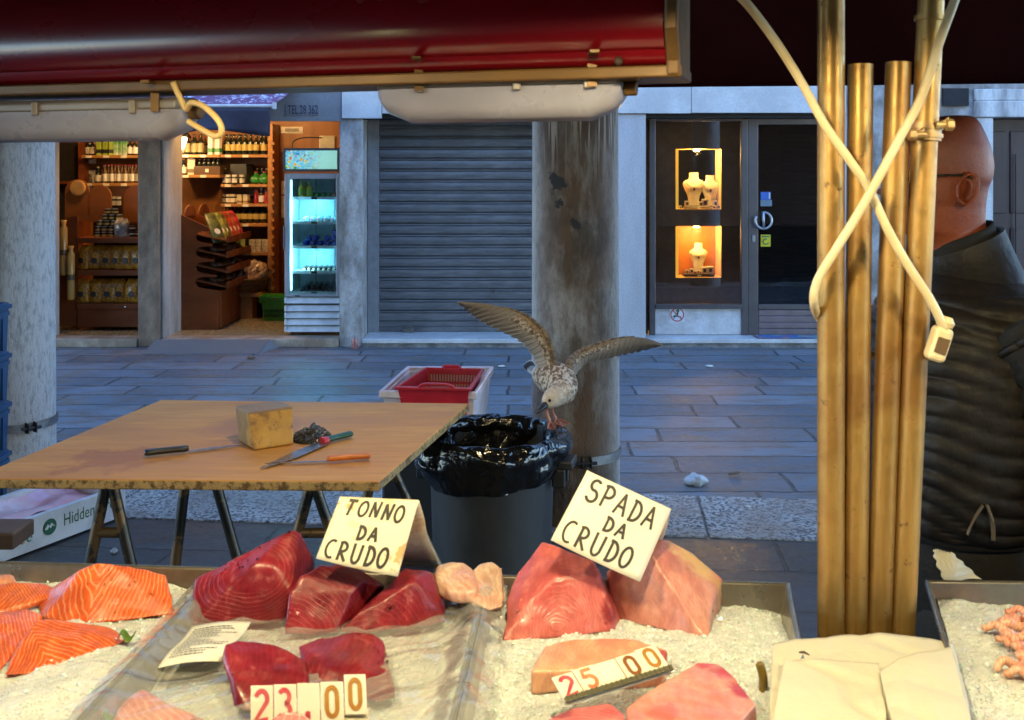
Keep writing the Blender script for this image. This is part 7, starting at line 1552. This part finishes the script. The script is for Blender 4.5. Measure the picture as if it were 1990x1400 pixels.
# head and neck: photo row, front, back, half width, squareness
head = [(224.5, 1850, 1868, .004, 2), (226, 1832, 1884, .022, 2), (231, 1808, 1893, .040, 2), (243, 1779, 1902, .057, 2), (262, 1754, 1910, .068, 2.1), (290, 1735, 1920, .0755, 2.2), (318, 1729, 1925, .0775, 2.2), (338, 1728, 1924, .0765, 2.2), (350, 1733, 1921, .0745, 2.2), (362, 1727, 1917, .073, 2.1), (376, 1728, 1914, .071, 2.1), (392, 1727, 1912, .069, 2.1), (405, 1727, 1911, .0665, 2.1), (420, 1727, 1911, .064, 2.1), (436, 1727, 1913, .061, 2), (448, 1737, 1915, .058, 2), (458, 1768, 1918, .056, 2), (474, 1790, 1922, .057, 2), (500, 1797, 1930, .062, 2), (540, 1790, 1948, .075, 2)]
torso = [(565, 1765, 1985, .12, 2.2), (600, 1735, 2000, .165, 2.4), (700, 1712, 2006, .190, 2.5), (850, 1706, 1990, .180, 2.5), (985, 1720, 1970, .165, 2.5), (1060, 1735, 1965, .160, 2.5), (1100, 1760, 1950, .13, 2.5)]
b = MB(); rows_ = sm_table(head + torso, 5)
rv = b.loft([section(*r) for r in rows_])
def bumpv(u, v, y, ru, rv_, push):                       # push body vertices round a point along push
    c = Vector((mx(u), YM + y, mz(v)))
    for x in b.bm.verts:
        d = x.co - c; k = (d.x / ru) ** 2 + (d.z / rv_) ** 2 + (d.y / ru) ** 2
        if k < 4: x.co += Vector(push) * math.exp(-k * 1.6)
bumpv(1727, 362, 0, .017, .020, (-.012, 0, 0)); bumpv(1722, 374, 0, .015, .012, (-.020, 0, -.002)); bumpv(1728, 396, 0, .022, .010, (-.007, 0, 0)); bumpv(1728, 407, 0, .02, .004, (.005, 0, 0)); bumpv(1728, 414, 0, .02, .007, (-.006, 0, 0)); bumpv(1730, 438, 0, .024, .014, (-.008, 0, 0)); bumpv(1732, 336, 0, .04, .010, (-.005, 0, 0))
for s in (-1, 1): bumpv(1742, 350, s * .032, .018, .014, (.010, -s * .004, 0)); bumpv(1768, 380, s * .055, .03, .024, (-.003, s * .004, 0)); bumpv(1880, 350, s * .06, .04, .05, (.0, s * .003, 0))
# arms and hands, grown into the same mesh
def limb(pts, rad, n=5, seg=14):
    q = smooth_path(pts, n); rr = []
    for i in range(len(rad) - 1):
        for k in range(n): rr.append(rad[i] + (rad[i + 1] - rad[i]) * k / n)
    rr.append(rad[-1]); b.tube(q, rr, seg); return q
for s in (-1, 1):
    sh, el, wr = Vector((mx(1912), YM + s * .185, mz(615))), Vector((mx(2000), YM + s * .235, mz(880))), Vector((mx(1992), YM + s * .23, mz(1115)))
    limb([sh, sh.lerp(el, .5), el, el.lerp(wr, .5), wr], [.058, .052, .044, .042, .030])
    dwn = (wr - el).normalized(); fw_ = Vector((-1, 0, 0)); pc = wr + dwn * .045
    limb([wr - dwn * .01, pc, wr + dwn * .095], [.027, .036, .028], 4)
    for k, (o_, ln, cu) in enumerate(((-.030, .070, .022), (-.010, .080, .026), (.010, .076, .028), (.029, .060, .026))):
        f0 = wr + dwn * .085 + fw_ * -o_; f1 = f0 + dwn * ln * .42 + Vector((-.002, -s * .006, 0)); f2 = f0 + dwn * ln * .75 + Vector((0, -s * (.012 + cu * .3), 0)); f3 = f0 + dwn * ln + Vector((0, -s * (.02 + cu * .5), 0)); limb([f0, f1, f2, f3], [.0095, .009, .0082, .006], 3, 10)
    t0 = wr + dwn * .03 + fw_ * .026; limb([t0, t0 + dwn * .03 + fw_ * .020, t0 + dwn * .062 + fw_ * .026], [.013, .0105, .007], 3, 10)
sk, nt, bs, co = base_mat('skin'); n1 = noise_fac(nt, co, 14, 6, .65); n2 = noise_fac(nt, co, 160, 4, .7)
nt.links.new(mixc(nt, ramp(nt, n2, [(.4, .3), (.6, 0)]), ramp(nt, n1, [(.3, (.19, .038, .012)), (.55, (.28, .064, .022)), (.75, (.33, .085, .032))]), (.14, .03, .012)), bs.inputs['Base Color'])
bs.inputs['Roughness'].default_value = .46; bs.inputs['Subsurface Weight'].default_value = .15; bs.inputs['Subsurface Scale'].default_value = .012; bs.inputs['Subsurface Radius'].default_value = (1, .3, .15); bump(nt, bs, mth(nt, 'ADD', n2, mth(nt, 'MULTIPLY', noise_fac(nt, co, 40, 5, .6), 1.5)), .18, .004)
# ears as part of the body surface
def ear(s):
    o = Vector((mx(1843), YM + s * .0735, mz(368))); N1, N2 = 36, 12
    def f(a_, q):
        a = 2 * math.pi * a_; rx, rz_ = .0195, .0375; tilt_ = .18
        r = (1 - q); ex_, ez = rx * r * math.cos(a), rz_ * r * math.sin(a) * (1 if math.sin(a) > 0 else .92)
        ex_ *= .80 + .30 * (math.sin(a) * .5 + .5); x = ex_ + ez * tilt_; z = ez
        helix = .016 * math.exp(-((r - .86) / .12) ** 2) * (1 if math.cos(a) > -.75 else .25); bowl = -.016 * math.exp(-(r / .45) ** 2); anti = .007 * math.exp(-((r - .52) / .10) ** 2) * max(0, math.cos(a - .4) + .35)
        flare = max(0, math.cos(a)) * .012 * r; edge = -.012 if q < .02 else 0
        return o + Vector((x, s * (.007 + helix + bowl + anti + flare + edge), z))
    g = b.grid(f, N1, N2)
for s in (-1, 1): ear(s)
body = b.build('body', sk, man, smooth=True)
for s in (-1, 1):
    bb_ = MB(); bb_.ball((mx(1741), YM + s * .031, mz(350)), .0115, 12, 8); bb_.build('eye', M('eye_white', (.6, .55, .5), .2), man, smooth=True)
# glasses
gm = M('black_glasses', (.008, .008, .008), .3); bb_ = MB()
for s in (-1, 1):
    bb_.tube(smooth_path([Vector((mx(1722), YM + s * .062, mz(345))), Vector((mx(1780), YM + s * .079, mz(342))), Vector((mx(1836), YM + s * .083, mz(341))), Vector((mx(1858), YM + s * .085, mz(350))), Vector((mx(1869), YM + s * .084, mz(361)))], 5), [.0022] * 14 + [.003] * 7, 8)
    bb_.tube([Vector((mx(1720), YM + s * .034 + .026 * math.cos(a), mz(352) + .019 * math.sin(a))) for a in [2 * math.pi * i / 20 for i in range(21)]], .0018, 6)
bb_.tube([Vector((mx(1718), YM - .01, mz(349))), Vector((mx(1716), YM, mz(348))), Vector((mx(1718), YM + .01, mz(349)))], .0018, 6); bb_.build('glasses', gm, man, smooth=True)
# quilted vest
quilt, nt, bs, co = base_mat('quilted_nylon'); n1 = noise_fac(nt, co, 30, 4, .6, stretch=(1, 1, .6)); nt.links.new(ramp(nt, n1, [(.35, (.008, .006, .005)), (.7, (.016, .0115, .009))]), bs.inputs['Base Color']); bs.inputs['Roughness'].default_value = .58; bs.inputs['Specular IOR Level'].default_value = .35; bump(nt, bs, n1, .45, .010)
vest = [(518, 1792, 1952, .085, 2.2), (545, 1768, 1982, .135, 2.3), (575, 1742, 2002, .185, 2.5), (620, 1717, 2014, .215, 2.7), (700, 1699, 2018, .222, 2.7), (800, 1692, 2010, .218, 2.6), (900, 1692, 1998, .212, 2.6), (975, 1697, 1992, .205, 2.5), (996, 1704, 1985, .196, 2.5)]
fine = sm_table(vest, 22); rings = []
for (v, uf, ub, hw, pw) in fine:
    ring = section(v, uf, ub, hw, pw); cx_ = (mx(uf) + mx(ub)) / 2; o_ = []
    for i, p in enumerate(ring):
        dirv = Vector((p.x - cx_, p.y - YM, 0)).normalized(); slope = (p.x - cx_) * .20 * (1 if p.y < YM else 1)
        ph = (p.z + slope + .022 * noise.noise(Vector((p.x * 8, p.y * 8, p.z * 5)))) / .036
        puff = abs(math.sin(math.pi * ph)) ** .45; fade = 1 if v > 560 else .4
        w = .0095 * puff * fade - .004 + .007 * noise.noise(Vector((p.x * 26, p.y * 26, p.z * 26))) * fade + .002 * noise.noise(Vector((p.x * 60, p.y * 60, p.z * 40)))
        o_.append(p + dirv * w)
    rings.append(o_)
bb_ = MB(); bb_.loft(rings); vs = bb_.build('vest', quilt, man, smooth=True, sub=1)
# zipped pocket and hem
zipm = M('zip_teeth', (.42, .32, .22), .4, .5)
def on_vest(u, v, out=.004):
    vr = min(fine, key=lambda r: abs(r[0] - v)); xf, xb = mx(vr[1]), mx(vr[2]); c = (xf + xb) / 2; r = (xb - xf) / 2; k = min(.99, abs((mx(u) - c) / r)); y = vr[3] * (1 - k ** vr[4]) ** (1 / vr[4]); return Vector((mx(u), YM - y - out, mz(v)))
bb_ = MB()
for path in ([(1816, 918), (1806, 935), (1798, 955), (1794, 972)], [(1824, 918), (1832, 940), (1836, 962), (1837, 981)]):
    q = smooth_path([on_vest(u, v, .009) for u, v in path], 7)
    for a, c_ in zip(q, q[1:]):
        d = (c_ - a); bb_.box(-.0035, .0035, -.002, .002, -.0011, .0011, Matrix.Translation(a) @ d.to_track_quat('Z', 'Y').to_matrix().to_4x4())
bb_.build('zip', zipm, vs)
knit = M('dark_knit', (.010, .0085, .0075), .85, col2=(.006, .005, .0045), ns=8, bst=.3, bs=220)
# stand-up collar of vest over knitted neck
for nm, m_, rr_, par in (('neckband', knit, [(528, 1788, 1955, .082, 0), (470, 1797, 1931, .066, .022), (455, 1799, 1927, .064, .025), (460, 1803, 1922, .058, .024), (528, 1805, 1930, .058, 0)], man), ('collar', quilt, [(548, 1772, 1985, .130, 0), (505, 1784, 1962, .092, .020), (478, 1788, 1948, .078, .030), (470, 1790, 1944, .075, .032), (478, 1797, 1937, .070, .030), (520, 1800, 1945, .075, .01)], vs)):
    bb_ = MB(); bb_.loft([section(v, uf, ub, hw, 2.1, tilt=t_) for v, uf, ub, hw, t_ in sm_table(rr_, 4)], caps=False); bb_.build(nm, m_, par, smooth=True)
# sleeves of the sweater, armhole edging
for s in (-1, 1):
    sh, el, wr = Vector((mx(1905), YM + s * .175, mz(600))), Vector((mx(2003), YM + s * .24, mz(885))), Vector((mx(1994), YM + s * .232, mz(1108)))
    q = smooth_path([sh, sh.lerp(el, .35) + Vector((.012, s * .02, 0)), el, el.lerp(wr, .5), wr], 12); n_ = len(q); rad = []
    for k in range(n_):
        f = k / (n_ - 1); rad.append((.085 - .028 * f) * (.72 if k == 0 else 1) + .0035 * math.sin(k * 1.5) * (1 if .2 < f < .95 else .3) + .0025 * math.sin(k * 2.7 + 1))
    bb_ = MB(); bb_.tube(q, rad, 28); 
    for x in bb_.bm.verts: x.co += Vector((noise.noise(x.co * 16), noise.noise(x.co * 16 + Vector((5, 0, 0))), 0)) * .008
    slv = bb_.build('sleeve', knit, man, smooth=True)
    ax = (q[3] - q[0]).normalized(); e1 = ax.orthogonal().normalized(); e2 = ax.cross(e1); bb_ = MB(); bb_.tube([q[4] + (e1 * math.cos(a) + e2 * math.sin(a)) * (rad[4] + .006) for a in [2 * math.pi * i / 30 for i in range(31)]], .008, 8); bb_.build('armhole_edge', quilt, vs, smooth=True)
# trousers and shoes
trs = M('dark_trousers', (.011, .009, .008), .75, bst=.3, bs=60, bd=.01)
bb_ = MB(); bb_.loft([section(v, uf, ub, hw, 2.4) for v, uf, ub, hw in sm_table([(975, 1708, 1976, .176), (1000, 1706, 1982, .185), (1060, 1710, 1992, .192), (1120, 1722, 1988, .188), (1180, 1748, 1970, .170), (1210, 1780, 1940, .13)], 6)])
for s in (-1, 1):
    bb_.tube(smooth_path([Vector((mx(1850), YM + s * .085, .92)), Vector((mx(1845), YM + s * .10, .70)), Vector((mx(1840), YM + s * .105, .48)), Vector((mx(1848), YM + s * .11, .10))], 6), [.112] * 3 + [.105] * 4 + [.09] * 5 + [.078] * 6 + [.07], 20)
bb_.build('trousers', trs, man, smooth=True)
bb_ = MB(); bb_.loft([section(v, uf, ub, hw, 2.4) for v, uf, ub, hw in ((983, 1703, 1984, .190), (986, 1701, 1986, .193), (1006, 1702, 1988, .195), (1009, 1704, 1986, .190))], caps=False); bb_.build('hem_band', knit, man, smooth=True)
for s in (-1, 1):
    bb_ = MB(); c = Vector((mx(1848), YM + s * .11, .005)); bb_.loft([[c + Vector((x + lx * math.cos(a), w * math.sin(a), z)) for a in [2 * math.pi * i / 20 for i in range(20)]] for x, lx, w, z in ((-.065, .145, .048, 0), (-.065, .147, .050, .025), (-.05, .125, .046, .06), (-.005, .07, .045, .10))]); bb_.build('shoe', M('black_shoe', (.015, .014, .013), .4), man, smooth_angle=50)
